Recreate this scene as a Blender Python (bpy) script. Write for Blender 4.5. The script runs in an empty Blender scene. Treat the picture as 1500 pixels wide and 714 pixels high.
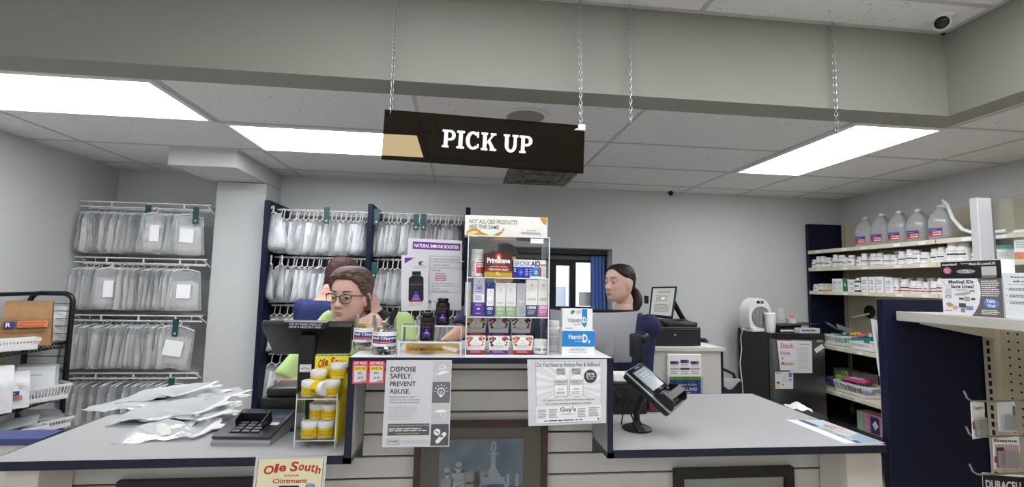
EXPO = 0.45
import bpy, bmesh, math, random
from mathutils import Vector, Matrix, Euler
random.seed(7)
PI = math.pi
C = bpy.context.scene.collection
# ---------------------------------------------------------------- camera
EYE = Vector((0, 0, 1.6)); FPX = 679.0
YAW, PITCH, ROLL = (math.radians(a) for a in (6.1, 4.89, 1.14))
def cam_axes():
    fwd = Vector((math.sin(YAW)*math.cos(PITCH), math.cos(YAW)*math.cos(PITCH), math.sin(PITCH)))
    r = Vector((math.cos(YAW), -math.sin(YAW), 0)); u = r.cross(fwd)
    c, s = math.cos(ROLL), math.sin(ROLL)
    return c*r+s*u, -s*r+c*u, fwd
CR, CU, CF = cam_axes()
cd = bpy.data.cameras.new('camera'); cam = bpy.data.objects.new('camera', cd); C.objects.link(cam)
cd.sensor_width = 36; cd.sensor_fit = 'HORIZONTAL'; cd.lens = FPX*36/1500; cd.clip_start = 0.02
cam.matrix_world = Matrix(((CR.x, CU.x, -CF.x, EYE.x), (CR.y, CU.y, -CF.y, EYE.y), (CR.z, CU.z, -CF.z, EYE.z), (0, 0, 0, 1)))
bpy.context.scene.camera = cam
def ray(x, y): return CR*(x-750) - CU*(y-357) + CF*FPX
def wy(x, y, Y): d = ray(x, y); return EYE + d*(Y/d.y)     # point of the photograph at a known depth
def wx(x, y, X): d = ray(x, y); return EYE + d*(X/d.x)
def wz(x, y, Z): d = ray(x, y); return EYE + d*((Z-1.6)/d.z)
# ---------------------------------------------------------------- materials
def lin(c):
    def f(v):
        v /= 255
        return v/12.92 if v <= .04045 else ((v+.055)/1.055)**2.4
    return tuple(f(v) for v in c)
MATS = {}
def mat(name, rgb, rough=.5, metal=0., spec=.5, alpha=1., bump=0., bscale=200., var=0., vscale=8., coat=0.):
    if name in MATS: return MATS[name]
    m = bpy.data.materials.new(name); m.use_nodes = True; nt = m.node_tree; b = nt.nodes['Principled BSDF']
    col = (*lin(rgb), 1)
    b.inputs['Base Color'].default_value = col; b.inputs['Roughness'].default_value = rough
    b.inputs['Metallic'].default_value = metal; b.inputs['Specular IOR Level'].default_value = spec
    b.inputs['Alpha'].default_value = alpha; b.inputs['Coat Weight'].default_value = coat
    if var or bump:
        tc = nt.nodes.new('ShaderNodeTexCoord')
    if var:
        n = nt.nodes.new('ShaderNodeTexNoise'); n.inputs['Scale'].default_value = vscale; n.inputs['Detail'].default_value = 4
        nt.links.new(tc.outputs['Object'], n.inputs['Vector'])
        r = nt.nodes.new('ShaderNodeValToRGB'); r.color_ramp.elements[0].position = .3; r.color_ramp.elements[1].position = .7
        r.color_ramp.elements[0].color = (*[v*(1-var) for v in col[:3]], 1); r.color_ramp.elements[1].color = (*[min(1, v*(1+var)) for v in col[:3]], 1)
        nt.links.new(n.outputs['Fac'], r.inputs['Fac']); nt.links.new(r.outputs['Color'], b.inputs['Base Color'])
    if bump:
        n2 = nt.nodes.new('ShaderNodeTexNoise'); n2.inputs['Scale'].default_value = bscale; n2.inputs['Detail'].default_value = 3
        nt.links.new(tc.outputs['Object'], n2.inputs['Vector'])
        bp = nt.nodes.new('ShaderNodeBump'); bp.inputs['Strength'].default_value = bump; bp.inputs['Distance'].default_value = .004
        nt.links.new(n2.outputs['Fac'], bp.inputs['Height']); nt.links.new(bp.outputs['Normal'], b.inputs['Normal'])
    MATS[name] = m; return m
def K(hexs, rough=.5, spec=.4):                      # a plain printed colour
    return mat('print_%s_%d' % (hexs, int(rough*100)), tuple(int(hexs[i:i+2], 16) for i in (0, 2, 4)), rough, spec=spec)
def clear(name, tint=(1, 1, 1), refl=1., white=0., rough=.03, crinkle=0.):   # clear sheet plastic or glass
    if name in MATS: return MATS[name]
    m = bpy.data.materials.new(name); m.use_nodes = True; nt = m.node_tree; nt.nodes.clear()
    o = nt.nodes.new('ShaderNodeOutputMaterial'); t = nt.nodes.new('ShaderNodeBsdfTransparent'); g = nt.nodes.new('ShaderNodeBsdfGlossy')
    t.inputs['Color'].default_value = (*tint, 1); g.inputs['Roughness'].default_value = rough; g.inputs['Color'].default_value = (1, 1, 1, 1)
    fr = nt.nodes.new('ShaderNodeFresnel'); fr.inputs['IOR'].default_value = 1.47
    ml = nt.nodes.new('ShaderNodeMath'); ml.operation = 'MULTIPLY'; ml.inputs[1].default_value = refl
    nt.links.new(fr.outputs[0], ml.inputs[0])
    mx = nt.nodes.new('ShaderNodeMixShader'); nt.links.new(ml.outputs[0], mx.inputs[0]); nt.links.new(t.outputs[0], mx.inputs[1]); nt.links.new(g.outputs[0], mx.inputs[2])
    last = mx
    if crinkle:
        tc = nt.nodes.new('ShaderNodeTexCoord'); mp = nt.nodes.new('ShaderNodeMapping'); mp.inputs['Scale'].default_value = (1, 1, .35); nz = nt.nodes.new('ShaderNodeTexNoise'); nz.inputs['Scale'].default_value = 38; nz.inputs['Detail'].default_value = 3; nz.inputs['Distortion'].default_value = .8
        bp = nt.nodes.new('ShaderNodeBump'); bp.inputs['Strength'].default_value = crinkle; bp.inputs['Distance'].default_value = .012
        nt.links.new(tc.outputs['Object'], mp.inputs['Vector']); nt.links.new(mp.outputs[0], nz.inputs['Vector']); nt.links.new(nz.outputs['Fac'], bp.inputs['Height']); nt.links.new(bp.outputs[0], g.inputs['Normal']); nt.links.new(bp.outputs[0], fr.inputs['Normal'])
    if white:
        d = nt.nodes.new('ShaderNodeBsdfDiffuse'); d.inputs['Color'].default_value = (.85, .87, .88, 1)
        tl = nt.nodes.new('ShaderNodeBsdfTranslucent'); tl.inputs['Color'].default_value = (.8, .82, .84, 1)
        if crinkle: nt.links.new(bp.outputs[0], d.inputs['Normal'])
        ad = nt.nodes.new('ShaderNodeMixShader'); ad.inputs[0].default_value = .35
        nt.links.new(d.outputs[0], ad.inputs[1]); nt.links.new(tl.outputs[0], ad.inputs[2])
        m2 = nt.nodes.new('ShaderNodeMixShader'); m2.inputs[0].default_value = white
        nt.links.new(mx.outputs[0], m2.inputs[1]); nt.links.new(ad.outputs[0], m2.inputs[2]); last = m2
    nt.links.new(last.outputs[0], o.inputs['Surface']); MATS[name] = m; return m
def emit(name, rgb, s):
    if name in MATS: return MATS[name]
    m = bpy.data.materials.new(name); m.use_nodes = True; nt = m.node_tree; nt.nodes.clear()
    o = nt.nodes.new('ShaderNodeOutputMaterial'); e = nt.nodes.new('ShaderNodeEmission')
    e.inputs['Color'].default_value = (*rgb, 1); e.inputs['Strength'].default_value = s
    nt.links.new(e.outputs[0], o.inputs['Surface']); MATS[name] = m; return m
# ---------------------------------------------------------------- mesh builder
TEXTCACHE = {}
def text_geo(s, bold):
    k = (s, bold)
    if k in TEXTCACHE: return TEXTCACHE[k]
    cu = bpy.data.curves.new('lettering', 'FONT'); cu.body = s; cu.size = 1; cu.resolution_u = 3; cu.offset = bold
    ob = bpy.data.objects.new('lettering', cu); me = bpy.data.meshes.new_from_object(ob)
    vs = [v.co.copy() for v in me.vertices]; fs = [tuple(p.vertices) for p in me.polygons]
    bpy.data.objects.remove(ob); bpy.data.curves.remove(cu); bpy.data.meshes.remove(me)
    if vs:
        x0 = min(v.x for v in vs); x1 = max(v.x for v in vs); y0 = min(v.y for v in vs); y1 = max(v.y for v in vs)
        # faces towards +z
        TEXTCACHE[k] = ([((v.x-x0)/(x1-x0), (v.y-y0)/(y1-y0)) for v in vs], fs, (x1-x0)/(y1-y0))
    else: TEXTCACHE[k] = ([], [], 1)
    return TEXTCACHE[k]
class MB:
    def __init__(s, M=None): s.v = []; s.f = []; s.mi = []; s.mats = []; s.M = M or Matrix()
    def add(s, vs, fs, m):
        if m not in s.mats: s.mats.append(m)
        k = s.mats.index(m); n = len(s.v)
        s.v += [s.M @ Vector(v) for v in vs]; s.f += [tuple(i+n for i in f) for f in fs]; s.mi += [k]*len(fs); return s
    def box(s, x0, y0, z0, x1, y1, z1, m, b=0., seg=1):
        if x0 > x1: x0, x1 = x1, x0
        if y0 > y1: y0, y1 = y1, y0
        if z0 > z1: z0, z1 = z1, z0
        if b <= 0:
            vs = [(x, y, z) for z in (z0, z1) for y in (y0, y1) for x in (x0, x1)]
            return s.add(vs, [(0, 2, 3, 1), (4, 5, 7, 6), (0, 1, 5, 4), (2, 6, 7, 3), (0, 4, 6, 2), (1, 3, 7, 5)], m)
        bm = bmesh.new(); bmesh.ops.create_cube(bm, size=1)
        for v in bm.verts: v.co = Vector(((x0+x1)/2+v.co.x*(x1-x0), (y0+y1)/2+v.co.y*(y1-y0), (z0+z1)/2+v.co.z*(z1-z0)))
        b = min(b, (x1-x0)*.49, (y1-y0)*.49, (z1-z0)*.49)
        bmesh.ops.bevel(bm, geom=list(bm.edges), offset=b, segments=seg, profile=.5, affect='EDGES'); return s.bm(bm, m)
    def bm(s, bm, m):
        bm.verts.index_update(); s.add([v.co.copy() for v in bm.verts], [tuple(v.index for v in f.verts) for f in bm.faces], m); bm.free(); return s
    def lathe(s, prof, m, n=20, at=(0, 0, 0), sx=1., sy=1.):
        vs = []; fs = []; k = len(prof)
        for r, z in prof:
            for i in range(n): a = 2*PI*i/n; vs.append((at[0]+sx*r*math.cos(a), at[1]+sy*r*math.sin(a), at[2]+z))
        for j in range(k-1):
            for i in range(n): i2 = (i+1) % n; fs.append((j*n+i, j*n+i2, (j+1)*n+i2, (j+1)*n+i))
        if prof[0][0] > 1e-6: fs.append(tuple(range(n-1, -1, -1)))
        if prof[-1][0] > 1e-6: fs.append(tuple((k-1)*n+i for i in range(n)))
        return s.add(vs, fs, m)
    def ell(s, c, r, m, n=16, k=10):
        return s.lathe([(max(1e-7, math.sin(PI*j/k)), -math.cos(PI*j/k)*r[2]) for j in range(k+1)], m, n, c, r[0], r[1])
    def tube(s, pts, r, m, n=8, closed=False, caps=True):
        pts = [Vector(p) for p in pts]; k = len(pts); rs = r if isinstance(r, (list, tuple)) else [r]*k
        vs = []; fs = []; t0 = None; nrm = None
        for i in range(k):
            a = pts[i-1] if (i > 0 or closed) else pts[i]; b = pts[(i+1) % k] if (i < k-1 or closed) else pts[i]
            t = (b-a).normalized()
            if nrm is None: nrm = t.orthogonal().normalized()
            else:
                nrm = (nrm - t*nrm.dot(t)); nrm = nrm.normalized() if nrm.length > 1e-6 else t.orthogonal().normalized()
            bn = t.cross(nrm)
            for j in range(n): q = 2*PI*j/n; vs.append(pts[i]+(nrm*math.cos(q)+bn*math.sin(q))*rs[i])
        for i in range(k if closed else k-1):
            for j in range(n):
                a = i*n+j; b = i*n+(j+1) % n; i2 = (i+1) % k; fs.append((a, b, i2*n+(j+1) % n, i2*n+j))
        if caps and not closed: fs += [tuple(range(n-1, -1, -1)), tuple((k-1)*n+j for j in range(n))]
        return s.add(vs, fs, m)
    def prism(s, pts, d, m, axis='y', at=0.):         # outline (2d) pushed out to a thickness d along an axis
        n = len(pts); vs = []
        for q in (at, at+d):
            for a, b in pts: vs.append({'y': (a, q, b), 'z': (a, b, q), 'x': (q, a, b)}[axis])
        fs = [tuple(range(n)), tuple(range(2*n-1, n-1, -1))]+[(i, i+n, (i+1) % n+n, (i+1) % n) for i in range(n)]
        bm = bmesh.new(); bv = [bm.verts.new(v) for v in vs]
        for f in fs: bm.faces.new([bv[i] for i in f])
        bmesh.ops.recalc_face_normals(bm, faces=bm.faces); return s.bm(bm, m)
    def grid(s, fn, nu, nv, m, closed_u=False):
        vs = [fn(i/nu, j/nv) for j in range(nv+1) for i in range(nu+1)]
        return s.add(vs, [(j*(nu+1)+i, j*(nu+1)+i+1, (j+1)*(nu+1)+i+1, (j+1)*(nu+1)+i) for j in range(nv) for i in range(nu)], m)
    def build(s, name, parent=None, smooth=35, label=None):
        me = bpy.data.meshes.new(name); me.from_pydata([tuple(v) for v in s.v], [], s.f)
        for m in s.mats: me.materials.append(m)
        me.polygons.foreach_set('material_index', s.mi)
        if smooth:
            me.polygons.foreach_set('use_smooth', [True]*len(me.polygons)); me.set_sharp_from_angle(angle=math.radians(smooth))
        me.update(); o = bpy.data.objects.new(name, me); C.objects.link(o)
        if parent: o.parent = parent
        if label: o['label'] = label
        return o
def thing(name, label, cat, loc=(0, 0, 0), rz=0., group=None, rot=None):
    o = bpy.data.objects.new(name, None); C.objects.link(o); o.location = loc; o.rotation_euler = rot or (0, 0, rz); o.empty_display_size = .05
    o['label'] = label; o['category'] = cat
    if group: o['group'] = group
    return o
def tag(o, label, cat, group=None):
    o['label'] = label; o['category'] = cat
    if group: o['group'] = group
    return o
def struct(o): o['kind'] = 'structure'; return o
KIDS = {}
def kids(o):
    return [c for c in C.objects if c.parent == o]
def dup(root, loc, rot, label=None, group=None, kid=None):
    r = root.copy(); C.objects.link(r); r.location = loc; r.rotation_euler = rot
    if label: r['label'] = label
    if group: r['group'] = group
    for ch in (kid if kid is not None else kids(root)):
        c = ch.copy(); C.objects.link(c); c.parent = r
    return r
# a printed face: origin at its TOP LEFT seen from the front, u to the right, v down, fractions of width and height
class Print:
    def __init__(s, mb, o, u, n, w, h):
        u = Vector(u).normalized(); n = Vector(n).normalized(); v = n.cross(u)
        s.mb = mb; s.o = Vector(o); s.u = u; s.v = v; s.n = n; s.w = w; s.h = h; s.k = 0
    def pt(s, a, b, k): return s.o + s.u*(a*s.w) - s.v*(b*s.h) + s.n*(.0003+k*.0003)
    def poly(s, pts, m, k=None):
        if k is None: s.k += 1; k = s.k
        s.mb.add([s.pt(a, b, k) for a, b in pts], [tuple(range(len(pts)))[::-1] if s._cw(pts) else tuple(range(len(pts)))], m); return s
    def _cw(s, p): return sum(p[i-1][0]*p[i][1]-p[i][0]*p[i-1][1] for i in range(len(p))) > 0
    def rect(s, a0, b0, a1, b1, m, k=1): return s.poly([(a0, b0), (a1, b0), (a1, b1), (a0, b1)], m, k)
    def disc(s, a, b, r, m, k=2, n=16, r2=None):
        ry = (r2 or r*s.w/s.h); return s.poly([(a+r*math.cos(2*PI*i/n), b+ry*math.sin(2*PI*i/n)) for i in range(n)], m, k)
    def line(s, pts, wd, m, k=3, closed=False):      # wd in metres
        n = len(pts)
        for i in range(n if closed else n-1):
            a = Vector((pts[i][0]*s.w, pts[i][1]*s.h)); b = Vector((pts[(i+1) % n][0]*s.w, pts[(i+1) % n][1]*s.h)); d = (b-a)
            if d.length < 1e-7: continue
            q = Vector((-d.y, d.x)).normalized()*wd/2; e = d.normalized()*wd*.3
            P = [a+q-e, b+q+e, b-q+e, a-q-e]
            s.poly([(p.x/s.w, p.y/s.h) for p in P], m, k)
        return s
    def text(s, t, a0, b0, a1, b1, m, k=3, bold=0., shear=0.):   # lettering stretched to fill its box
        vs, fs, asp = text_geo(t, bold)
        if vs: s.mb.add([s.pt(a0+(x+shear*(y-.5)*(b1-b0)*s.h/((a1-a0)*s.w))*(a1-a0), b1-y*(b1-b0), k) for x, y in vs], fs, m)
        return s
    def lines(s, a0, b0, a1, b1, n, m, k=2, seed=1, fill=.55, ragged=.25):   # print too small to read
        rnd = random.Random(seed); st = (b1-b0)/n
        for i in range(n):
            x = a0; end = a1-(a1-a0)*ragged*rnd.random()
            while x < end:
                w = min(end-x, (a1-a0)*rnd.uniform(.06, .2))
                if w < .004: break
                s.rect(x, b0+i*st, x+w, b0+i*st+st*fill, m, k); x += w+(a1-a0)*.025
        return s
FRONT = ((1, 0, 0), (0, -1, 0))
def pxbox(x0, y0, x1, y1, Y):
    a = wy(x0, y0, Y); b = wy(x1, y1, Y); c = wy(x1, y0, Y); d = wy(x0, y1, Y)
    return (a.x+d.x)/2, (d.z+b.z)/2, (b.x+c.x)/2, (a.z+c.z)/2     # x0, z0, x1, z1
def noise2(seed):
    rnd = random.Random(seed); W = [(rnd.uniform(4, 16), rnd.uniform(4, 16), rnd.uniform(0, 6.3)) for _ in range(6)]
    return lambda u, v: sum(math.sin(a*u+b*v+c) for a, b, c in W)/6
class CylPrint(Print):                                # the same, wrapped round an upright cylinder; `face` is the angle the middle of the print looks
    def __init__(s, mb, r, ztop, w, h, face=-PI/2, c=(0, 0)):
        s.mb = mb; s.r = r; s.z = ztop; s.w = w; s.h = h; s.face = face; s.c = c; s.k = 0
    def pt(s, a, b, k):
        q = s.face+(a-.5)*s.w/s.r; r = s.r+.0003+.0003*k; return Vector((s.c[0]+r*math.cos(q), s.c[1]+r*math.sin(q), s.z-b*s.h))
    def rect(s, a0, b0, a1, b1, m, k=1):
        n = max(1, int(abs(a1-a0)*s.w/s.r/.25))
        for i in range(n): s.poly([(a0+(a1-a0)*i/n, b0), (a0+(a1-a0)*(i+1)/n, b0), (a0+(a1-a0)*(i+1)/n, b1), (a0+(a1-a0)*i/n, b1)], m, k)
        return s
# ================================================================ the room
ZC = 2.54; YB = 4.39; XL = -3.04; XR = 3.90; YS = 1.835; YS2 = 1.977; ZS = 2.40; XS = 2.19; XS2 = 2.33
ZC2 = wy(1100, 26, YS).z
wall_m = mat('wall_paint', (206, 208, 207), .75, var=.02, vscale=3, bump=.05, bscale=150)
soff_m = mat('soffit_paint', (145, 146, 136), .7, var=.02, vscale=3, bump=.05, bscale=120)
navy = mat('navy_laminate', (16, 20, 47), .45, spec=.25, var=.08, vscale=20)
navy_edge = mat('navy_edge_band', (15, 18, 42), .35)
lam = mat('grey_laminate', (172, 172, 171), .7, spec=.12, var=.02, vscale=60)
slat_m = mat('slatwall_laminate', (205, 203, 196), .4, var=.02, vscale=6)
groove_m = mat('groove_dark', (92, 90, 86), .7)
black = mat('black_plastic', (20, 20, 21), .42)
black_gloss = mat('black_gloss', (12, 12, 13), .15)
dkgrey = mat('dark_grey_plastic', (52, 53, 55), .45)
white_p = mat('white_plastic', (228, 228, 226), .4)
white_m = mat('white_metal', (226, 227, 226), .35)
steel = mat('steel', (190, 190, 192), .28, metal=1.)
galv = mat('galvanised_chain', (170, 172, 174), .35, metal=.9)
paper = mat('white_paper', (208, 208, 211), .8)
cream_m = mat('cream_metal', (214, 208, 188), .5, var=.02)
acry = clear('clear_acrylic', (.988, .99, .99), .7)
acry_edge = mat('acrylic_edge', (246, 250, 252), .15, alpha=.8)
glass = clear('window_glass', (.96, .97, .97), 1.)
wood_d = mat('dark_wood', (66, 40, 30), .35, var=.35, vscale=30)
def tile_mat():
    m = bpy.data.materials.new('ceiling_tile'); m.use_nodes = True; nt = m.node_tree; b = nt.nodes['Principled BSDF']
    b.inputs['Roughness'].default_value = .9; b.inputs['Specular IOR Level'].default_value = .1
    tc = nt.nodes.new('ShaderNodeTexCoord')
    n = nt.nodes.new('ShaderNodeTexNoise'); n.inputs['Scale'].default_value = 60; n.inputs['Detail'].default_value = 5; n.inputs['Roughness'].default_value = .65
    nt.links.new(tc.outputs['Object'], n.inputs['Vector'])
    r = nt.nodes.new('ShaderNodeValToRGB'); e = r.color_ramp.elements
    e[0].position = .28; e[0].color = (*lin((160, 157, 156)), 1); e[1].position = .40; e[1].color = (*lin((232, 232, 233)), 1)
    nt.links.new(n.outputs['Fac'], r.inputs['Fac']); nt.links.new(r.outputs['Color'], b.inputs['Base Color'])
    bp = nt.nodes.new('ShaderNodeBump'); bp.inputs['Strength'].default_value = .3; bp.inputs['Distance'].default_value = .003
    nt.links.new(n.outputs['Fac'], bp.inputs['Height']); nt.links.new(bp.outputs['Normal'], b.inputs['Normal']); return m
tile = tile_mat(); tbar = mat('ceiling_grid', (196, 193, 190), .6)
YN = -3.2
floor_m = mat('floor_vinyl', (208, 204, 198), .5, var=.06, vscale=5)
b = MB(); b.box(XL-.1, YN-.1, -.08, XR+.1, YB+1.2, 0, floor_m); struct(b.build('floor'))
b = MB(); b.box(XL-.1, YN, 0, XL, YB, 2.9, wall_m); struct(b.build('wall_left'))
b = MB(); b.box(XR, YN, 0, XR+.1, YB, 2.9, wall_m); struct(b.build('wall_right'))
b = MB(); b.box(XL-.1, YN-.1, 0, XR+.1, YN, 2.9, wall_m); struct(b.build('wall_front'))
# back wall with the drive-through window opening
o0 = wy(640, 367, YB); o1 = wy(892, 367, YB)
WX0, WX1, WZ1, WZ0 = wy(724, 361, YB).x, wy(897, 400, YB).x, wy(850, 364, YB).z, 1.18
WD = .24
b = MB()
b.box(XL-.1, YB, 0, WX0, YB+WD, 2.9, wall_m); b.box(WX1, YB, 0, XR+.1, YB+WD, 2.9, wall_m)
b.box(WX0, YB, WZ1, WX1, YB+WD, 2.9, wall_m); b.box(WX0, YB, 0, WX1, YB+WD, WZ0, wall_m)
struct(b.build('wall_back'))
# soffit
b = MB()
b.prism([(XL, YS), (XS, YS), (XS, YN), (XS2, YN), (XS2, YS2), (XL, YS2)], ZC2+.15-ZS, soff_m, 'z', ZS); struct(b.build('wall_soffit'))
# main ceiling with its grid
GX = [-2.70, -1.485, -.27, .945, 2.16, 2.765, 3.375]; GY = [2.30, 2.905, 3.51, 4.115]
b = MB()
b.prism([(XL, YS2), (XS2, YS2), (XS2, YN), (XR, YN), (XR, YB), (XL, YB)], .06, tile, 'z', ZC)
for x in GX: b.box(x-.010, YS2 if x < XS2 else YN, ZC-.004, x+.010, YB, ZC+.001, tbar, .0015)
for y in GY: b.box(XL, y-.010, ZC-.0042, XR, y+.010, ZC+.001, tbar, .0015)
for y in [2.30-.61*i for i in range(1, 9)]: b.box(XS2, y-.010, ZC-.0042, XR, y+.010, ZC+.001, tbar, .0015)
struct(b.build('ceiling'))
b = MB(); b.box(XL, YN, ZC2, XS, YS, ZC2+.06, tile)
fx = wz(905, 12, ZC2)
for x in [1.0-1.22*i for i in range(-1, 4)]: b.box(x-.011, YN, ZC2-.003, x+.011, YS, ZC2, tbar, .001)
for y in [1.62-.61*i for i in range(0, 8)]: b.box(XL, y-.011, ZC2-.0032, XS, y+.011, ZC2, tbar, .001)
b.box(XL, YS-.022, ZC2-.004, XS, YS, ZC2, tbar, .001); b.box(XS-.022, YN, ZC2-.004, XS, YS, ZC2, tbar, .001)
struct(b.build('ceiling_front'))
# column and its bulkhead, left of the bag racks
XC1 = wy(405, 259, YB).x+.0; 
b = MB(); b.box(-2.06, 4.08, 0, -1.665, YB, 2.4, wall_m); struct(b.build('wall_column'))
b = MB(); b.box(-2.135, 3.54, 2.405, -1.665, YB, ZC, wall_m); struct(b.build('wall_bulkhead'))
# lighting troffers: recessed box, frame and lens
lens = emit('light_lens', (.97, .98, 1.03), 10.5); lensL = emit('light_lens_left', (.97, .98, 1.03), 8.5)
def troffer(x0, y0, x1, y1, z, label, m=None):
    t = thing('ceiling_light', label, 'ceiling light', ((x0+x1)/2, (y0+y1)/2, z), 0, None)
    hx, hy = (x1-x0)/2, (y1-y0)/2; fb = MB(); w = .032
    for a in ((-hx, -hy, hx, -hy+w), (-hx, hy-w, hx, hy), (-hx, -hy+w, -hx+w, hy-w), (hx-w, -hy+w, hx, hy-w)): fb.box(a[0], a[1], -.010, a[2], a[3], 0, white_m, .002)
    fb.build('frame', t); d = MB(); d.box(-hx+w, -hy+w, -.006, hx-w, hy-w, 0, m or lens); d.build('diffuser', t); return t
troffer(-2.705+.0, 2.305, -1.495, 2.90, ZC-.003, 'flat white ceiling light panel at the far left, partly cut off by the frame', lensL)
troffer(-1.475, 2.91, -.28, 3.505, ZC-.003, 'long white ceiling light panel running behind the left end of the black sign', lensL)
troffer(2.17, 2.305, 2.755, 3.505, ZC-.003, 'white ceiling light panel on the right, running away towards the back wall')
store = emit('store_fill_lens', (.97, .98, 1.03), 8.5)  # shop panels out of view, put in to light the counter front and soffit
for x0, y0, wh in ((-2.9, -.9, 'far left'), (-.6, .62, 'nearest the middle of the counter'), (.92, .62, 'nearest the right counter'), (-.6, -2.2, 'farthest from the counter')):
    troffer(x0, y0, x0+1.2, y0+.6, ZC2-.003, 'unseen white ceiling light panel added over the shop floor, %s' % wh, store)
troffer(2.6, -1.7, 3.2, -.5, ZC-.003, 'unseen white ceiling light panel over the right-hand shop aisle', store)
# round ceiling speaker and square vent behind the sign
p = wz(770, 170, ZC); t = thing('ceiling_speaker', 'round white grille set in the ceiling just above the black sign', 'speaker', (p.x, p.y, ZC))
b = MB(); b.lathe([(.13, -.001), (.13, -.008), (.118, -.013), (.105, -.008)], white_m, 32); b.build('rim', t)
b = MB(); b.lathe([(.105, -.009), (.06, -.012), (.0001, -.013)], mat('speaker_mesh', (150, 150, 148), .6, bump=.6, bscale=600), 32); b.build('grille', t)
vx0 = wz(737, 258, ZC).x; p = wz(782, 259, ZC)
t = thing('ceiling_vent', 'stained square air vent in the ceiling below the bottom edge of the black sign', 'vent', (p.x+.05, p.y+.0, ZC))
vm = mat('stained_vent', (122, 118, 114), .6, var=.55, vscale=9)
b = MB(); 
for q in (.29, .22, .15):
    for a in ((-q, -q, q, -q+.03), (-q, q-.03, q, q), (-q, -q+.03, -q+.03, q-.03), (q-.03, -q+.03, q, q-.03)): b.box(a[0], a[1], -.012-(.29-q)*.08, a[2], a[3], -.002, vm, .002)
b.build('louvre', t); b = MB(); b.box(-.3, -.3, -.004, .3, .3, -.0005, vm); b.build('back_plate', t)
# security cameras
def dome(px, py, z, r, label, tilt):
    p = wz(px, py, z); t = thing('security_camera', label, 'security camera', p)
    b = MB(); b.lathe([(r*1.25, 0), (r*1.25, -.008), (r*1.05, -.016)], white_p, 24); b.build('base_ring', t)
    b = MB(); b.ell((0, 0, -r*.75), (r, r, r), white_p, 24, 14); b.build('housing', t)
    d = (EYE-p); d.z = 0; d = (d.normalized()*.9+Vector((0, 0, -.45))).normalized()
    b = MB(); b.M = Matrix.Translation(Vector((0, 0, -r*.75))+d*r*.42) @ d.to_track_quat('Z', 'Y').to_matrix().to_4x4()
    b.lathe([(r*.72, r*.1), (r*.7, r*.38), (r*.5, r*.55), (.0001, r*.62)], black_gloss, 20); b.build('lens', t)
dome(1379, 24, ZC2, .036, 'white dome security camera on the ceiling at the top right corner', 0)
p = wy(984, 283, YB-.07); t = thing('security_camera', 'tiny black security camera high on the back wall', 'security camera', (p.x, YB, p.z))
b = MB(); b.box(-.015, -.03, -.012, .015, 0, .012, white_p, .003); b.build('bracket', t)
b = MB(); b.ell((0, -.05, 0), (.024, .026, .024), black, 16, 10); b.build('lens', t)
# ---------------------------------------------------------------- hanging sign and chains
YG = 1.78
def chain(pa, pb, label, r=.006, L=.021):
    t = MB(); n = max(2, int((Vector(pb)-Vector(pa)).length/(L*.78))); 
    d = (Vector(pb)-Vector(pa)); q = d.to_track_quat('Z', 'Y').to_matrix().to_4x4()
    for i in range(n):
        c = Vector(pa)+d*((i+.5)/n)
        t.M = Matrix.Translation(c) @ q @ Matrix.Rotation(PI/2*(i % 2)+.5, 4, 'Z')
        pts = []
        for k in range(10):
            a = 2*PI*k/10; pts.append((r*math.cos(a), 0, (L/2-r)*(1 if math.sin(a) > 0 else -1)+r*math.sin(a)))
        t.tube(pts, .0016, galv, 5, True)
    o = t.build('chain'); tag(o, label, 'chain'); return o
sTL, sTR, sBR, sBL = wy(562, 162, YG), wy(857, 186, YG), wy(856, 253, YG), wy(562, 239, YG)
sw = ((sTR.x-sTL.x)+(sBR.x-sBL.x))/2; sh = ((sTL.z-sBL.z)+(sTR.z-sBR.z))/2
tilt = math.atan2(sTR.z-sTL.z, sTR.x-sTL.x)
sign = thing('hanging_sign', 'glossy black PICK UP sign hanging on two chains from the ceiling', 'sign', ((sTL.x+sBR.x)/2, YG, (sTL.z+sBR.z)/2), rot=(0, -tilt, 0))
sm = clear('smoked_acrylic', (.23, .20, .145), .55, rough=.02)
b = MB(); b.box(-sw/2, -.002, -sh/2, sw/2, .002, sh/2, sm); b.build('panel', sign)
def slab_letters():
    L = {}
    def arc(cx, cy, rx, ry, a0, a1, n=12): return [(cx+rx*math.cos(math.radians(a0+(a1-a0)*i/n)), cy+ry*math.sin(math.radians(a0+(a1-a0)*i/n))) for i in range(n+1)]
    R = lambda x0, y0, x1, y1: [(x0, y0), (x1, y0), (x1, y1), (x0, y1)]
    def ring(cx, cy, rx, ry, rx2, ry2, a0, a1, n=12):
        o = arc(cx, cy, rx, ry, a0, a1, n); i = arc(cx, cy, rx2, ry2, a0, a1, n)
        return [[o[k], o[k+1], i[k+1], i[k]] for k in range(n)]
    L['P'] = (.86, [R(0, 0, .44, .12), R(.11, 0, .36, 1), R(0, .87, .5, 1), R(.3, .40, .5, .54)] + ring(.5, .70, .37, .30, .13, .16, -90, 90))
    L['I'] = (.5, [R(0, 0, .5, .12), R(0, .87, .5, 1), R(.12, 0, .38, 1)])
    L['C'] = (.92, ring(.48, .5, .48, .52, .22, .37, 48, 312, 22) + [R(.72, .68, .85, 1.0), R(.74, .1, .86, .32)])
    L['K'] = (1.0, [R(0, 0, .44, .12), R(0, .88, .44, 1), R(.11, 0, .36, 1), [(.3, .40), (.72, .92), (.9, .92), (.3, .28)], [(.42, .52), (.56, .64), (.95, .06), (.66, .06)], R(.6, .88, .98, 1), R(.58, 0, 1.02, .12)])
    L['U'] = (.98, [R(0, .88, .42, 1), R(.58, .88, .98, 1), R(.10, .36, .35, 1), R(.67, .36, .88, 1)] + ring(.49, .38, .39, .40, .15, .24, 180, 360, 14))
    return L
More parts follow.
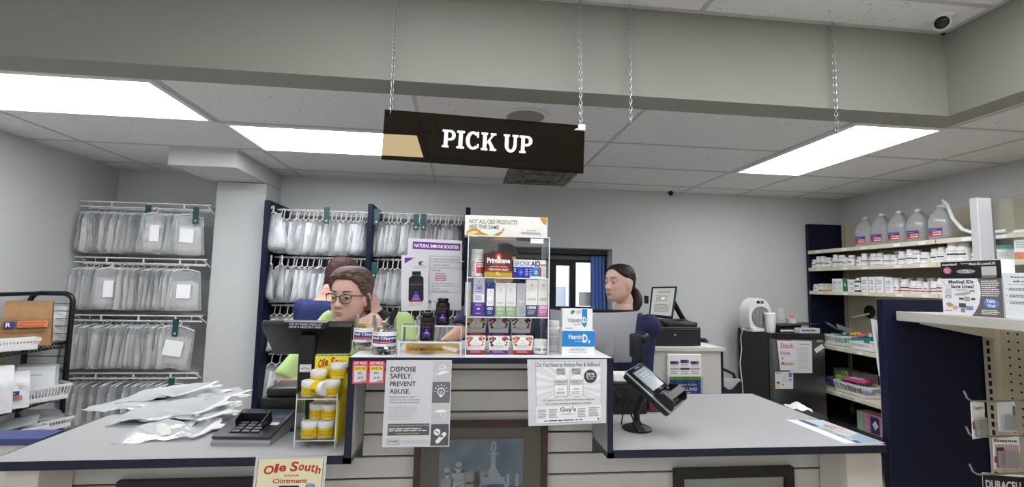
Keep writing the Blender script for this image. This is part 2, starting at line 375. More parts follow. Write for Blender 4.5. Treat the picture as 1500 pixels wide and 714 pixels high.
SL = slab_letters(); lb = MB(); white_l = mat('sign_letter_white', (232, 232, 232), .5)
u0 = ((646-562)/(857-562))*sw-sw/2; u1 = ((780-562)/(857-562))*sw-sw/2
tot = sum(SL[c][0]+.09 for c in 'PICKUP')+.32; sc = (u1-u0)/tot; x = u0; lh = sh*.36
for c in 'PICK UP':
    if c == ' ': x += .38*sc; continue
    lb = MB()
    for k, pl in enumerate(SL[c][1]): lb.prism([(x+a*sc, -lh*.48+bq*lh) for a, bq in pl], -.0012-.00008*k, white_l, 'y', -.0022)
    lb.build('letter', sign, 0)
    x += (SL[c][0]+.08)*sc
b = MB(); b.box(sw/2-.028, -.006, sh/2-.022, sw/2+.002, .006, sh/2+.004, white_p, .002); b.prism([(sw/2-.045, sh/2-.022), (sw/2-.028, sh/2-.022), (sw/2-.028, sh/2-.012)], .004, white_p, 'y', -.004); b.build('corner_clip', sign)
b = MB(); b.tube([(-sw/2+.022, -.004, sh/2-.018), (-sw/2+.022, 0, sh/2+.004), (-sw/2+.022, .004, sh/2-.018)], .0015, steel, 6); b.build('hook', sign)
ce = ZC2-.004
p = wy(573, 163, YG); pt = wy(580, 0, YG); chain((pt.x, YG, ce), (p.x, YG, p.z+.005), 'silver chain holding the left end of the black sign')
p = wy(851, 184, YG); pt = wy(849, 3, YG); chain((pt.x, YG, ce), (p.x, YG, p.z), 'silver chain holding the right end of the black sign')
p = wy(924, 180, YG+.03); pt = wy(922, 12, YG+.03); chain((pt.x, YG+.03, ce), p, 'loose silver chain hanging just right of the black sign')
p = wy(1226, 197, YG+.03); pt = wy(1219, 33, YG+.03); chain((pt.x, YG+.03, ce), p, 'loose silver chain hanging in front of the right ceiling light')
# ================================================================ the counters
LT, UT = 1.033, 1.346; YFR = 1.60; YSL = 1.79; UB = 2.07
LX0, LX1 = -1.41, -.339; RX0, RX1 = wy(890, 600, YFR).x, 1.573; LBK, RBK = 2.12, 2.40
PXL0, PXL1 = -.362, -.339; PXR0, PXR1 = RX0, RX0+.020
beige = mat('beige_panel', (214, 209, 198), .45, var=.02)
def low_counter(x0, x1, yb, label, edge_sides):
    t = thing('service_counter', label, 'counter', ((x0+x1)/2, (YFR+yb)/2, 0)); ox, oy = (x0+x1)/2, (YFR+yb)/2; e = .0025
    b = MB(Matrix.Translation((-ox, -oy, 0))); b.box(x0+e, YFR+e, LT-.026, x1-e, yb-e, LT, lam, .0015); b.build('worktop', t)
    b = MB(Matrix.Translation((-ox, -oy, 0)))
    b.box(x0, YFR, LT-.0265, x1, YFR+e, LT+.0003, navy_edge); b.box(x0, yb-e, LT-.0265, x1, yb, LT+.0003, navy_edge)
    b.box(x0, YFR, LT-.0265, x0+e, yb, LT+.0003, navy_edge); b.box(x1-e, YFR, LT-.0265, x1, yb, LT+.0003, navy_edge); b.build('edge_band', t)
    return t, ox, oy
t, ox, oy = low_counter(LX0, PXL0, LBK, 'low grey service counter on the left with a navy edge and bags piled on it', 0)
px = wy(60, 700, YFR+.05).x
b = MB(Matrix.Translation((-ox, -oy, 0))); b.box(LX0+.03, YFR+.04, 0, px, YSL-.012, LT-.027, beige, .002); b.build('end_panel', t)
t, ox, oy = low_counter(PXR1, RX1, RBK, 'low grey service counter on the right with a navy edge and a clear top', 0)
p0, p1 = wy(1238, 690, YFR+.05).x, wy(1289, 690, YFR+.05).x
b = MB(Matrix.Translation((-ox, -oy, 0))); b.box(p0, YFR+.04, 0, p1, YSL-.012, LT-.027, beige, .002); b.build('end_panel', t)
b = MB(Matrix.Translation((-ox, -oy, 0))); b.box(RX1-.02, YSL+.03, 0, RX1-.002, RBK-.02, LT-.027, lam, .001); b.build('side_panel', t)
# small navy riser along the right counter's end
# raised middle counter
t = thing('raised_counter', 'raised middle counter section with a grey top and navy edges, goods standing on it', 'counter', (0, (YFR+UB)/2, 0)); oy = (YFR+UB)/2
T = Matrix.Translation((0, -oy, 0)); e = .0025
b = MB(T); b.box(PXL0+e, YFR+e, UT-.020, PXR1-e, UB-e, UT, mat('lit_laminate', (218, 218, 216), .65, spec=.15, var=.02, vscale=60), .001); b.build('worktop', t)  # counter laminate in a lighter copy: brighter light on the top is in the colour
b = MB(T); b.box(PXL0, YFR, UT-.0205, PXR1, YFR+e, UT-.0004, navy_edge); b.box(PXL0, UB-e, UT-.0205, PXR1, UB, UT, navy_edge)
b.box(PXL0, YFR, UT-.0205, PXL0+e, UB, UT, navy_edge); b.box(PXR1-e, YFR, UT-.0205, PXR1, UB, UT, navy_edge); b.build('edge_band', t)
for x0, x1, zb in ((PXL0, PXL1, LT-.026), (PXR0, PXR1, LT-.026)):
    b = MB(T); b.box(x0, YFR+.003, zb+.018, x1, YSL-.012, UT-.021, lam); b.box(x0, YSL+.012, LT+.001, x1, UB-.004, UT-.021, lam); sp = b.build('side_panel', t)
    b = MB(T); b.box(x0, YFR, zb, x1, YFR+.003, UT-.0208, navy_edge); b.box(x0, YFR, zb-.0005, x1, YSL-.012, zb+.018, navy_edge); b.build('edge_band', sp)
# slatwall front
gz = wy(830, 632, YSL).z; st = .0775
b = MB(); xa, xb = -1.36, p1
b.box(xa, YSL+.004, 0, xb, YSL+.018, LT-.028, groove_m); b.box(PXL1+.001, YSL+.004, LT-.028, PXR0-.001, YSL+.018, UT-.022, groove_m)
z = gz-13*st
zs = [gz+k*st for k in range(-14, 6)]
for k in range(len(zs)-1):
    z0, z1 = zs[k]+.0035, zs[k+1]-.0035
    if z1 > UT-.022: z1 = UT-.023
    if z0 < 0 or z1 <= z0: continue
    if z1 <= LT-.03: b.box(xa, YSL-.008, z0, xb, YSL+.004, z1, slat_m, .0012)
    else: b.box(PXL1+.001, YSL-.008, z0, PXR0-.001, YSL+.004, z1, slat_m, .0012)
o = b.build('slatwall'); struct(o); 
# ---------------------------------------------------------------- framed pictures under the counter
def frame(x0, z1, x1, hgt, Y, fw, fm, label, inner, nm='picture_frame', cat='picture frame', depth=.022):
    t = thing(nm, label, cat, ((x0+x1)/2, Y, z1-hgt)); w = (x1-x0)/2
    for nm2, pts in (('top', [(-w, hgt), (w, hgt), (w-fw, hgt-fw), (-w+fw, hgt-fw)]), ('bottom', [(-w, 0), (-w+fw, fw), (w-fw, fw), (w, 0)]), ('left', [(-w, 0), (-w, hgt), (-w+fw, hgt-fw), (-w+fw, fw)]), ('right', [(w, 0), (w-fw, fw), (w-fw, hgt-fw), (w, hgt)])):
        b = MB(); b.prism(pts, depth, fm, 'y', -depth)
        q = [(p[0]*.96+sum(a[0] for a in pts)/4*.04, p[1]) for p in pts]
        b.build('frame_side', t)
    inner(t, w, hgt, fw); return t
# apothecary picture
olive = mat('olive_mat_board', (110, 100, 74), .8, var=.06, vscale=12); redline = mat('red_liner', (128, 62, 44), .5)
def sky_m():
    m = mat('painted_blue_wash', (104, 140, 166), .6); nt = m.node_tree; bs = nt.nodes['Principled BSDF']
    tc = nt.nodes.new('ShaderNodeTexCoord'); n = nt.nodes.new('ShaderNodeTexNoise'); n.inputs['Scale'].default_value = 9; n.inputs['Detail'].default_value = 5
    r = nt.nodes.new('ShaderNodeValToRGB'); r.color_ramp.elements[0].position = .3; r.color_ramp.elements[1].position = .72
    r.color_ramp.elements[0].color = (*lin((72, 112, 144)), 1); r.color_ramp.elements[1].color = (*lin((150, 172, 186)), 1)
    nt.links.new(tc.outputs['Object'], n.inputs['Vector']); nt.links.new(n.outputs['Fac'], r.inputs['Fac']); nt.links.new(r.outputs['Color'], bs.inputs['Base Color']); return m
def apoth(t, w, h, fw):
    b = MB(); b.box(-w+fw*.8, -.008, fw*.8, w-fw*.8, -.002, h-fw*.8, olive); b.build('mat_board', t)
    iw = .155; top = h-fw-.045; b = MB(); b.box(-iw-.006, -.0100, .07, iw+.006, -.0081, top+.006, redline); b.build('liner', t)
    b = MB(); P = Print(b, (-iw, -.0102, top), (1, 0, 0), (0, -1, 0), 2*iw, top-.08); W, H = 2*iw, top-.08
    P.rect(0, 0, 1, 1, sky_m(), 0)
    gl = K('c9d8dd'); gl2 = K('dfe9ea'); bl = K('2f7fc0'); bl2 = K('1f64a4'); bk = K('2a2b33'); crm = K('c9c4b4')
    sx = 1/W; sy = 1/H          # metres -> fractions
    cx, cyy = .64, .175*sy
    P.rect(cx-.009*sx, .052*sy, cx+.009*sx, .125*sy, gl, 2)
    P.poly([(cx-.009*sx, .10*sy), (cx+.009*sx, .10*sy), (cx+.05*sx, .165*sy), (cx-.05*sx, .165*sy)], gl, 3)
    P.disc(cx, .180*sy, .052*sx, gl, 4, 28); P.disc(cx, .184*sy, .047*sx, bl, 5, 28); P.rect(cx-.045*sx, .135*sy, cx+.045*sx, .160*sy, gl, 6)
    P.disc(cx, .192*sy, .034*sx, bl2, 6, 20); P.disc(cx, .028*sy, .011*sx, gl2, 3, 16, .022*sy); P.disc(cx, .028*sy, .006*sx, K('8fa9b8'), 4, 14, .015*sy)
    P.rect(cx-.02*sx, .049*sy, cx+.02*sx, .053*sy, gl2, 4)
    for qx, qt, qw in ((.1, .118, .022), (.23, .100, .024)):
        P.disc(qx, (qt-.012)*sy, .011*sx, gl2, 3, 14); P.rect(qx-.016*sx, qt*sy, qx+.016*sx, (qt+.006)*sy, gl2, 3); P.rect(qx-.008*sx, qt*sy, qx+.008*sx, (qt+.02)*sy, gl2, 3)
        P.rect(qx-qw*sx, (qt+.018)*sy, qx+qw*sx, (qt+.17)*sy, gl, 3); P.rect(qx-qw*.8*sx, (qt+.05)*sy, qx+qw*.8*sx, (qt+.085)*sy, gl2, 4); P.line([(qx-.012*sx, (qt+.07)*sy), (qx+.012*sx, (qt+.06)*sy)], .003, bk, 5)
    for qx in (.40, .50): P.rect(qx-.026*sx, .12*sy, qx+.026*sx, .26*sy, crm, 3); P.rect(qx-.026*sx, .15*sy, qx+.026*sx, .158*sy, bk, 4); P.disc(qx, .118*sy, .026*sx, K('b9b4a6'), 4, 14, .006*sy)
    for qx, qc in ((.82, bk), (.93, bl2)): P.rect(qx-.02*sx, .165*sy, qx+.018*sx, .26*sy, qc, 3); P.rect(qx-.007*sx, .125*sy, qx+.006*sx, .17*sy, gl, 4)
    P.rect(0, .25*sy, 1, 1, K('6d6a66'), 2)
    b.build('painting', t)
    b = MB(); b.box(-w+fw*.9, -.0125, fw*.9, w-fw*.9, -.0121, h-fw*.9, glass); b.build('glass', t)
x0, z0, x1, z1 = pxbox(607, 616, 801, 714, YSL-.012)
frame(x0, z1, x1, .62, YSL-.0085, .022, wood_d, 'wood framed picture of an apothecary flask of blue liquid, leaning under the raised counter', apoth, 'framed_picture', 'picture')
def pale(t, w, h, fw):
    b = MB(); b.box(-w+fw*.8, -.008, fw*.8, w-fw*.8, -.002, h-fw*.8, mat('pale_certificate', (196, 200, 190), .6, var=.08, vscale=6)); b.build('sheet', t)
    b = MB(); b.box(-w+fw*.9, -.0115, fw*.9, w-fw*.9, -.0111, h-fw*.9, glass); b.build('glass', t)
blackw = mat('black_frame', (22, 18, 17), .4)
x0, z0, x1, z1 = pxbox(986, 684, 1159, 714, YSL-.012)
frame(x0, z1, x1, .34, YSL-.0085, .036, blackw, 'wide black picture frame with a pale sheet, under the right counter', pale)
x0, z0, x1, z1 = pxbox(176, 701, 372, 714, YSL-.012)
frame(x0, z1, x1, .30, YSL-.0085, .05, blackw, 'black picture frame under the left counter, only its top edge in view', pale)
# ---------------------------------------------------------------- paper signs on the counter fronts
def sheet(name, label, cat, corners, thick=.0006, m=paper):     # TL TR BR BL in the world; returns thing and Print in local coordinates
    TL, TR, BR, BL = [Vector(c) for c in corners]
    pn = (TR-TL).cross(BL-TL); dr = BR-EYE; BR = EYE+dr*((TL-EYE).dot(pn)/dr.dot(pn)); c = (BL+BR)/2      # keeps the sheet flat
    t = thing(name, label, cat, c); u = (TR-TL+BR-BL)/2; v = (TL-BL+TR-BR)/2; n = u.cross(v).normalized()
    b = MB(); q = [p-c for p in (TL, TR, BR, BL)]; k = n*thick
    b.add([*q, *[p-k for p in q]], [(3, 2, 1, 0), (4, 5, 6, 7), (0, 1, 5, 4), (1, 2, 6, 5), (2, 3, 7, 6), (3, 0, 4, 7)], m); b.build('sheet', t, 0)
    pb = MB(); P = Print(pb, TL-c, u, n, u.length, v.length)
    TLl, TRl, BRl, BLl = q
    P.pt = lambda a, bq, kk: (TLl*(1-a)+TRl*a)*(1-bq)+(BLl*(1-a)+BRl*a)*bq+n*(.0002+.0002*kk)
    return t, P, pb
Yf = YFR-.004
t, P, pb = sheet('poster', 'white DISPOSE SAFELY poster with a grey icon strip, hanging on the counter front', 'poster', [wy(566, 528, Yf), wy(662, 528, Yf), wy(658, 654.5, Yf-.012), wy(559.5, 656, Yf-.012)])
dk = K('3a3a3c'); gr = K('9a9a9a'); lg = K('c4c4c4')
P.text('DISPOSE', .07, .075, .455, .135, dk, 3, .012); P.text('SAFELY.', .07, .155, .40, .215, dk, 3, .012); P.text('PREVENT', .07, .25, .46, .305, dk, 3, .012); P.text('ABUSE.', .07, .335, .38, .39, dk, 3, .012)
P.text('Dispose of unused or expired', .07, .42, .46, .44, dk); P.text('medications the safe way by bringing', .07, .452, .53, .472, dk); P.text('them to an approved collection site.', .07, .484, .53, .504, dk)
P.lines(.07, .54, .52, .70, 6, lg, 2, 3)
P.rect(.07, .735, .69, .868, K('5a5a58'), 1); P.text('Safe Disposal Is More Convenient Than You Think', .085, .748, .68, .768, paper, 3, .01); P.lines(.085, .785, .66, .83, 2, K('d8d8d8'), 3, 5); P.text('easy pharmacy drop disposal', .2, .838, .54, .855, K('e8dc5a'), 3)
P.rect(.07, .905, .25, .968, K('777777'), 1); P.rect(.076, .909, .244, .964, paper, 2); P.text('AWARE', .09, .920, .23, .948, dk, 3, .015); P.lines(.28, .92, .70, .965, 3, lg, 2, 8)
for k, g in enumerate(('c0c1c1', '6c6e70', 'c4c4c4', '58595b')): P.rect(.715, .01+k*.245, .985, .01+(k+1)*.245, K(g), 1)
wh = K('eeeeee')
P.disc(.86, .095, .055, wh, 3); P.disc(.86, .095, .045, K('c0c1c1'), 4); P.line([(.835, .095), (.855, .108), (.89, .08)], .003, wh, 5); P.poly([(.76, .17), (.82, .14), (.95, .13), (.95, .145), (.86, .165), (.82, .175)], wh, 3)
P.disc(.85, .37, .06, wh, 3); P.disc(.85, .37, .046, K('6c6e70'), 4); P.rect(.828, .405, .872, .432, wh, 4); P.text('@', .825, .355, .875, .395, wh, 5)
for a in range(7):
    q = PI*(a/6); P.line([(.85-.08*math.cos(q), .365-.063*math.sin(q)), (.85-.105*math.cos(q), .365-.083*math.sin(q))], .002, wh, 5)
P.poly([(.75, .60), (.82, .575), (.93, .58), (.95, .60), (.85, .615), (.80, .61)], wh, 3)
for a, q in ((.86, .64), (.91, .66), (.88, .69), (.92, .63)): P.disc(a, q, .012, wh, 3, 8)
P.disc(.81, .835, .05, wh, 3); P.line([(.785, .82), (.835, .85)], .003, K('58595b'), 4)
ca, sa = math.cos(-.85), math.sin(-.85)
P.poly([(.87+(x*ca-y*sa)*1.0, .90+(x*sa+y*ca)*.75) for x, y in [(-.075+.03*(1-math.cos(q))*0-.03*math.cos(q), .03*math.sin(q)) for q in [PI/2-i*PI/8 for i in range(9)][::-1]]+[(.075+.03*math.cos(q), .03*math.sin(q)) for q in [PI/2-i*PI/8 for i in range(9)]]], wh, 3)
P.rect(.86, .87, .9, .895, K('58595b'), 4)
pb.build('print', t, 0)
def starpoly(P, cx, cy, r, m, k, n=24, asp=1.): P.disc(cx, cy, r, m, k, n, r*asp)
t, P, pb = sheet('poster', 'black and white joint pain advert with two bottles, hanging on the raised counter front', 'poster', [wy(772.4, 527, Yf), wy(889, 526.4, Yf), wy(888, 620, Yf-.004), wy(774, 625, Yf-.014)])
P.rect(.10, .03, .93, .97, K('8a8a8a'), 1); P.rect(.104, .035, .926, .965, K('dcdcdc'), 2)
for a in range(0, 26):                                # sunburst
    q = 2*PI*a/26; q2 = q+PI/26; c = (.52, .40)
    ext = lambda q: (min(.92, max(.108, c[0]+.6*math.cos(q))), min(.60, max(.12, c[1]+.6*math.sin(q))))
    P.poly([c, ext(q), ext(q2)], K('eaeaea'), 3)
P.text('Do You Need to Reduce Pain & Stiffness?', .115, .05, .915, .115, dk, 4, .006)
for cx in (.415, .61):
    P.rect(cx-.055, .145, cx+.055, .235, K('8c8c8c'), 5); P.line([(cx-.055, .20), (cx+.05, .16)], .002, K('d0d0d0'), 6); P.line([(cx-.055, .225), (cx+.05, .19)], .002, K('d0d0d0'), 6)
    P.poly([(cx-.045, .25), (cx+.045, .25), (cx+.085, .30), (cx+.085, .55), (cx+.06, .57), (cx-.06, .57), (cx-.085, .55), (cx-.085, .30)], K('f2f2f2'), 5); P.line([(cx-.085, .30), (cx-.085, .55), (cx-.06, .57), (cx+.06, .57), (cx+.085, .55), (cx+.085, .30)], .0012, K('777777'), 6)
    P.rect(cx-.08, .31, cx+.08, .40, K('d6d6d6'), 6); P.text("Guy's", cx-.07, .325, cx+.07, .37, dk, 7, .015); P.rect(cx-.06, .378, cx+.06, .39, gr, 7); P.text('A.I.X', cx-.035, .45, cx+.035, .475, dk, 7, .015); P.lines(cx-.06, .50, cx+.06, .55, 2, gr, 7, 3)
P.disc(.79, .27, .082, K('3c3c3c'), 5, 24); P.text('25%', .735, .215, .845, .255, wh, 6, .02); P.text('OFF WITH', .73, .265, .85, .29, wh, 6, .015); P.text('COUPON', .75, .30, .83, .32, wh, 6, .015)
P.text('AIX supports normal, healthy inflammatory response', .18, .61, .84, .645, dk, 4); P.text('Also supports & protects ligaments & cartilage', .22, .665, .80, .70, dk, 4)
P.rect(.10, .72, .93, .965, K('ececec'), 3)
P.text("Guy's", .40, .735, .605, .82, dk, 5, .012); P.text('PHARMACY', .42, .83, .59, .85, gr, 5); P.lines(.12, .76, .24, .90, 6, gr, 5, 11); P.lines(.26, .76, .38, .90, 6, gr, 5, 12); P.lines(.63, .76, .74, .90, 6, gr, 5, 13); P.lines(.77, .75, .91, .90, 6, gr, 5, 14); P.lines(.2, .925, .85, .95, 1, dk, 5, 15); P.disc(.895, .93, .011, dk, 5)
pb.build('print', t, 0)
# hot price tags
for x0, x1, pr, nm, sav in ((516.5, 539, '$6.79', 'left', 'SAVE .20'), (540, 563.5, '$1.49', 'right', 'SAVE .20')):
    t, P, pb = sheet('price_tag', 'red bordered HOT PRICE tag on the raised counter edge, %s of the two' % nm, 'price tag', [wy(x0+.5, 529, Yf), wy(x1+.3, 529, Yf), wy(x1-1, 562, Yf-.004), wy(x0-1, 563, Yf-.004)], m=K('d8495e'))
    P.rect(.1, .22, .9, .93, paper, 1); P.text('HOT PRICE!', .1, .05, .9, .16, wh, 3, .02); P.rect(.1, .24, .9, .44, K('f2d23c'), 2); P.text('SAVE 20¢', .16, .28, .84, .40, dk, 3, .02)
    P.text('REG', .36, .5, .62, .57, dk, 3, .02); P.text(pr, .36, .70, .70, .80, dk, 3, .02)
    for i in range(7): P.rect(.6+i*.04, .86, .6+i*.04+.02*(1+i % 2*.5), .91, dk, 3)
    pb.build('print', t, 0)
# Ole South sign below the left counter edge
Yo = YFR-.006
cs = [wy(375, 670, Yo), wy(479, 669, Yo)]; cs += [Vector((cs[1].x-.004, Yo-.004, cs[1].z-.16)), Vector((cs[0].x-.006, Yo-.004, cs[0].z-.16))]
t, P, pb = sheet('shelf_sign', 'cream sulfur ointment sign with red old-style lettering, hanging from the left counter edge', 'sign', cs, m=paper)
red = K('b8392e')
P.rect(.04, .03, .96, .97, K('2f4a3c'), 1); P.rect(.047, .034, .953, .966, K('e9e2b8'), 2)
for i, ch in enumerate('Ole'): P.text(ch, .13+[0, .15, .21][i], [.16, .13, .16][i], .13+[.14, .20, .31][i], [.33, .30, .28][i], red, 4, .03, .15)
for i, ch in enumerate('South'): P.text(ch, .50+[0, .115, .20, .29, .355][i], [.09, .15, .165, .14, .17][i], .50+[.105, .19, .28, .345, .43][i], [.28, .265, .28, .30, .33][i], red, 4, .03, .15)
P.text('SULFUR', .42, .335, .63, .375, red, 4, .02); P.text('Ointment', .27, .41, .75, .50, red, 4, .02, .1)
P.rect(.36, .545, .64, .9, K('1d2320'), 4); P.disc(.5, .72, .11, K('d9c96a'), 5); 
for a in range(8): q = a*PI/4; P.disc(.80+.05*math.cos(q), .56+.028*math.sin(q), .022, K('8fa8c0'), 5, 8)
pb.build('print', t, 0)
# ================================================================ hanging medication bags
bag_clear = clear('bag_plastic', (.93, .94, .95), 1.5, .30, .10, .9)
bag_clear2 = clear('bag_plastic_cloudy', (.93, .94, .95), 1.5, .46, .10, .9)
bag_paper = mat('pharmacy_bag_paper', (214, 212, 205), .75, bump=.6, bscale=30)
bag_paper2 = mat('pharmacy_bag_white', (244, 244, 244), .75, bump=.5, bscale=30); label_w = mat('blank_label_white', (252, 252, 252), .6); bag_blue = K('4a62a8'); bag_red = K('c08a92'); tealm = mat('teal_divider', (24, 74, 74), .45)
def sstep(a, b, x): t = max(0, min(1, (x-a)/(b-a))); return t*t*(3-2*t)
def pouch_fn(w, h, T, seed, side, taper=.0, bell=.55, amp=1.):
    nz = noise2(seed)
    def fn(u, v):                                     # v 0 top .. 1 bottom ; plane x,z ; normal y
        x = (u-.5)*w*(1-taper*(1-v)); e = (math.sin(PI*min(1, max(0, u)))**.6)
        prof = (sstep(0, .35, v)*(1-bell)+bell*sstep(.2, .8, v))*(1-sstep(.9, 1., v))
        y = side*T*e*prof + amp*(.0035*nz(u, v)+.002*nz(u*2.3+.4, v*.6))*sstep(0, .2, v)
        z = -h*v - .008*math.sin(PI*u)*v + .005*nz(v*.7, u)*sstep(.8, 1, v)
        return (x, y, z)
    return fn
def make_bag(seed, w, h, T, logo, cloudy, label, group, hh=.060, tap=.22):
    rnd = random.Random(seed); t = thing('hanging_bag', label, 'bag', (0, 0, 0), 0, group)
    b = MB()                              # flat plastic hanger with a hook
    b.tube([(.012*math.cos(a), 0, -.012+.012*math.sin(a)) for a in [PI*1.15-i*PI*1.25/8 for i in range(9)]]+[(0.006, 0, -.03), (0, 0, -hh+.020)], .0050, white_p, 6)
    hw = w*.36 if tap < .4 else w*.16
    b.tube([(-hw, 0, -hh), (-hw*.6, 0, -hh+.012), (0, 0, -hh+.022), (hw*.6, 0, -hh+.012), (hw, 0, -hh)], .0052, white_p, 6); b.build('hanger', t)
    b = MB(Matrix.Translation((0, 0, -hh+.006))); m = bag_clear2 if cloudy else bag_clear
    b.grid(pouch_fn(w, h-hh, T, seed, 1, tap), 8, 12, m); b.grid(pouch_fn(w, h-hh, T, seed, -1, tap), 8, 12, m); b.build('pouch', t, 60)
    pw, ph = w*rnd.uniform(.74, .86), h*rnd.uniform(.58, .70); off = rnd.uniform(-.02, .02)
    b = MB(Matrix.Translation((off, 0, -h+ph+.012)))
    for s in (1, -1): b.grid(pouch_fn(pw, ph, T*.55, seed, s, tap*.5, .4, .45), 6, 8, bag_paper if tap < .4 else bag_paper2)
    pb = b.build('paper_bag', t, 60)
    if logo:
        q = MB()
        for s in (1, -1):
            f = pouch_fn(pw, ph, T*.55, seed, s, tap*.5, .4, .45)
            def patch(u0, v0, u1, v1, m):
                q.grid(lambda u, v: (lambda p: (p[0]+off, p[1]+s*.0025, p[2]-h+ph+.012))(f(u0+(u1-u0)*u, v0+(v1-v0)*v)), 3, 3, m)
            patch(.3, .3, .62, .48, bag_blue); patch(.38, .34, .54, .43, bag_paper if s > 0 else bag_blue)
            for k in range(3): patch(.25, .56+k*.07, .75, .585+k*.07, bag_red)
        q.build('printed_logo', pb, 60)
    return t
BAGS = []
hide_root = []
def bag_protos():
    out = []
    for i in range(6):
        R_ = i in (1, 3, 4); out.append((make_bag(40+i, [.225, .24, .21, .235, .22, .23][i], [.372, .385, .36, .378, .39, .37][i], [.022, .028, .018, .03, .024, .02][i], i in (1, 4), i in (0, 3, 4), 'bag', None, .10 if R_ else .058, .66 if R_ else .2)))
    return out
PROTO = bag_protos(); PK = [kids(p) for p in PROTO]
for k in range(6):
    for c in list(PK[k]): PK[k] += []
GK = {}
for p, kk in zip(PROTO, PK):
    for c in kk: GK[c.name] = kids(c)
used = [False]*6
def place_bag(i, loc, rot, label, group):
    if not used[i]:
        used[i] = True; o = PROTO[i]; o.location = loc; o.rotation_euler = rot; o['label'] = label; o['group'] = group; return o
    r = PROTO[i].copy(); C.objects.link(r); r.location = loc; r.rotation_euler = rot; r['label'] = label; r['group'] = group
    for ch in PK[i]:
        c = ch.copy(); C.objects.link(c); c.parent = r
        for g in GK[ch.name]:
            d = g.copy(); C.objects.link(d); d.parent = c
    return r
rb = random.Random(3)
def bag_row(xs, y, z, label, group, yaw0, kinds, jit=.13, scale=1.):
    for k, x in enumerate(xs):
        o = place_bag(rb.choice(kinds), (x, y+rb.uniform(-.012, .012), z), (rb.uniform(-.05, .05), rb.uniform(-.03, .03), PI/2+yaw0+rb.uniform(-jit, jit)), label, group)
        if scale != 1: o.scale = (scale,)*3
def spread(x0, x1, n, clump=.3): 
    st = (x1-x0)/n; return [x0+st*(i+.5)+rb.uniform(-clump, clump)*st for i in range(n)]
# ---- wire shelves in the alcove left of the column
YA = 3.98
wire_z = [2.182, 1.738, 1.287, .842]
names = ['top', 'second', 'third', 'lowest']
for k, z in enumerate(wire_z):
    x0, x1 = -2.985, -2.075; yb = YB-.01; t = thing('wire_shelf', 'white wire shelf in the alcove left of the column, %s of four' % names[k], 'shelf', ((x0+x1)/2, yb, z)); cx = (x0+x1)/2
    T = Matrix.Translation((-cx, -yb, -z)); b = MB(T)
    for xx in [x0+.026*i for i in range(int((x1-x0)/.026)+1)]: b.tube([(xx, yb, z), (xx, YA, z)], .0021, white_m, 5)
    b.build('deck_wires', t)
    b = MB(T)
    for zz in (0, -.04): b.tube([(x0-.03, YA-.004, z+zz), (x1+.03, YA-.004, z+zz)], .0052, white_m, 8)
    for xx in (x0+.2, x0+.47, x1-.17): b.box(xx-.006, YA-.008, z-.04, xx+.006, YA, z, white_m, .001)
    b.build('front_rail', t)
    b = MB(T); b.tube([(x0, YA+.05, z-.048), (x1, YA+.05, z-.048)], .006, white_m, 8)
    for xx in (x0+.08, x1-.08): b.tube([(xx, YA+.05, z-.048), (xx, YA+.05, z-.004)], .003, white_m, 6)
    b.build('hanging_rod', t)
    for s, xx in ((0, x0+.01), (1, x1+.0)):
        b = MB(T); b.tube([(xx, YA+.01, z-.006), (xx+.01, yb-.0, z-.22)], .0065, white_m, 6); b.build('brace', t)
    nb = [19, 21, 22, 17][k]
    xs = spread(x0+.0, x1-.12, nb, .35)
    bag_row(xs[:-1], YA+.055, z-.040, 'clear hanging bag of paper bags on the %s alcove shelf rod' % names[k], 'bags hanging from the %s wire shelf in the alcove' % names[k], -.42, [0, 2, 5, 5, 0, 2], .2)
    # the rightmost one faces the shop
    lab = {0: 'rightmost bag with a blank white label on the top alcove shelf', 1: 'rightmost bag with a blank white label on the second alcove shelf', 2: 'wide slumped bag with a big blank white label, right end of the third alcove shelf', 3: 'rightmost bag on the lowest alcove shelf, partly behind the counter pile'}[k]
    o = make_bag(90+k, .30 if k == 2 else .26, .37, .03, False, False, lab, None); o.location = (xs[-1]+.01, YA+.0, z-.040); o.rotation_euler = (0, (.16 if k == 2 else 0.02), [.30, .22, .12, .3][k])
    b = MB(); b.box(-.045 if k != 2 else -.06, -.030, -.27, .05 if k != 2 else .07, -.028, -.16 if k != 2 else -.15, label_w); b.build('blank_label', o, 0)
# extra white labelled bag in the rows
for k, px, py in ((0, 232, 338), (1, 166, 416)):
    p = wy(px, py, YA+.01)
    o = make_bag(120+k, .22, .36, .024, False, False, 'bag with a blank white label in the middle of the %s alcove shelf' % names[k], None); o.location = (p.x, YA-.035, wire_z[k]-.040); o.rotation_euler = (0, 0, .50)
    b = MB(); b.box(-.03, -.026, -.27, .03, -.024, -.14, label_w); b.build('blank_label', o, 0)
def divider(x, y, z, label):
    t = thing('rod_divider', label, 'divider tag', (x, y, z)); b = MB(); b.box(-.022, -.003, -.125, .022, .003, .012, tealm, .002); b.build('tag', t)
    b = MB(); b.lathe([(.007, 0), (.007, .0012), (.0001, .0013)], K('c9d4d2'), 12); q = b; q.M = Matrix(); bb = MB(Matrix.Translation((0, -.003, -.1)) @ Matrix.Rotation(PI/2, 4, 'X')); bb.lathe([(.008, 0), (.008, .001), (.0001, .0012)], K('c9d4d2'), 12); bb.build('letter_dot', t)
for px, py, k, lab in ((289, 306, 0, 'teal divider tag at the right end of the top alcove shelf rod'), (219, 303, 0, 'teal divider tag near the middle of the top alcove shelf rod'), (259, 470, 2, 'teal divider tag at the right end of the third alcove shelf rod'), (253, 556, 3, 'teal divider tag at the right end of the lowest alcove shelf rod')):
    p = wy(px, py, YA); divider(p.x, YA-.012, p.z, lab)
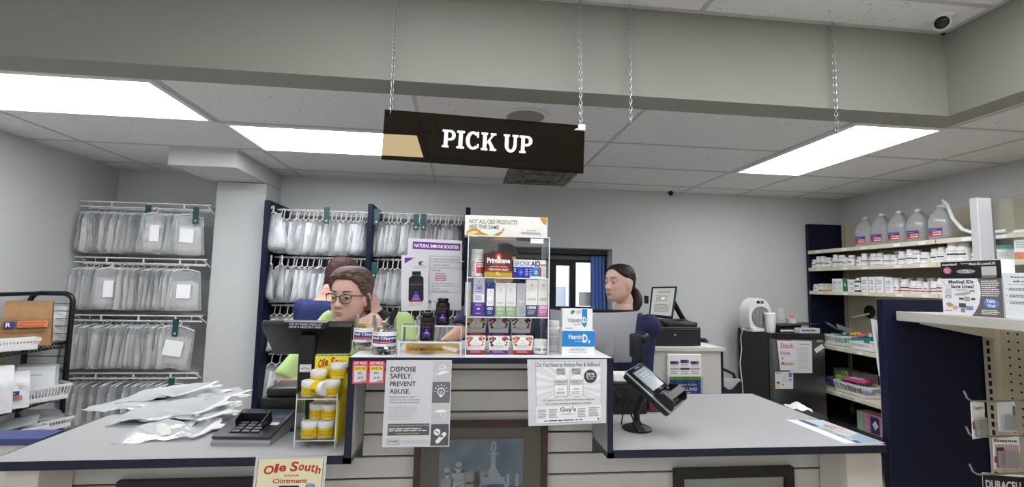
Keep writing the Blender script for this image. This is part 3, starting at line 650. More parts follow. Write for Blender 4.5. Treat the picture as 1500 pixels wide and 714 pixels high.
# ---- navy rack with hanging bags in the middle of the back wall
YP = 3.92
xl, xm, xr = wy(391, 300, YP).x, wy(543, 300, YP).x, wy(686, 306, YP).x
ztop = 2.235
t = thing('bag_rack', 'navy upright-panelled rack of rods for hanging bags against the back wall', 'rack', ((xl+xr)/2, YB, 0)); T = Matrix.Translation((-(xl+xr)/2, -YB, 0))
for x in (xl, xm, xr): b = MB(T); b.box(x-.020, YP, 0, x+.020, YB-.005, ztop, navy, .002); b.build('upright_panel', t)
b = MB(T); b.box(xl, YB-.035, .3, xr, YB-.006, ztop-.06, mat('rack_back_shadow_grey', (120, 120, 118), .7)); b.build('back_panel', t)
rows = [2.190, 1.787, 1.385, .985]
for z in rows:
    for x0, x1 in ((xl, xm), (xm, xr)):
        b = MB(T); b.tube([(x0+.02, YP+.17, z-.006), (x1-.02, YP+.17, z-.006)], .007, white_m, 8); b.build('rod', t)
names2 = ['top', 'second', 'third', 'lowest']
for k, z in enumerate(rows):
    for side, x0, x1, n, kinds in (('left', xl+.03, xm-.03, [20, 19, 17, 14][k], [1, 4, 3, 4, 1, 3]), ('right', xm+.03, xr-.03, [20, 17, 15, 10][k], [1, 4, 3, 3])):
        if k == 3 and side == 'right': continue
        bag_row(spread(x0, x1, n, .35), YP+.17, z, 'white hanging bag on the %s rod of the navy rack, %s bay' % (names2[k], side), 'bags on the %s rod, %s bay of the navy rack' % (names2[k], side), -.62, kinds, .22)
o = make_bag(150, .27, .36, .035, True, True, 'big bag tilted out at the left end of the navy rack top rod', None, .07, .45); o.location = (xl+.03, YP+.04, rows[0]); o.rotation_euler = (0, -.14, -.35)
for i in range(2):
    o = make_bag(152+i, .20, .36, .03, True, True, 'bag at the left end of the navy rack second rod, %s of two' % ('left' if i == 0 else 'right'), None, .08, .45); o.location = (xl+.035+.085*i, YP+.06, rows[1]); o.rotation_euler = (0, 0, -.9)
for px, py, lab in ((479, 306, 'teal divider tag on the top rod, left bay of the navy rack'), (610, 316, 'teal divider tag on the top rod, middle of the right bay of the navy rack'), (621, 316, 'second teal divider tag beside another on the top rod of the right bay'), (548, 386, 'teal divider tag at the left end of the second rod, right bay'), (552, 308, 'teal divider tag at the left end of the top rod, right bay')):
    p = wy(px, py, YP+.02); divider(p.x, YP+.02, p.z, lab)
# ---- black wire rack by the left wall
blk_m = mat('black_metal', (18, 18, 19), .35)
# the rack stands along the left wall: its right end frame is what the photo shows
XW = -2.99; YR = wx(38, 500, XW).y
XF = wy(97, 540, YR).x; zr = wy(72, 430, YR).z; YN0 = 1.75
t = thing('wire_rack', 'black metal wire rack by the left wall, holding paper bags and white baskets', 'rack', ((XW+XF)/2, YR, 0)); T = Matrix.Translation((-(XW+XF)/2, -YR, 0))
def uframe(y):
    R = .06; q = [(XF, y, 0), (XF, y, zr-R)] + [(XF-R+R*math.cos(a), y, zr-R+R*math.sin(a)) for a in [k*PI/12 for k in range(1, 7)]] + [(XW+R-R*math.sin(a), y, zr-R+R*math.cos(a)) for a in [k*PI/12 for k in range(0, 7)]] + [(XW, y, 0)]
    b = MB(T); b.tube(q, .0165, blk_m, 10); return b.build('end_frame', t)
uframe(YR); uframe(YN0)
b = MB(T); b.tube([(XW+.09, YN0, zr), (XW+.09, YR, zr)], .014, blk_m, 10); b.build('top_rail', t)
b = MB(T)
for z in [zr-.07-.052*k for k in range(0, 24)]: b.tube([(XW, YR, z), (XF, YR, z)], .0028, blk_m, 5)
b.build('end_wires', t)
SZ = [wy(94, 504, YR).z, wy(88, 580, YR).z, wy(84, 624, YR).z]
for z in SZ:
    b = MB(T); b.tube([(XF-.02, YN0, z+.012), (XF-.02, YR, z+.012)], .005, blk_m, 6); b.tube([(XF-.02, YN0, z-.018), (XF-.02, YR, z-.018)], .005, blk_m, 6)
    b.tube([(XF-.02, YN0+.014*k, z+(.012 if k % 2 else -.018)) for k in range(int((YR-YN0)/.014))], .0032, blk_m, 5)
    b.tube([(XW, YN0, z+.012), (XW, YR, z+.012)], .005, blk_m, 6)
    for k in range(46): y = YN0+(YR-YN0)*k/45; b.tube([(XW, y, z+.012), (XF-.02, y, z+.012)], .0022, blk_m, 5)
    b.tube([(XW, YR, z), (XF, YR, z)], .008, blk_m, 6); b.build('shelf', t)
# things on it
kraft = mat('kraft_paper', (158, 120, 80), .8, var=.12, vscale=14, bump=.5, bscale=18)
def basket(loc, L, W, H, label, rz=0, group=None, m=None):
    m = m or white_p; t = thing('plastic_basket', label, 'basket', loc, rz, group); b = MB()
    def ring(z, l, w, th): 
        b.box(-l/2, -w/2, z-th, l/2, -w/2+.004, z, m); b.box(-l/2, w/2-.004, z-th, l/2, w/2, z, m); b.box(-l/2, -w/2+.004, z-th, -l/2+.004, w/2-.004, z, m); b.box(l/2-.004, -w/2+.004, z-th, l/2, w/2-.004, z, m)
    ring(H, L+.008, W+.008, .018); ring(.03, L*.93, W*.93, .03); b.box(-L*.465, -W*.465, 0, L*.465, W*.465, .004, m)
    for s in (-1, 1):
        n = int(L/.016)
        for i in range(n+1):
            x = (i/n-.5); b.add([(x*L*.93-.003, s*W*.465, .03), (x*L*.93+.003, s*W*.465, .03), (x*L+.003, s*W/2, H-.015), (x*L-.003, s*W/2, H-.015)], [(0, 1, 2, 3)], m)
        n = int(W/.016)
        for i in range(n+1):
            y = (i/n-.5); b.add([(s*L*.465, y*W*.93-.003, .03), (s*L*.465, y*W*.93+.003, .03), (s*L/2, y*W+.003, H-.015), (s*L/2, y*W-.003, H-.015)], [(0, 1, 2, 3)], m)
    b.build('basket_body', t, 0); return t
def paper_bag(loc, w, d, h, m, label, rz=0, seed=1, folded=True, prints=None):
    t = thing('paper_bag', label, 'paper bag', loc, rz); nz = noise2(seed); b = MB(); n = 6
    def side(p0, p1, out):
        def fn(u, v):
            q = Vector(p0).lerp(Vector(p1), u); s = 1-.10*v
            pin = (1-.65*sstep(.6, 1, v))
            return (q.x*s+.010*nz(u*2, v)*math.sin(PI*u), q.y*pin*s+.024*nz(v*1.5, u)*math.sin(PI*v)*math.sin(PI*u), h*v)
        b.grid(fn, 10, 12, m)
    a = (-w/2, -d/2, 0); c = (w/2, -d/2, 0); e = (w/2, d/2, 0); f = (-w/2, d/2, 0)
    side(a, c, 0); side(c, e, 0); side(e, f, 0); side(f, a, 0); b.add([a, c, e, f], [(0, 3, 2, 1)], m)
    b.build('bag_body', t, 40)
    if folded:
        q = MB(); q.prism([(-d*.22, h-.055), (-d*.16, h), (d*.16, h+.004), (d*.10, h-.01), (-d*.14, h-.055)], w*.9, m, 'x', -w*.45); q.build('folded_top', t)
    if prints:
        pb = MB(); P = Print(pb, (-w*.42, -d*.5-.008, h*.62), (1, 0, 0), (0, -1, 0), w*.84, h*.45); prints(P); pb.build('print', t, 0)
    return t
def pr1(P):
    P.rect(.30, .1, .98, .42, K('d98a5a'), 1); P.poly([(.0, .12), (.22, .12), (.28, .26), (.22, .42), (0, .42)], K('3c3f78'), 2); P.text('R', .05, .16, .16, .38, K('f0f0f0'), 4, .02)
    P.text('Community', .34, .14, .95, .26, K('b03a34'), 3, .02); P.text('Pharmacy', .34, .29, .92, .40, K('b03a34'), 3, .02); P.lines(0, .52, 1, .66, 1, K('8a6a48'), 2, 3)
def flatbag(loc, w, l, rot, m, label, seed=3, name='plastic_bag', prints=None):
    t = thing(name, label, 'bag', loc, rot=rot); b = MB()
    for s in (1, -1): b.grid(lambda u, v: (lambda q: (q[0], -q[2]-l/2, q[1]))(pouch_fn(w, l, .012, seed, s)(u, v)), 8, 10, m)
    b.build('pouch', t, 60)
    if prints: prints(t)
    return t
QZ = [z+.016 for z in SZ]
p = wz(30, 508, QZ[0]); paper_bag((p.x-.02, p.y+.06, QZ[0]), .24, .17, .285, kraft, 'brown kraft paper bag with a red and blue pharmacy print on the black rack', .62, 4, True, pr1)
p = wz(78, 500, QZ[0]); paper_bag((p.x-.04, p.y+.02, QZ[0]), .17, .13, .24, mat('white_bag_paper', (226, 226, 228), .7, bump=.4, bscale=18), 'white paper bag standing right of the brown bag on the black rack', .5, 9, False)
p = wz(12, 515, QZ[0]); basket((p.x-.02, p.y+.03, QZ[0]), .24, .10, .07, 'shallow white basket before the brown paper bag, top shelf of the black rack', .95)
p = wz(55, 588, QZ[1]); basket((p.x-.03, p.y+.03, QZ[1]), .26, .22, .10, 'white basket of prescription papers on the rack middle shelf', 1.0)
def greenlabel(t):
    b = MB(); b.box(-.09, -.08, .014, .09, .10, .0150, paper); b.build('white_label', t, 0)
    b = MB(); b.box(-.08, .02, .0155, .03, .03, .0158, K('8cc06a')); b.build('green_line', t, 0)
flatbag((p.x-.05, p.y+.03, QZ[1]+.13), .22, .26, (.7, .1, .75), bag_clear2, 'clear bag with a green lined label lying in the middle shelf basket', 5, 'plastic_bag', greenlabel)
def flag(P):
    P.rect(.35, .30, .75, .55, K('3a3f80'), 1)
    for k in range(4): P.rect(.3, .58+k*.08, .85, .62+k*.08, K('b84450'), 1)
pa = mat('white_bag_paper', (226, 226, 228))
p = wz(22, 598, QZ[1]); paper_bag((p.x-.04, p.y, QZ[1]), .17, .12, .22, pa, 'white paper bag with red stripes on the rack middle shelf', .8, 12, False, flag)
p = wz(2, 602, QZ[1]); paper_bag((p.x, p.y-.05, QZ[1]), .14, .12, .27, pa, 'white paper bag at the left frame edge, rack middle shelf', .8, 22, False)
paper_bag((XW+.12, YR-.36, QZ[1]), .14, .12, .26, kraft, 'small brown paper bag behind the baskets on the rack middle shelf', .9, 14, False)
p = wz(62, 631, QZ[2]); basket((p.x-.03, p.y+.03, QZ[2]), .24, .2, .07, 'white basket at the far right end of the rack bottom shelf', 1.1); flatbag((p.x-.03, p.y+.03, QZ[2]+.09), .2, .18, (.2, .1, .9), bag_clear2, 'clear bag heaped in the right basket, rack bottom shelf', 8)
p = wz(22, 645, QZ[2]); basket((p.x-.03, p.y+.03, QZ[2]), .24, .2, .07, 'white basket at the left of the rack bottom shelf', 1.0); flatbag((p.x-.03, p.y+.03, QZ[2]+.09), .2, .18, (.1, -.15, .6), bag_clear2, 'clear bag heaped in the left basket, rack bottom shelf', 18)
# low half wall at the far left
p = wy(60, 645, 1.95); 
t = thing('half_wall', 'low cream half wall with a blue cap at the left frame edge', 'partition', (-2.0, 2.05, 0))
zt = wy(30, 642, 2.0).z; xe = wy(62, 645, 2.0).x
b = MB(Matrix.Translation((2.0, -2.05, 0))); b.box(-3.03, 2.0, 0, xe-.002, 2.09, zt-.025, beige); b.build('panel', t)
b = MB(Matrix.Translation((2.0, -2.05, 0))); b.box(-3.03, 1.99, zt-.025, xe, 2.10, zt, mat('blue_cap', (62, 74, 128), .4), .002); b.build('cap', t)
# ================================================================ goods on the raised counter
def onpx(px, py, z): return wz(px, py, z)
def qp(x0, y0, x1, y1, Y): return pxbox(x0, y0, x1, y1, Y)
yellow = K('f0d93a'); ink = K('2b2b2e'); wht = K('f2f2f0'); lgrey = K('b8b8ba')
# ---- nail clipper jars
clipm = steel
def clipper_mesh():
    b = MB(); b.box(-.006, -.026, -.002, .006, .026, .0005, clipm, .0008); b.box(-.0055, -.024, .003, .0055, .022, .005, clipm, .0008)
    b.tube([(-.0, -.02, -.002), (0, -.02, .009)], .002, clipm, 6); b.prism([(-.024, .004), (.024, .009), (.024, .011), (-.024, .006)], .009, clipm, 'x', -.0045)
    b.add([(-.006, .026, -.002), (.006, .026, -.002), (.006, .026, .005), (-.006, .026, .005)], [(0, 1, 2, 3)], clipm); return b
CLIP = None
def jar_clip(cx, cy, r, h, label, word, seed, face, group):
    global CLIP
    t = thing('clipper_jar', label, 'jar', (cx, cy, UT+.0005)); b = MB()
    b.lathe([(r*.9, 0), (r, .006), (r, h*.62), (r*.97, h*.68), (r*.90, h*.72), (r*.90, h), (r*.92, h+.002), (r*.87, h+.002), (r*.87, h*.72), (r*.965, h*.6), (r*.965, .006), (.0001, .004)], acry, 28); b.build('jar_body', t)
    b = MB(); P = CylPrint(b, r+.0004, h*.66, 2*r*1.25, h*.42, face)
    P.rect(-.15, 0, 1.15, 1, wht, 0); P.rect(.05, .30, .95, .80, K('26418a'), 1); P.rect(.10, .62, .80, .78, K('c8343c'), 2); P.text(word, .08, .34, .92, .56, wht, 3, .03); P.text('wide gripping', .15, .66, .7, .74, wht, 3); P.text('Premium', .08, .06, .3, .14, K('c8343c'), 2)
    P.lines(.55, .84, .95, .95, 2, lgrey, 2, seed); P.disc(1.02, .35, .05, ink, 2, 14); P.disc(1.02, .35, .035, wht, 3, 14)
    b.build('label_band', t, 0)
    rnd = random.Random(seed)
    for k in range(22):
        q = rnd.uniform(0, 2*PI); rr = rnd.uniform(0, r*.6); zz = UT+.012+rnd.uniform(0, h*.16) if k < 14 else UT+h*(.30 if group == 'left' else .62)+rnd.uniform(0, h*.16)
        if k >= 14: rr *= .7
        loc = (cx+rr*math.cos(q), cy+rr*math.sin(q), zz); rot = (rnd.uniform(-.7, .7)+(.9 if k >= 14 else 0), rnd.uniform(-.6, .6), rnd.uniform(0, 6.3))
        lab = 'shiny steel nail clipper loose in the %s clear jar' % group
        if CLIP is None: CLIP = clipper_mesh().build('nail_clipper'); o = CLIP
        else: o = CLIP.copy(); C.objects.link(o)
        o.location = loc; o.rotation_euler = rot; tag(o, lab, 'nail clipper', 'nail clippers in the %s jar' % group)
    c = thing('card', 'yellow topped card standing inside the %s clipper jar' % group, 'card', (cx-.012, cy-.01, UT+h*.40), rz=.1); b = MB(); b.box(-.02, -.0005, 0, .02, .0005, .05, wht); b.build('sheet', c, 0)
    b = MB(); P = Print(b, (-.02, -.0005, .05), *FRONT, .04, .05); P.rect(0, .05, 1, .62, yellow); P.lines(.1, .15, .9, .5, 3, ink, 2, 5); b.build('print', c, 0)
p2 = wz(559.5, 521, UT); p1 = wz(529, 516.5, UT)
jar_clip(p2.x, p2.y+.045, .0425, .118, 'right clear jar of nail clippers with a blue and white label', 'Nail Clippers', 5, -PI/2+.12, 'right')
jar_clip(p1.x-.004, p1.y+.075, .0405, .122, 'left clear jar of nail clippers behind the black monitor edge', 'Nail Clipper', 6, -PI/2+.15, 'left')
# black clip handles standing out of the right jar
t = thing('nail_clipper', 'black handled clipper sticking up out of the right clear jar', 'nail clipper', (p2.x+.012, p2.y+.05, UT+.10), rot=(.2, .35, .4))
b = MB(); b.box(-.011, -.004, 0, .011, .004, .055, black, .003); b.box(-.009, -.007, .02, .009, -.005, .055, black, .001); b.build('handle', t)
b = MB(); b.box(-.008, -.003, -.03, .008, .003, .0, steel, .001); b.build('jaw', t)
# ---- clear riser with black bottles and the immune booster sign
Yr = wz(640, 524, UT).y+.012
xa, _, xb, _ = qp(584, 500, 676, 500, Yr); z1 = wy(620, 501, Yr).z; z2 = wy(620, 477, Yr+.08).z; dpt = .17
t = thing('display_riser', 'clear acrylic two-step riser holding black supplement bottles', 'display stand', ((xa+xb)/2, Yr, UT)); T = Matrix.Translation((-(xa+xb)/2, -Yr, -UT))
b = MB(T); b.box(xa, Yr, z1-.004, xb, Yr+.075, z1, acry); b.build('lower_step', t, 0)
b = MB(T); b.box(xa, Yr+.075, z2-.004, xb, Yr+dpt, z2, acry); b.build('upper_step', t, 0)
b = MB(T); b.box(xa, Yr+.073, z1, xb, Yr+.0755, z2-.004, acry); b.build('riser_panel', t, 0)
for xx in (xa, xb-.004): b = MB(T); b.prism([(Yr, UT+.0005), (Yr, z1-.0045), (Yr+.073, z1-.0045), (Yr+.076, z2-.0045), (Yr+dpt, z2-.0045), (Yr+dpt, UT+.0005), (Yr+dpt-.02, UT+.0005), (Yr+dpt-.03, z1-.02), (Yr+.03, z1-.02), (Yr+.02, UT+.0005)], .004, acry, 'x', xx); b.build('side_panel', t, 0)
b = MB(T)
for y, z in ((Yr, z1), (Yr+.073, z2)): b.box(xa, y-.001, z-.0045, xb, y-.0002, z+.0005, acry_edge)
for xx in (xa-.0002, xb-.0038): b.box(xx, Yr-.0012, UT+.001, xx+.004, Yr-.0004, z1, acry_edge); b.box(xx, Yr+.0715, z1, xx+.004, Yr+.0725, z2, acry_edge)
b.build('polished_edges', t, 0)
blk_b = mat('black_bottle_plastic', (16, 15, 18), .25)
def supp_bottle(cx, cy, z, s, label):
    t = thing('supplement_bottle', label, 'bottle', (cx, cy, z+.0006)); R, H = .0245*s, .092*s
    b = MB(); b.lathe([(R*.93, 0), (R, .004*s), (R, H*.76), (R*.92, H*.83), (R*.62, H*.87), (R*.62, H*.88)], blk_b, 28); b.build('bottle_body', t)
    b = MB(); b.lathe([(R*.76, H*.875), (R*.78, H*.885), (R*.78, H*.985), (R*.74, H), (.0001, H)], blk_b, 30); b.build('cap', t)
    b = MB(); P = CylPrint(b, R, H*.72, 2*R*1.2, H*.66, -PI/2); vio = K('7a4fc0'); pk = K('c05ac0'); bl = K('4a6ad0')
    P.rect(.05, .02, .95, .98, K('141016', .3), 0); P.text('REJUVENIX', .14, .12, .86, .21, K('a03a52'), 2, .01); P.lines(.25, .28, .75, .40, 2, K('5a4a6a'), 2, 3)
    P.disc(.5, .50, .055, bl, 3, 12); P.poly([(.40, .58), (.60, .58), (.64, .80), (.58, .80), (.56, .70), (.44, .70), (.42, .80), (.36, .80)], vio, 3); P.poly([(.26, .95), (.40, .80), (.60, .80), (.74, .95)], pk, 3); P.disc(.5, .66, .05, K('f0a0f0'), 4, 10)
    for a in (-.22, .22): P.poly([(.5+a*.6, .6), (.5+a, .75), (.5+a*.9, .78), (.5+a*.45, .64)], bl, 3)
    b.build('label_band', t, 0); return t
p = wz(625, 499.5, z1); supp_bottle(p.x, Yr+.036, z1, 1.03, 'black supplement bottle on the lower step of the clear riser')
p = wz(648, 476, z2); supp_bottle(wy(648, 476, Yr+.11).x, Yr+.11, z2, 1.04, 'black supplement bottle on the upper step of the clear riser')
Ys = Yr+.15
t, P, pb = sheet('shelf_sign', 'white sign with a purple NATURAL IMMUNE BOOSTER banner standing on the clear riser', 'sign', [wy(598, 349, Ys+.03), wy(677, 353, Ys+.03), wy(675.5, 455, Ys), wy(592, 455, Ys)])
pur = K('6a2a8a'); 
P.rect(.09, .045, .97, .15, pur, 1); P.text('NATURAL IMMUNE BOOSTER', .12, .075, .94, .125, wht, 3, .02)
mg = K('b04a78')
P.line([(.42, .24), (.95, .24), (.965, .26), (.965, .73), (.95, .75), (.42, .75), (.405, .73), (.405, .26)], .0012, mg, 2, True)
for i, (ln, cc) in enumerate((('Powerful Immune Booster', 1), ('Activates the body natural', 1), ('immune defense', 0), ('The 6 ingredients work in', 1), ('synergy', 0))): P.text(ln, .47, .265+i*.042, .47+.021*len(ln), .295+i*.042, K('707078'), 3); cc and P.line([(.43, .28+i*.042), (.44, .29+i*.042), (.455, .265+i*.042)], .001, ink, 3)
P.lines(.52, .48, .74, .60, 5, mg, 2, 5)
for i, ln in enumerate(('Strong Antioxidants', 'Pharmaceutically Created', 'Formula', 'Made in the USA')): P.text(ln, .47, .615+i*.034, .47+.02*len(ln), .64+i*.034, K('707078'), 3)
P.text('R', .42, .86, .48, .91, ink, 3, .02); P.lines(.51, .88, .62, .9, 1, ink, 3, 4)
pb.build('print', t, 0)
t, P, pb = sheet('product_card', 'white card with a large printed black bottle, overlapping the immune booster sign', 'card', [wy(588, 374, Ys-.012), wy(628, 373, Ys-.012), wy(627, 455, Ys-.02), wy(587.5, 456, Ys-.02)])
P.poly([(.12, .05), (.48, .05), (.12, .155)], pur, 1); P.poly([(.66, .12), (.70, .12), (.70, .155), (.77, .12), (.81, .12), (.73, .165), (.82, .20), (.77, .20), (.70, .17), (.70, .20), (.66, .20)], ink, 2); P.disc(.72, .16, .085, ink, 1, 20); P.disc(.735, .165, .075, paper, 1.5, 20); P.text('REJUVENIX', .45, .215, .95, .245, K('8a8a90'), 3, .01)
P.rect(.40, .30, .72, .365, K('111113'), 2); P.poly([(.42, .37), (.70, .37), (.82, .42), (.83, .81), (.78, .84), (.32, .84), (.27, .81), (.28, .42)], K('111113'), 2); P.rect(.28, .47, .82, .80, K('1e1822'), 3); P.text('REJUVENIX', .33, .52, .77, .56, K('8a6070'), 4, .01)
P.disc(.55, .68, .035, K('4a6ad0'), 4, 12); P.poly([(.47, .71), (.63, .71), (.68, .79), (.42, .79)], K('7a4fc0'), 4); P.poly([(.36, .82), (.45, .77), (.65, .77), (.74, .82)], K('b050b8'), 5); P.lines(.3, .86, .86, .92, 2, K('c8b090'), 3, 4); P.disc(.58, .885, .16, K('e4d6c0'), 1, 16, .03)
pb.build('print', t, 0)
# gold envelope strip under the riser
p0 = wz(596, 523, UT+.001); 
t = thing('envelope', 'gold envelope box printed DEPARTMENT DELIVERY lying under the clear riser', 'box', ((xa+xb)/2+.003, Yr+.11, UT+.0005)); hw = (xb-xa)/2-.012
b = MB(); b.box(-hw, -.035, 0, hw, .035, .030, mat('gold_card', (226, 180, 100), .6), .001); b.build('box_body', t)
b = MB(); P = Print(b, (-hw, -.035, .03), *FRONT, 2*hw, .03); P.text('DEPARTMENT DELIVERY', .04, .35, .74, .72, K('5a4220'), 2, .01); P.poly([(.72, .1), (1.0, .45), (.94, .85), (.68, .4)], wht, 3); b.build('print', t, 0)
# ---- clear display case
Yc = wz(742, 522, UT).y; X0, _, X1, _ = qp(681, 520, 803.5, 520, Yc); D = .155; th = .0035
ZT = wy(740, 346, Yc).z; zs1 = wy(740, 407, Yc).z; zs2 = wy(740, 464.5, Yc).z; zb = UT+.0006
t = thing('display_case', 'tall clear acrylic display case of supplements on the raised counter', 'display case', ((X0+X1)/2, Yc+D/2, UT)); T = Matrix.Translation((-(X0+X1)/2, -(Yc+D/2), -UT))
for nm, a in (('side_panel', (X0, Yc, zb, X0+th, Yc+D, ZT)), ('side_panel', (X1-th, Yc, zb, X1, Yc+D, ZT)), ('top_panel', (X0+th, Yc, ZT-th, X1-th, Yc+D, ZT)), ('base_panel', (X0+th, Yc, zb, X1-th, Yc+D, zb+th)), ('back_panel', (X0+th, Yc+D-th, zb+th, X1-th, Yc+D, ZT-th)), ('shelf', (X0+th, Yc+.002, zs1-th, X1-th, Yc+D-th, zs1)), ('shelf', (X0+th, Yc+.002, zs2-th, X1-th, Yc+D-th, zs2))):
    b = MB(T); b.box(*a, acry); b.build(nm, t, 0)
b = MB(T); e = .0008
for xx in (X0, X1-th): b.box(xx, Yc-e, zb, xx+th, Yc-.0001, ZT, acry_edge); b.box(xx, Yc+D+.0001, zb, xx+th, Yc+D+e, ZT, acry_edge)
for zz in (zb, zs1-th, zs2-th, ZT-th): b.box(X0+th, Yc-e, zz, X1-th, Yc-.0001, zz+th, acry_edge)
b.build('polished_edges', t, 0)
b = MB(T); b.box(X0+th, Yc+.004, ZT-.03, X1-th, Yc+.006, ZT-th, acry); b.build('header_lip', t, 0)
b = MB(T); q = qp(777, 350, 796, 357, Yc); b.box(q[0], Yc-.002, q[1], q[2], Yc-.001, q[3], wht); b.build('price_sticker', t, 0); b = MB(T); q = qp(776, 405.5, 797, 408.5, Yc); b.box(q[0], Yc-.002, q[1], q[2], Yc-.001, q[3], wht); b.build('price_sticker', t, 0)
# box sign on top
q = qp(681, 317, 802, 345.5, Yc+.02); t = thing('sign_box', 'long white CBD header box lying on top of the clear display case', 'sign', ((q[0]+q[2])/2, Yc+.06, ZT+.0006)); hw = (q[2]-q[0])/2; h = q[3]-ZT-.0006
b = MB(); b.box(-hw, -.04, 0, hw, .04, h, mat('ivory_card', (232, 232, 222), .6), .001); b.build('box_body', t)
b = MB(); P = Print(b, (-hw, -.04, h), *FRONT, 2*hw, h); go = K('c89a3a'); g2 = K('7a5a20'); dg = K('7a7c74')
P.text('NOT ALL CBD PRODUCTS', .05, .20, .63, .40, dg, 3, .008); P.text('ARE THE SAME', .05, .46, .41, .66, dg, 3, .008)
P.disc(.11, .88, .09, go, 2, 20, .22); P.disc(.11, .92, .075, K('e8d49a'), 3, 20, .16); P.poly([(.18, .82), (.30, .97), (.20, .99), (.10, .96)], go, 4); P.poly([(.33, .98), (.40, .82), (.45, .78), (.46, .60), (.47, .58), (.475, .66), (.44, .86), (.40, .98)], go, 4); P.line([(.36, .97), (.42, .84), (.46, .62)], .0012, g2, 5); P.line([(.05, .86), (.11, .72), (.18, .82), (.28, .95)], .0012, g2, 5)
P.poly([(.91, .02), (.99, .02), (.99, .35), (.95, .30), (.93, .15)], go, 3); P.line([(.91, .04), (.95, .28), (.985, .35)], .0012, g2, 4); P.poly([(.795, .32), (.825, .20), (.805, .30)], ink, 3); P.text('ananda', .745, .62, .86, .70, dg, 3, .008); P.text('PROFESSIONAL', .68, .76, .92, .86, dg, 3, .008); b.build('print', t, 0)
# ---- goods inside: boxes
def carton(name, label, px0, py0, px1, z, Y, depth, bodym, prints, cat='box', rz=0.):
    q = qp(px0, py0, px1, py0, Y); w = q[2]-q[0]; h = q[3]-z-.0006
    t = thing(name, label, cat, ((q[0]+q[2])/2, Y, z+.0006), rz); b = MB(); b.box(-w/2+.0005, 0, 0, w/2-.0005, depth, h, bodym, .0006); b.build('box_body', t)
    b = MB(); P = Print(b, (-w/2, 0, h), *FRONT, w, h); prints(P); b.build('print', t, 0); return t
def pill_bottle(name, label, cx, cy, z, R, H, bm, cm, lab, capfr=.2, neck=.8, face=-PI/2, capR=None, cat='bottle', squat=1., labz=(.78, .68), n=24):
    t = thing(name, label, cat, (cx, cy, z+.0006)); hb = H*(1-capfr); b = MB()
    b.lathe([(R*.94, 0), (R, R*.08), (R, hb*.86), (R*.94, hb*.93), (R*neck, hb), (R*neck, hb+.001)], bm, n); b.build('bottle_body', t)
    cr = capR or R*neck*1.05; b = MB(); b.lathe([(cr, hb+.0005), (cr, H*.985), (cr*.95, H), (.0001, H)], cm, n); b.build('cap', t)
    if lab: b = MB(); P = CylPrint(b, R, hb*labz[0]+hb*.05, 2*R*1.2, hb*labz[1], face); lab(P); b.build('label_band', t, 0)
    return t
Y1 = Yc+.03
def lab_asp(P): P.rect(-.1, 0, 1.1, 1, wht, 0); P.rect(.42, .24, 1.1, .96, K('c84a44'), 1); P.text('O2', .55, .04, .8, .18, ink, 3, .01); P.lines(.48, .32, 1, .6, 3, wht, 3, 3); P.lines(0, .2, .35, .9, 5, lgrey, 2, 4)
q = qp(690, 366, 709, 405, Y1+.03); pill_bottle('pill_bottle', 'white pill bottle with a red label on the top shelf of the clear case', (q[0]+q[2])/2, Y1+.03, zs1, (q[2]-q[0])/2, q[3]-zs1, white_p, white_p, lab_asp, .2, .9)
brn = K('5a3526')
def pr_prim(P):
    P.rect(0, .80, 1, 1, K('c8a83a'), 1); P.rect(0, .74, 1, .80, K('8a6a30'), 1); P.disc(.5, .13, .13, K('c8443a'), 2, 22); P.disc(.5, .16, .075, K('e0886a'), 3, 18); P.poly([(.44, .26), (.5, .06), (.56, .26)], wht, 4)
    P.text('Primatene', .09, .20, .91, .42, wht, 5, .04); P.text('TABLETS', .26, .42, .74, .52, K('d84a3a'), 5, .04); P.text('ASTHMA RELIEF', .18, .545, .82, .59, wht, 5, .02); P.rect(.10, .62, .90, .74, K('c03a34'), 3); P.disc(.1, .68, .025, K('c03a34'), 3, 10); P.disc(.9, .68, .025, K('c03a34'), 3, 10); P.text('TEMPORARY RELIEF', .15, .645, .85, .715, wht, 5, .02)
    P.disc(.47, .84, .06, K('ecd870'), 4, 14); P.disc(.53, .88, .06, K('e2c850'), 5, 14)
carton('medicine_box', 'brown and gold asthma tablet box on the top shelf of the clear case', 710, 371, 751, zs1, Y1, .06, brn, pr_prim)
def pr_bronk(P):
    P.rect(0, 0, 1, 1, wht, 0); P.rect(0, .40, .86, 1, K('2432a0'), 1); P.rect(.58, .40, .80, 1, K('3a8ac8'), 2); P.rect(.79, .40, .86, 1, K('c84a5a'), 2); P.text('BRONK', .03, .06, .52, .36, K('4a5a8a'), 3); P.text('AID', .53, .06, .82, .36, K('1f2a6a'), 3, .03); P.rect(.83, .22, .98, .34, K('d87078'), 2); P.text('MAX', .85, .25, .96, .31, wht, 4)
    P.poly([(.13, .68), (.22, .48), (.31, .68), (.22, .90)], K('5a7ad0'), 3); P.poly([(.16, .68), (.22, .55), (.28, .68), (.22, .82)], K('2432a0'), 4); P.text('4', .205, .62, .24, .74, wht, 5, .02); P.lines(.36, .50, .46, .92, 4, K('c0c8e8'), 3, 6); P.lines(.49, .50, .57, .92, 4, K('c0c8e8'), 3, 7); P.disc(.69, .68, .055, K('cfe2f2'), 3, 16); P.disc(.69, .68, .04, K('3a8ac8'), 4, 16); P.rect(.68, .56, .70, .82, wht, 5); P.lines(.02, .5, .08, .85, 3, wht, 3, 8); P.lines(.89, .45, .97, .95, 6, lgrey, 3, 9)
carton('medicine_box', 'white and blue bronchial tablet box on the top shelf of the clear case', 752.5, 381, 800, zs1, Y1-.005, .06, wht, pr_bronk)
Y2 = Yc+.02
silv = K('b9bcbe')
def tall(top, bands):
    def f(P):
        for a0, a1, m in bands: P.rect(0, a0, 1, a1, m, 1)
        top(P)
    return f
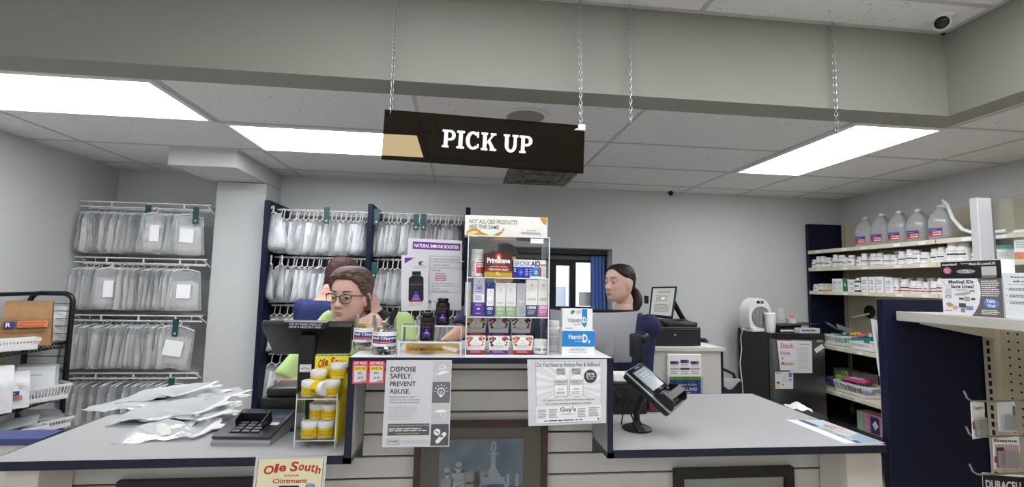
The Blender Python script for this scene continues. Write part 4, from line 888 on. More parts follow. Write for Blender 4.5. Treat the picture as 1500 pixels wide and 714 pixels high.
def anan(P, y=.12, d=ink): P.line([(.45, y+.03), (.55, y-.03)], .0012, d, 3); P.text('ananda', .34, y+.06, .66, y+.085, lgrey, 3); P.text('PROFESSIONAL', .26, y+.1, .74, y+.118, lgrey, 3)
q = qp(681, 413.5, 690, 461, Y2+.02); t = thing('serum_tube', 'slim pinkish bottle at the left end of the middle shelf in the clear case', 'bottle', ((q[0]+q[2])/2, Y2+.02, zs2+.0006)); R = (q[2]-q[0])/2; H = q[3]-zs2
b = MB(); b.lathe([(R, 0), (R, H*.72), (R*.9, H*.73)], mat('pale_pink_glass', (222, 208, 204), .3), 20); b.build('bottle_body', t); b = MB(); b.lathe([(R*.98, H*.735), (R*.98, H), (.0001, H)], white_p, 20); b.build('cap', t)
vio = K('5c3a9a')
def f1(P): P.rect(0, 0, 1, .42, K('c4c2d4'), 1); P.rect(0, .42, 1, .64, K('ecebf0'), 1); P.rect(0, .64, 1, 1, vio, 1); P.disc(.5, .1, .07, K('7a7a90'), 2, 10); P.text('CBD', .2, .22, .8, .30, vio, 3, .015); P.lines(.2, .17, .8, .2, 1, K('8a8aa0'), 3, 1); P.lines(.2, .34, .8, .38, 1, K('8a8aa0'), 3, 1); P.lines(.15, .46, .85, .6, 3, K('9a9ab0'), 3, 2); P.lines(.2, .68, .8, .74, 2, K('c8b8e8'), 3, 3); P.disc(.43, .81, .085, K('e8c8f0'), 3, 14); P.disc(.57, .81, .085, K('e8c8f0'), 3, 14); P.lines(.25, .92, .75, .96, 1, K('c8b8e8'), 3, 3)
carton('cbd_box', 'lavender and purple CBD box, second from the left on the middle shelf', 694, 408, 710, zs2, Y2, .035, K('c4c2d4'), f1)
nv = K('2a3a78')
def f2(P): P.rect(0, 0, 1, 1, nv, 1); P.rect(.12, .18, .9, .70, wht, 2); anan(P, .28); P.lines(.22, .56, .8, .64, 2, lgrey, 3, 3); P.text('600', .2, .73, .8, .82, wht, 3, .03); P.lines(.25, .86, .75, .95, 2, K('9aa8d8'), 3, 3); P.poly([(.1, .02), (.5, .02), (.3, .12)], K('5a6ab8'), 2); P.poly([(.5, .10), (.9, .02), (.8, .14)], K('4050a0'), 2)
carton('cbd_box', 'dark blue CBD box marked 600 on the middle shelf', 712, 414.5, 725, zs2, Y2+.002, .035, nv, f2)
grn = K('9ab88a')
def f3(P): P.rect(0, 0, 1, .70, K('e6e6e2'), 1); P.rect(0, .70, 1, 1, grn, 1); anan(P, .18); P.lines(.2, .58, .8, .64, 2, lgrey, 3, 3); P.text('600', .12, .74, .68, .83, K('d8e6d0'), 3, .03); P.text('mg', .7, .78, .86, .83, K('d8e6d0'), 3); P.lines(.2, .87, .8, .95, 2, K('d8e6d0'), 3, 4); P.disc(.22, .09, .05, K('d8a070'), 2, 8)
carton('cbd_box', 'pale CBD box with a green foot, left of the two alike', 726.5, 415, 741, zs2, Y2, .035, K('e6e6e2'), f3)
carton('cbd_box', 'pale CBD box with a green foot, right of the two alike', 741.6, 415, 756.3, zs2, Y2, .035, K('e6e6e2'), f3)
def f4(P): P.rect(0, 0, 1, 1, silv, 1); P.text('THC', .18, .52, .82, .60, K('e8e8e8'), 3, .02); P.lines(.25, .28, .75, .32, 1, K('9a9c9e'), 3, 2); P.lines(.25, .7, .75, .95, 4, K('a4a6a8'), 3, 5)
carton('cbd_box', 'silver grey THC free box on the middle shelf', 757, 415.5, 770.7, zs2, Y2+.004, .035, silv, f4)
def f5(c, n):
    def f(P): P.rect(0, 0, 1, .69, K('ecebe6'), 1); P.rect(0, .69, 1, 1, K(c), 1); P.disc(.5, .15, .13, K('d8d8d4'), 2, 18); anan(P, .15); P.rect(.15, .29, .85, .295, lgrey, 2); P.lines(.12, .5, .88, .58, 2, lgrey, 3, 3); P.text(n, .14, .715, .86, .80, wht, 3, .03); P.lines(.15, .84, .85, .96, 3, wht, 3, 4, .35)
    return f
carton('cbd_box', 'white CBD box with a dark foot marked 1000', 771, 410, 788, zs2, Y2, .04, K('ecebe6'), f5('3a4a62', '1000'))
carton('cbd_box', 'white CBD box with a pink foot marked 2000', 788.6, 409.5, 804, zs2, Y2-.002, .04, K('ecebe6'), f5('d070b0', '2000'))
# fruit chew tubs
b = MB(T); stepz = wy(730, 495, Yc+.075).z
b = MB(T); b.box(X0+.006, Yc+.068, stepz-.003, X1-.05, Yc+.14, stepz, acry); b.box(X0+.006, Yc+.068, zb+th, X0+.009, Yc+.14, stepz-.003, acry); b.box(X1-.053, Yc+.068, zb+th, X1-.05, Yc+.14, stepz-.003, acry)
st_o = b.build('step_insert', bpy.data.objects['display_case'], 0)
def chew(px0, py0, px1, Y, z, col, berries, label):
    q = qp(px0, py0, px1, py0, Y); w = q[2]-q[0]; h = q[3]-z-.0006; wb = w*.82; d = .04; db = .032
    t = thing('chew_carton', label, 'carton', ((q[0]+q[2])/2, Y, z+.0006)); b = MB()
    vs = [(-wb/2, .004, 0), (wb/2, .004, 0), (wb/2, .004+db, 0), (-wb/2, .004+db, 0), (-w/2, 0, h), (w/2, 0, h), (w/2, d, h), (-w/2, d, h)]
    b.add(vs, [(0, 3, 2, 1), (4, 5, 6, 7), (0, 1, 5, 4), (1, 2, 6, 5), (2, 3, 7, 6), (3, 0, 4, 7)], K('f0eeea')); b.build('box_body', t, 0)
    b = MB(); P = Print(b, (0, 0, 0), *FRONT, 1, 1)
    def pt(a, bq, k): ww = w+(wb-w)*bq; return Vector(((a-.5)*ww, .004*bq-.0003-.0003*k, h*(1-bq)))
    P.pt = pt; P.w, P.h = w, h
    P.rect(0, .78, 1, 1, K(col), 1); P.rect(.0, .0, 1, .015, K('d8d6d0'), 1); P.poly([(.38, .02), (.62, .02), (.86, .30), (.80, .72), (.20, .72), (.14, .30)], K('f6f4f0'), 2)
    rnd = random.Random(len(label)); 
    for bx, by in ((.08, .12), (.2, .06), (.12, .32), (.22, .22), (.9, .12), (.8, .06), (.88, .32), (.78, .2), (.3, .1), (.7, .12), (.15, .48), (.86, .46)):
        c = rnd.choice(berries); P.disc(bx, by, rnd.uniform(.045, .075), K(c), 3, 10); P.disc(bx-.012, by-.02, .014, K('f0e0d0'), 4, 6)
    P.line([(.46, .29), (.53, .20)], .001, ink, 4); P.text('CBD FRUIT CHEWS', .16, .49, .84, .57, K('8a7a80'), 4, .008); P.lines(.25, .61, .75, .65, 1, lgrey, 4, 3); P.text('ananda', .38, .36, .62, .41, lgrey, 4); P.lines(.18, .83, .82, .94, 2, K('f0dce8'), 3, 5, .4)
    b.build('print', t, 0); return t
berr = ['8a2a3a', '3a2030', 'b83a44', '2a1c2c']; strw = ['c83a34', 'b8302c', 'e0a040', 'd05040']; org = ['e0a030', 'e8b840', '4a2a20', 'e89030']
Yk = Yc+.014; Yk2 = Yc+.09
chew(682, 466.5, 713.5, Yk2, stepz, 'dc6a2c', org, 'orange footed fruit chew carton, left of the back row')
chew(715, 466.5, 746.8, Yk2, stepz, '7a2f92', berr, 'purple footed fruit chew carton, middle of the back row')
chew(748.5, 466.5, 779, Yk2, stepz, '7a2f92', berr, 'purple footed fruit chew carton, right of the back row')
chew(682.5, 493.5, 712, Yk, zb+th, 'b02a3a', strw, 'red footed strawberry chew carton, left of the front row')
chew(715, 494, 747, Yk, zb+th, '7a2f92', berr, 'purple footed fruit chew carton, middle of the front row')
chew(750, 493.5, 781.5, Yk, zb+th, 'b02a3a', strw, 'red footed strawberry chew carton, right of the front row')
q = qp(781.5, 498, 801, 519, Yc+.03)
def lab_cr(P): P.rect(-.1, 0, 1.1, 1, wht, 0); P.lines(.1, .2, .5, .8, 3, ink, 2, 3); P.rect(.6, .3, .95, .7, K('9a9a9c'), 2)
pill_bottle('cream_jar', 'small white cream jar at the right end of the case bottom', (q[0]+q[2])/2, Yc+.032, zb+th, (q[2]-q[0])/2, q[3]-zb-th, white_p, white_p, lab_cr, .34, .95, labz=(.75, .6), cat='jar')
def lab_guy(P): P.rect(-.1, 0, 1.1, 1, K('e4e4e6'), 0); P.text("Guy's", .05, .12, .6, .26, K('8a8aa0'), 2, .01); P.lines(.1, .4, .9, .85, 5, K('b4b4be'), 2, 3)
Yg = wz(810, 515.5, UT).y+.02; q = qp(798, 470, 822, 515, Yg); pill_bottle('pill_bottle', "white bottle between the clear case and the vitamin box", (q[0]+q[2])/2, Yg, UT, (q[2]-q[0])/2, q[3]-UT, white_p, white_p, lab_guy, .2, .72)
# vitamin D3 counter box: printed tray in front, white box standing in it
Yv = wz(846, 521, UT).y; q = qp(823, 484, 871, 521, Yv); w = q[2]-q[0]; h = q[3]-UT-.0006; blu = K('2a86cc')
t = thing('vitamin_box', 'blue and white vitamin D3 counter box at the right end of the raised counter', 'box', ((q[0]+q[2])/2, Yv, UT+.0006)); b = MB()
b.box(-w/2, 0, 0, w/2, .002, h, wht); b.box(-w/2, .05, 0, w/2, .052, h, wht); b.box(-w/2, .002, 0, -w/2+.002, .05, h, wht); b.box(w/2-.002, .002, 0, w/2, .05, h, wht); b.box(-w/2+.002, .002, 0, w/2-.002, .05, .002, wht); b.build('tray', t, 0)
b = MB(); P = Print(b, (-w/2, 0, h), *FRONT, w, h)
P.rect(0, .03, 1, .66, blu, 1); P.text('Vitamin', .18, .17, .60, .36, wht, 3, .02); P.text('D', .63, .16, .78, .50, wht, 3, .05); P.text('3', .80, .40, .86, .52, wht, 3, .04); P.text('50,000', .38, .40, .60, .50, K('a8d4f0'), 3); P.text('HIGH POTENCY', .24, .72, .76, .83, K('8a98a8'), 3); P.lines(.2, .87, .8, .92, 1, lgrey, 3, 4); b.build('print', t, 0)
q2 = qp(824, 452.5, 868, 452.5, Yv+.012); w2 = q2[2]-q2[0]; h2 = q2[3]-UT-.004
b = MB(Matrix.Translation(((q2[0]+q2[2])/2-(q[0]+q[2])/2, .012, .0026))); b.box(-w2/2, 0, 0, w2/2, .03, h2, wht, .0006); ib = b.build('inner_box', t)
b = MB(Matrix.Translation(((q2[0]+q2[2])/2-(q[0]+q[2])/2, .012, .0026))); P = Print(b, (-w2/2, 0, h2), *FRONT, w2, h2)
P.rect(.65, 0, .82, .34, blu, 1); P.poly([(.65, .34), (.82, .34), (.735, .42)], blu, 1); P.text('Vitamin', .16, .20, .62, .30, K('8a9098'), 3, .01); P.text('D', .67, .18, .79, .31, wht, 3, .05); P.text('3', .79, .28, .82, .33, wht, 4, .03); P.text('50,000', .36, .33, .60, .37, K('c09090'), 3); P.disc(.32, .08, .06, K('6aa07a'), 2, 10); P.disc(.36, .06, .05, K('4a8a8a'), 3, 10); P.lines(.46, .03, .62, .12, 4, lgrey, 3, 3); P.lines(.1, .42, .35, .46, 1, lgrey, 3, 3); b.build('print', ib, 0)
# ================================================================ things on the low counters
def slab(parent, name, corners, thick, m, bev=.004, seg=2, label=None, mid=None):
    """closed plate whose front face has the four corners TL TR BR BL (world), pushed back by thick; parent at origin offset"""
    TL, TR, BR, BL = [Vector(c) for c in corners]; n = ((TR-TL).cross(BL-TL)).normalized()     # points away from the viewer side
    bm = bmesh.new(); off = Vector(parent.location) if parent else Vector()
    f = [bm.verts.new(p-off) for p in (TL, TR, BR, BL)]; k = [bm.verts.new(p-off+n*thick) for p in (TL, TR, BR, BL)]
    bm.faces.new(f[::-1]); bm.faces.new(k)
    for i in range(4): bm.faces.new((f[i], f[(i+1) % 4], k[(i+1) % 4], k[i]))
    bmesh.ops.recalc_face_normals(bm, faces=bm.faces)
    if bev: bmesh.ops.bevel(bm, geom=list(bm.edges), offset=bev, segments=seg, profile=.5, affect='EDGES')
    b = MB(); b.bm(bm, m); return b.build(name, parent, label=label)
def facing(parent, corners):
    TL, TR, BR, BL = [Vector(c)-Vector(parent.location) for c in corners]; mb = MB(); u = TR-TL; n = (BL-TL).cross(TR-TL).normalized(); P = Print(mb, TL, u, n, u.length, (BL-TL).length)
    P.pt = lambda a, q, k: (TL*(1-a)+TR*a)*(1-q)+(BL*(1-a)+BR*a)*q+n*(.0003+.0003*k); return P, mb
# ---- left checkout monitor, seen from behind
mc = [wy(381, 478, 1.84), wy(515, 480, 1.82), wy(513, 519, 2.00), wy(401, 520, 2.02)]
sx0, sx1 = wy(436, 530, 1.86).x, wy(461.5, 530, 1.86).x; scx = (sx0+sx1)/2
t = thing('checkout_monitor', 'black checkout monitor seen from behind on the left counter, with a message bar', 'monitor', (scx, 1.90, LT))
slab(t, 'screen_housing', mc, .028, mat('matt_black', (26, 25, 26), .5), .005)
b = MB(); b.box(sx0-scx, -.045, .012, sx1-scx, -.012, wy(448, 489, 1.86).z-LT, black, .012, 3); b.build('neck', t)
b = MB(); b.box(-.13, -.05, .0005, .045, .15, .012, black, .004); b.build('base', t)
b = MB(); zc = wy(449, 540, 1.853).z-LT; b.box(-.021, -.0462, zc-.014, .021, -.0452, zc+.014, wht, .0002); st = b.build('sticker', t, label='white contactless pay sticker')
b = MB(); P = Print(b, (-.021, -.0462, zc+.014), *FRONT, .042, .028); P.rect(.05, .07, .95, .93, K('888888'), 0); P.rect(.07, .1, .93, .9, wht, 1); P.disc(.22, .52, .075, ink, 2, 14); P.disc(.265, .5, .03, wht, 3, 10); P.disc(.235, .31, .025, ink, 3, 8, .06); P.text('Pay', .35, .34, .84, .72, ink, 2, .0); b.build('print', st, 0)
bc = [wy(414, 472, 1.805), wy(479, 473.5, 1.80), wy(477, 483, 1.805), wy(413, 482, 1.81)]
md = slab(t, 'message_bar', bc, .035, black, .003, label='message bar with two lines of pale text')
P, mb = facing(t, bc); vfd = emit('vfd_text', (.55, .62, .66), .8); P.text('OF IT? PARK DISPLAY', .16, .14, .90, .44, vfd, 2); P.text('HAVE A NICE DAY AND', .16, .54, .88, .84, vfd, 2); o = mb.build('message_text', md, 0); 
o.matrix_parent_inverse = Matrix()
# dark printer box the monitor stands beside
q0, q1 = wy(378, 600, 1.9).x, wy(433, 600, 1.9).x; zt = wy(400, 585, 1.9).z
t = thing('receipt_printer', 'black receipt printer block under the left checkout monitor', 'printer', ((q0+q1)/2, 1.98, LT+.0126)); hw = (q1-q0)/2
b = MB(); b.box(-hw, -.06, 0, hw, .09, zt-LT-.013, black, .006, 2); b.build('printer_body', t)
b = MB(); b.box(-hw+.012, -.05, zt-LT-.0125, hw+.0, .10, zt-LT+.022, mat('grey_black', (40, 40, 42), .35), .008, 2); b.build('lid', t)
b = MB(); b.box(-hw-.01, -.064, .002, -hw+.012, -.055, .03, black_gloss, .002); b.build('power_switch', t)
# ---- card terminal on the left counter
fl, fr = wz(306, 655, LT), wz(391, 658, LT); bl, br = wz(350, 622, LT), wz(425, 630, LT)
cx = (fl.x+fr.x)/2; y0 = fl.y; L = .205; W = (fr.x-fl.x)
t = thing('card_terminal', 'grey and black card terminal lying flat on the left counter front', 'card terminal', (cx, y0, LT+.0005), rz=-.08)
b = MB(); b.prism([(0, 0), (0, .012), (.012, .022), (L, .062), (L+.006, .05), (L, 0)], W, mat('silver_plastic', (150, 152, 155), .35), 'x', -W/2); b.build('base', t)
sl = (.062-.022)/(L-.012)
Mx = Matrix.Translation((0, .012, .0222)) @ Matrix.Rotation(math.atan(sl), 4, 'X')
b = MB(Mx); b.box(-W/2-.002, -.008, 0, W/2+.002, .192, .010, dkgrey, .004, 2); b.build('top_cover', t)
b = MB(Mx); b.box(-W/2+.02, .112, .0095, W/2-.012, .182, .0118, mat('terminal_screen', (58, 64, 78), .12), .001); b.build('screen', t)
b = MB(Mx); b.box(-W/2+.045, .012, .0095, W/2-.05, .098, .0112, black_gloss, .001); b.build('keypad_bed', t)
for r in range(4):
    for c in range(3): b = MB(Mx); b.box(-W/2+.052+c*.033, .018+r*.019, .0113, -W/2+.052+c*.033+.026, .018+r*.019+.013, .0145, mat('key_grey', (92, 94, 98), .4), .001); b.build('key', t)
b = MB(Mx); b.prism([(.035, .0115), (.035, .042), (.10, .052), (.10, .0115)], .004, black, 'x', W/2-.05); b.prism([(.06, .0115), (.06, .035), (.10, .045), (.10, .0115)], .003, black, 'x', -W/2+.042); b.box(-W/2+.045, .098, .0095, W/2-.046, .101, .04, black); b.build('privacy_shield', t)
b = MB(Mx); b.box(W/2-.04, .07, .0102, W/2-.012, .088, .0112, wht); b.build('sticker', t, 0)
# ---- ointment display
f0, f1 = wz(428, 660, LT), wz(488, 662, LT); Yo = f0.y+.005; xa, xb = f0.x+.002, f1.x; dp = .095
zu = wy(465, 584, Yo).z; zl = wy(465, 645, Yo).z+.0; ocx = (xa+xb)/2
t = thing('ointment_display', 'clear two-tier stand of yellow ointment jars with a yellow header card', 'display stand', (ocx, Yo, LT+.0005)); T = Matrix.Translation((-ocx, -Yo, -LT-.0005)); lt = LT+.0005
for x in (xa, xb-.003): b = MB(T); b.prism([(Yo, lt), (Yo, zu+.015), (Yo+dp, zu+.015), (Yo+dp, lt), (Yo+dp-.01, lt), (Yo+dp-.03, zl-.006), (Yo+.03, zl-.006), (Yo+.008, lt)], .003, acry, 'x', x); b.build('side_panel', t, 0)
for z in (zu, zl): b = MB(T); b.box(xa+.003, Yo+.002, z-.003, xb-.003, Yo+dp, z, acry); b.box(xa+.003, Yo, z-.004, xb-.003, Yo+.002, z+.012, acry); b.build('shelf', t, 0)
b = MB(T); 
for x in (xa, xb-.003): b.box(x, Yo-.0008, lt, x+.003, Yo-.0001, zu+.015, acry_edge)
for z in (zu, zl): b.box(xa+.003, Yo-.0008, z-.004, xb-.003, Yo-.0001, z-.001, acry_edge)
b.build('polished_edges', t, 0)
Yh = Yo+dp+.002; hq = [wy(462, 519, Yh), wy(514, 521, Yh), wy(513, 575, Yh), wy(461, 575, Yh)]; hx1 = min(hq[1].x, PXL0-.003)
b = MB(T); b.box(hq[0].x, Yh, zu-.02, hx1, Yh+.002, hq[0].z, K('efe02f')); hd = b.build('header_card', t, 0)
b = MB(T); P = Print(b, (hq[0].x, Yh, hq[0].z), *FRONT, hx1-hq[0].x, hq[0].z-zu)
P.rect(0, 0, 1, .05, K('4a8a4a'), 1); P.lines(.05, .012, .95, .04, 1, wht, 2, 3)
for i, ch in enumerate('Ole'): P.text(ch, .10+[0, .13, .18][i], [.14, .12, .16][i], .10+[.12, .17, .27][i], [.36, .34, .32][i], red, 4, .03, .15)
for i, ch in enumerate('South'): P.text(ch, .44+[0, .12, .21, .30, .38][i], [.08, .15, .16, .14, .17][i], .44+[.11, .20, .29, .36, .46][i], [.32, .30, .32, .33, .36][i], red, 4, .03, .15)
for a in range(6): q = a*PI/3; P.disc(.52+.05*math.cos(q), .44+.04*math.sin(q), .03, K('e8e0a0'), 4, 8)
P.text('Ointment', .28, .54, .82, .70, red, 4, .015); P.rect(.90, .34, 1.0, .52, K('c84a4a'), 4); P.rect(.90, .34, .95, .43, K('3a4a9a'), 5); b.build('print', hd, 0)
b = MB(T); b.add([(xb+.001, Yo+.002, zl-.012), (xb+.012, Yo+dp, zl-.012), (xb+.012, Yo+dp, zu+.02), (xb+.001, Yo+.002, zu-.008)], [(0, 1, 2, 3)], K('e6cf2a')); b.add([(xb+.004, Yo+.002, zl-.012), (xb+.015, Yo+dp, zl-.012), (xb+.015, Yo+dp, zu+.02), (xb+.004, Yo+.002, zu-.008)], [(3, 2, 1, 0)], K('e6cf2a')); b.box(xb+.001, Yo+.001, zl-.012, xb+.0045, Yo+.002, zu-.008, K('d8c020')); b.build('leaflets', t, 0)
yj = K('edcb22', .4); goldj = K('b8961a')
def ojar(cx, cy, z, label, R=.0275, H=.052, rot=None, face=-PI/2):
    t = thing('ointment_jar', label, 'jar', (cx, cy, z+.0006), rot=rot); b = MB()
    b.lathe([(R*.9, 0), (R*.96, .003), (R*.96, H*.66), (R*.9, H*.68)], white_p, 24); b.build('jar_body', t)
    b = MB(); b.lathe([(R*1.0, H*.66), (R*1.02, H*.70), (R*1.02, H*.95), (R*.96, H), (.0001, H)], white_p, 36); b.build('lid', t)
    b = MB(); P = CylPrint(b, R*.96, H*.62, 2*R*1.5, H*.58, face); P.rect(-.3, 0, 1.3, 1, yj, 0); P.text('Ole South', .2, .12, .8, .42, goldj, 2, .01); P.text('Ointment', .28, .5, .72, .72, goldj, 2, .01)
    for i in range(5): P.rect(1.02+i*.03, .2, 1.035+i*.03, .8, ink, 2)
    b.build('label_band', t, 0); return t
for (px0, px1, Y, z, lab, fc) in ((442, 462.5, Yo+.035, zu, 'ointment jar at the left of the upper tier', -1.0), (480, 503, Yo+.036, zu, 'ointment jar at the lower right of the upper tier', -1.2),
    (452, 476, Yo+.066, zu+.030, 'ointment jar standing high at the back left of the upper tier', -1.4), (481, 505, Yo+.07, zu+.0535, 'topmost ointment jar at the right, stacked on the upper tier jar', -1.1),
    (441, 469, Yo+.034, zl, 'ointment jar at the front left of the lower tier', -PI/2), (467, 491, Yo+.036, zl, 'ointment jar at the front right of the lower tier', -PI/2),
    (457, 474, Yo+.066, zl+.054, 'ointment jar at the back left of the lower tier', -PI/2), (472, 495, Yo+.056, zl+.054, 'ointment jar stacked on the front right jar of the lower tier', -PI/2)):
    cxj = (wy(px0, 600, Y).x+wy(px1, 600, Y).x)/2; cxj = min(cxj, xb-.031) if z < zu+.05 else min(cxj, PXL0-.034)
    ojar(cxj, Y, z, lab, face=fc)
cj = wy(471.5, 580, Yo+.026); ojar(cj.x-.026, Yo+.026, zu+.030, 'ointment jar lying on its side in the middle of the upper tier', R=.024, H=.046, rot=(0, PI/2, -.45), face=PI)
# little inner step that carries the rear jars
b = MB(T); b.box(xa+.004, Yo+.062, zl, xa+.05, Yo+dp-.002, zl+.054, acry); b.box(xa+.004, Yo+.062, zu, xa+.05, Yo+dp-.002, zu+.030, acry); b.build('inner_step', t, 0)
# ---- pile of flat hanging bags
bag_flat = clear('bag_plastic_flat', (.93, .94, .95), 1.2, .55, .18, .25)
def flat_hang_bag(loc, w, l, rot, label, seed, T=.02, ins=True):
    t = thing('hanging_bag', label, 'bag', loc, rot=rot); b = MB(); nz = noise2(seed)
    for s in (1, -1):
        b.grid(lambda u, v: ((u-.5)*w*(1-.12*(1-v))+.012*nz(v*1.6, u), -l*v-.07, .006*nz(u*2.2+.3, v*2.4)*sstep(0, .15, v)+s*T*(math.sin(PI*u)**.6)*sstep(0, .35, v)*(1-sstep(.92, 1, v))+.014*nz(u, v)*sstep(0, .2, v)), 14, 18, bag_flat)
    b.build('pouch', t, 60)
    b = MB()
    b.prism([(-w*.44, -.098), (-w*.44, -.080), (-w*.30, -.062), (-w*.12, -.054), (-.022, -.040), (-.012, -.018), (-.018, .006), (-.004, .026), (.020, .030), (.036, .016), (.036, -.004), (.024, -.008), (.022, .008), (.010, .014), (.002, .004), (.008, -.016), (.024, -.040), (w*.12, -.054), (w*.30, -.062), (w*.44, -.080), (w*.44, -.098), (w*.36, -.098), (w*.30, -.080), (-w*.30, -.080), (-w*.36, -.098)], .004, white_p, 'z', -.002)
    b.build('hanger', t)
    if ins:
        b = MB()
        for s in (1, -1): b.grid(lambda u, v: ((u-.5)*w*.72, -l*(.28+.68*v)-.07, s*T*.55*(math.sin(PI*u)**.6)*math.sin(PI*(.12+.8*v))+.012*nz(u*.8+.1, v)), 8, 10, bag_paper)
        b.build('paper_bag', t, 60)
    return t
for (px, py, z, w, l, ry, label, sd) in (
    (318, 566, .075, .27, .34, (.14, .05, 1.75), 'clear hanging bag on top of the pile on the left counter', 3), (345, 590, .060, .26, .34, (.10, .06, 1.62), 'clear hanging bag with its white hook at the middle of the counter pile', 7),
    (352, 604, .040, .24, .30, (.05, .04, 1.85), 'clear hanging bag with its hook nearest the checkout monitor', 9), (340, 624, .016, .24, .26, (.02, .03, 1.5), 'lowest clear hanging bag at the front of the counter pile', 12), (310, 590, .026, .26, .40, (.04, -.04, 1.72), 'clear hanging bag stretching farthest left under the pile', 15), (360, 580, .045, .24, .30, (.06, .0, 2.0), 'clear hanging bag at the back of the counter pile beside the printer', 21)):
    p = wz(px, py, LT+z); flat_hang_bag((p.x, p.y, LT+z), w, l, (ry[0], ry[1], -ry[2]), label, sd, .011)
# ================================================================ right counter
mc = [wy(806, 453, 2.36), wy(934, 456, 2.16), wy(925, 531, 2.24), wy(806, 534, 2.42)]
cm = (mc[0]+mc[1])/2
t = thing('monitor', 'grey backed monitor seen from behind, beside the vitamin box', 'monitor', (cm.x+.12, 2.28, LT+.0005))
gm = mat('monitor_grey', (184, 185, 189), .45)
# curved back shell
TL, TR, BR, BL = mc; off = Vector(t.location); nb = ((TR-TL).cross(BL-TL)).normalized()
b = MB(); 
def shell(u, v):
    p = (TL*(1-u)+TR*u)*(1-v)+(BL*(1-u)+BR*u)*v; bulge = .030*math.sin(PI*u)**.7*math.sin(PI*min(1, v*.9+.1))**.8
    sag = .010*math.sin(PI*u)*(1-v); return p-off-nb*bulge-Vector((0, 0, sag))
b.grid(shell, 16, 12, gm); b.build('back_shell', t, 50)
slab(t, 'screen_housing', [p+nb*.004 for p in mc], .018, black, .003)
P, mb = facing(t, [p-nb*.026 for p in mc]); 
P.line([(.50, .48), (.60, .48), (.605, .80), (.50, .80)], .0012, K('7a7b80'), 1, True); P.poly([(.70, .45), (.79, .44), (.78, .96), (.66, .97)], K('b4b5b8'), 1); mb.build('label_recess', t, 0)
b = MB(); b.box(-.10, -.09, 0, .10, .09, .012, black, .005, 2); b.build('base', t)
b = MB(); b.tube([(0, .0, .01), (0, .02, .12), (0, .03, .30)], .022, black, 14); b.build('stand_neck', t)
# black scanner head on a post
ph = wy(943, 496, 2.10); SZ0 = wy(920, 566, 2.02).z+.0128
t = thing('scanner', 'black barcode scanner with a round head behind the payment terminal', 'scanner', (ph.x-.008, 2.10, SZ0))
b = MB(); b.lathe([(.030, 0), (.030, .006), (.02, .014), (.014, .02), (.014, ph.z-SZ0-.04)], black, 24); b.build('post', t)
b = MB(); b.ell((.008, 0, ph.z-SZ0), (.028, .028, .028), black, 20, 12); b.build('head', t)
b = MB(); b.box(-.055, -.02, ph.z-SZ0-.09, -.002, .03, ph.z-SZ0+.022, black, .012, 2); b.build('housing', t)
# payment terminal on a pole
A, Bp = wy(917, 544, 1.76), wy(939.5, 531, 1.84)
D = min((wy(983, 603, 1.40+.005*k) for k in range(120)), key=lambda q: abs((q-A).normalized().dot((Bp-A).normalized())))
u = (Bp-A).normalized(); v = (D-A); v = (v-u*v.dot(u)).normalized(); n = u.cross(-v).normalized()
if n.y > 0: n = -n
Wt, Lt = (Bp-A).length*1.0, (D-A).length
base = wz(933, 629, LT)
t = thing('payment_terminal', 'black payment terminal tilted on a pole stand at the left end of the right counter', 'payment terminal', (base.x, base.y, LT+.0005))
Mt = Matrix.Translation(-Vector(t.location)) @ Matrix(((u.x, -v.x, n.x, A.x), (u.y, -v.y, n.y, A.y), (u.z, -v.z, n.z, A.z), (0, 0, 0, 1)))
b = MB(Mt); b.box(0, -Lt, -.038, Wt, 0, -.004, black, .010, 3); b.build('terminal_body', t)
b = MB(Mt); b.box(-.002, -Lt-.002, -.012, Wt+.002, .002, -.004, mat('chrome_trim', (190, 192, 196), .25, metal=.6), .004, 2); b.build('silver_trim', t)
b = MB(Mt); b.box(.003, -Lt+.075, -.006, Wt-.003, -.003, .003, black_gloss, .003, 2); b.build('screen_bezel', t)
b = MB(Mt); b.box(.016, -.118, .0025, Wt-.016, -.022, .0042, mat('lcd_grey', (128, 138, 146), .2, var=.12, vscale=40), .0005); b.build('screen', t)
b = MB(Mt); P = Print(b, (.016, -.022, .0046), (1, 0, 0), (0, 0, 1), Wt-.032, .096); P.lines(.2, .2, .8, .7, 4, K('a8b2b8'), 1, 3); P.text('Verifone', .3, -.16, .7, -.06, K('8a8c90'), 0); b.build('print', t, 0)
b = MB(Mt); b.box(.006, -Lt+.004, -.008, Wt-.006, -Lt+.070, .002, black, .003, 2); b.build('keypad_bed', t)
for r in range(3):
    for c in range(3): b = MB(Mt); b.box(.02+c*.026, -Lt+.012+r*.018, .002, .02+c*.026+.02, -Lt+.012+r*.018+.012, .006, mat('key_grey', (92, 94, 98), .4), .001); b.build('key', t)
b = MB(Mt); b.prism([(.0, .0), (-.075, .004), (-.07, .03), (-.03, .034), (-.004, .014)], .007, black, 'x', 0); 
bb = MB(Mt)
for xx in (.001, Wt-.007): bb.prism([(-Lt+.075, .0), (-Lt+.078, .012), (-Lt+.05, .036), (-Lt+.015, .036), (-Lt-.002, .014), (-Lt-.002, 0)], .006, black, 'x', xx)
bb.box(.001, -Lt+.018, .030, Wt-.001, -Lt+.048, .036, black, .002); bb.build('keypad_hood', t)
pc = A+u*(Wt*.45)+v*(Lt*.42)-n*.04-Vector(t.location)
b = MB(); b.lathe([(.058, 0), (.058, .006), (.04, .014), (.020, .018), (.016, .03)], black, 30, sx=1.0, sy=1.0); b.lathe([(.012, .0185), (.010, .0195), (.0001, .0195)], steel, 14, at=(.012, -.025, -.002)); b.build('stand_base', t)
b = MB(); b.tube([(0, 0, .01), (0, .004, pc.z*.45), (pc.x*.55, pc.y*.5, pc.z*.75), pc], .0125, black, 14); b.build('pole', t)
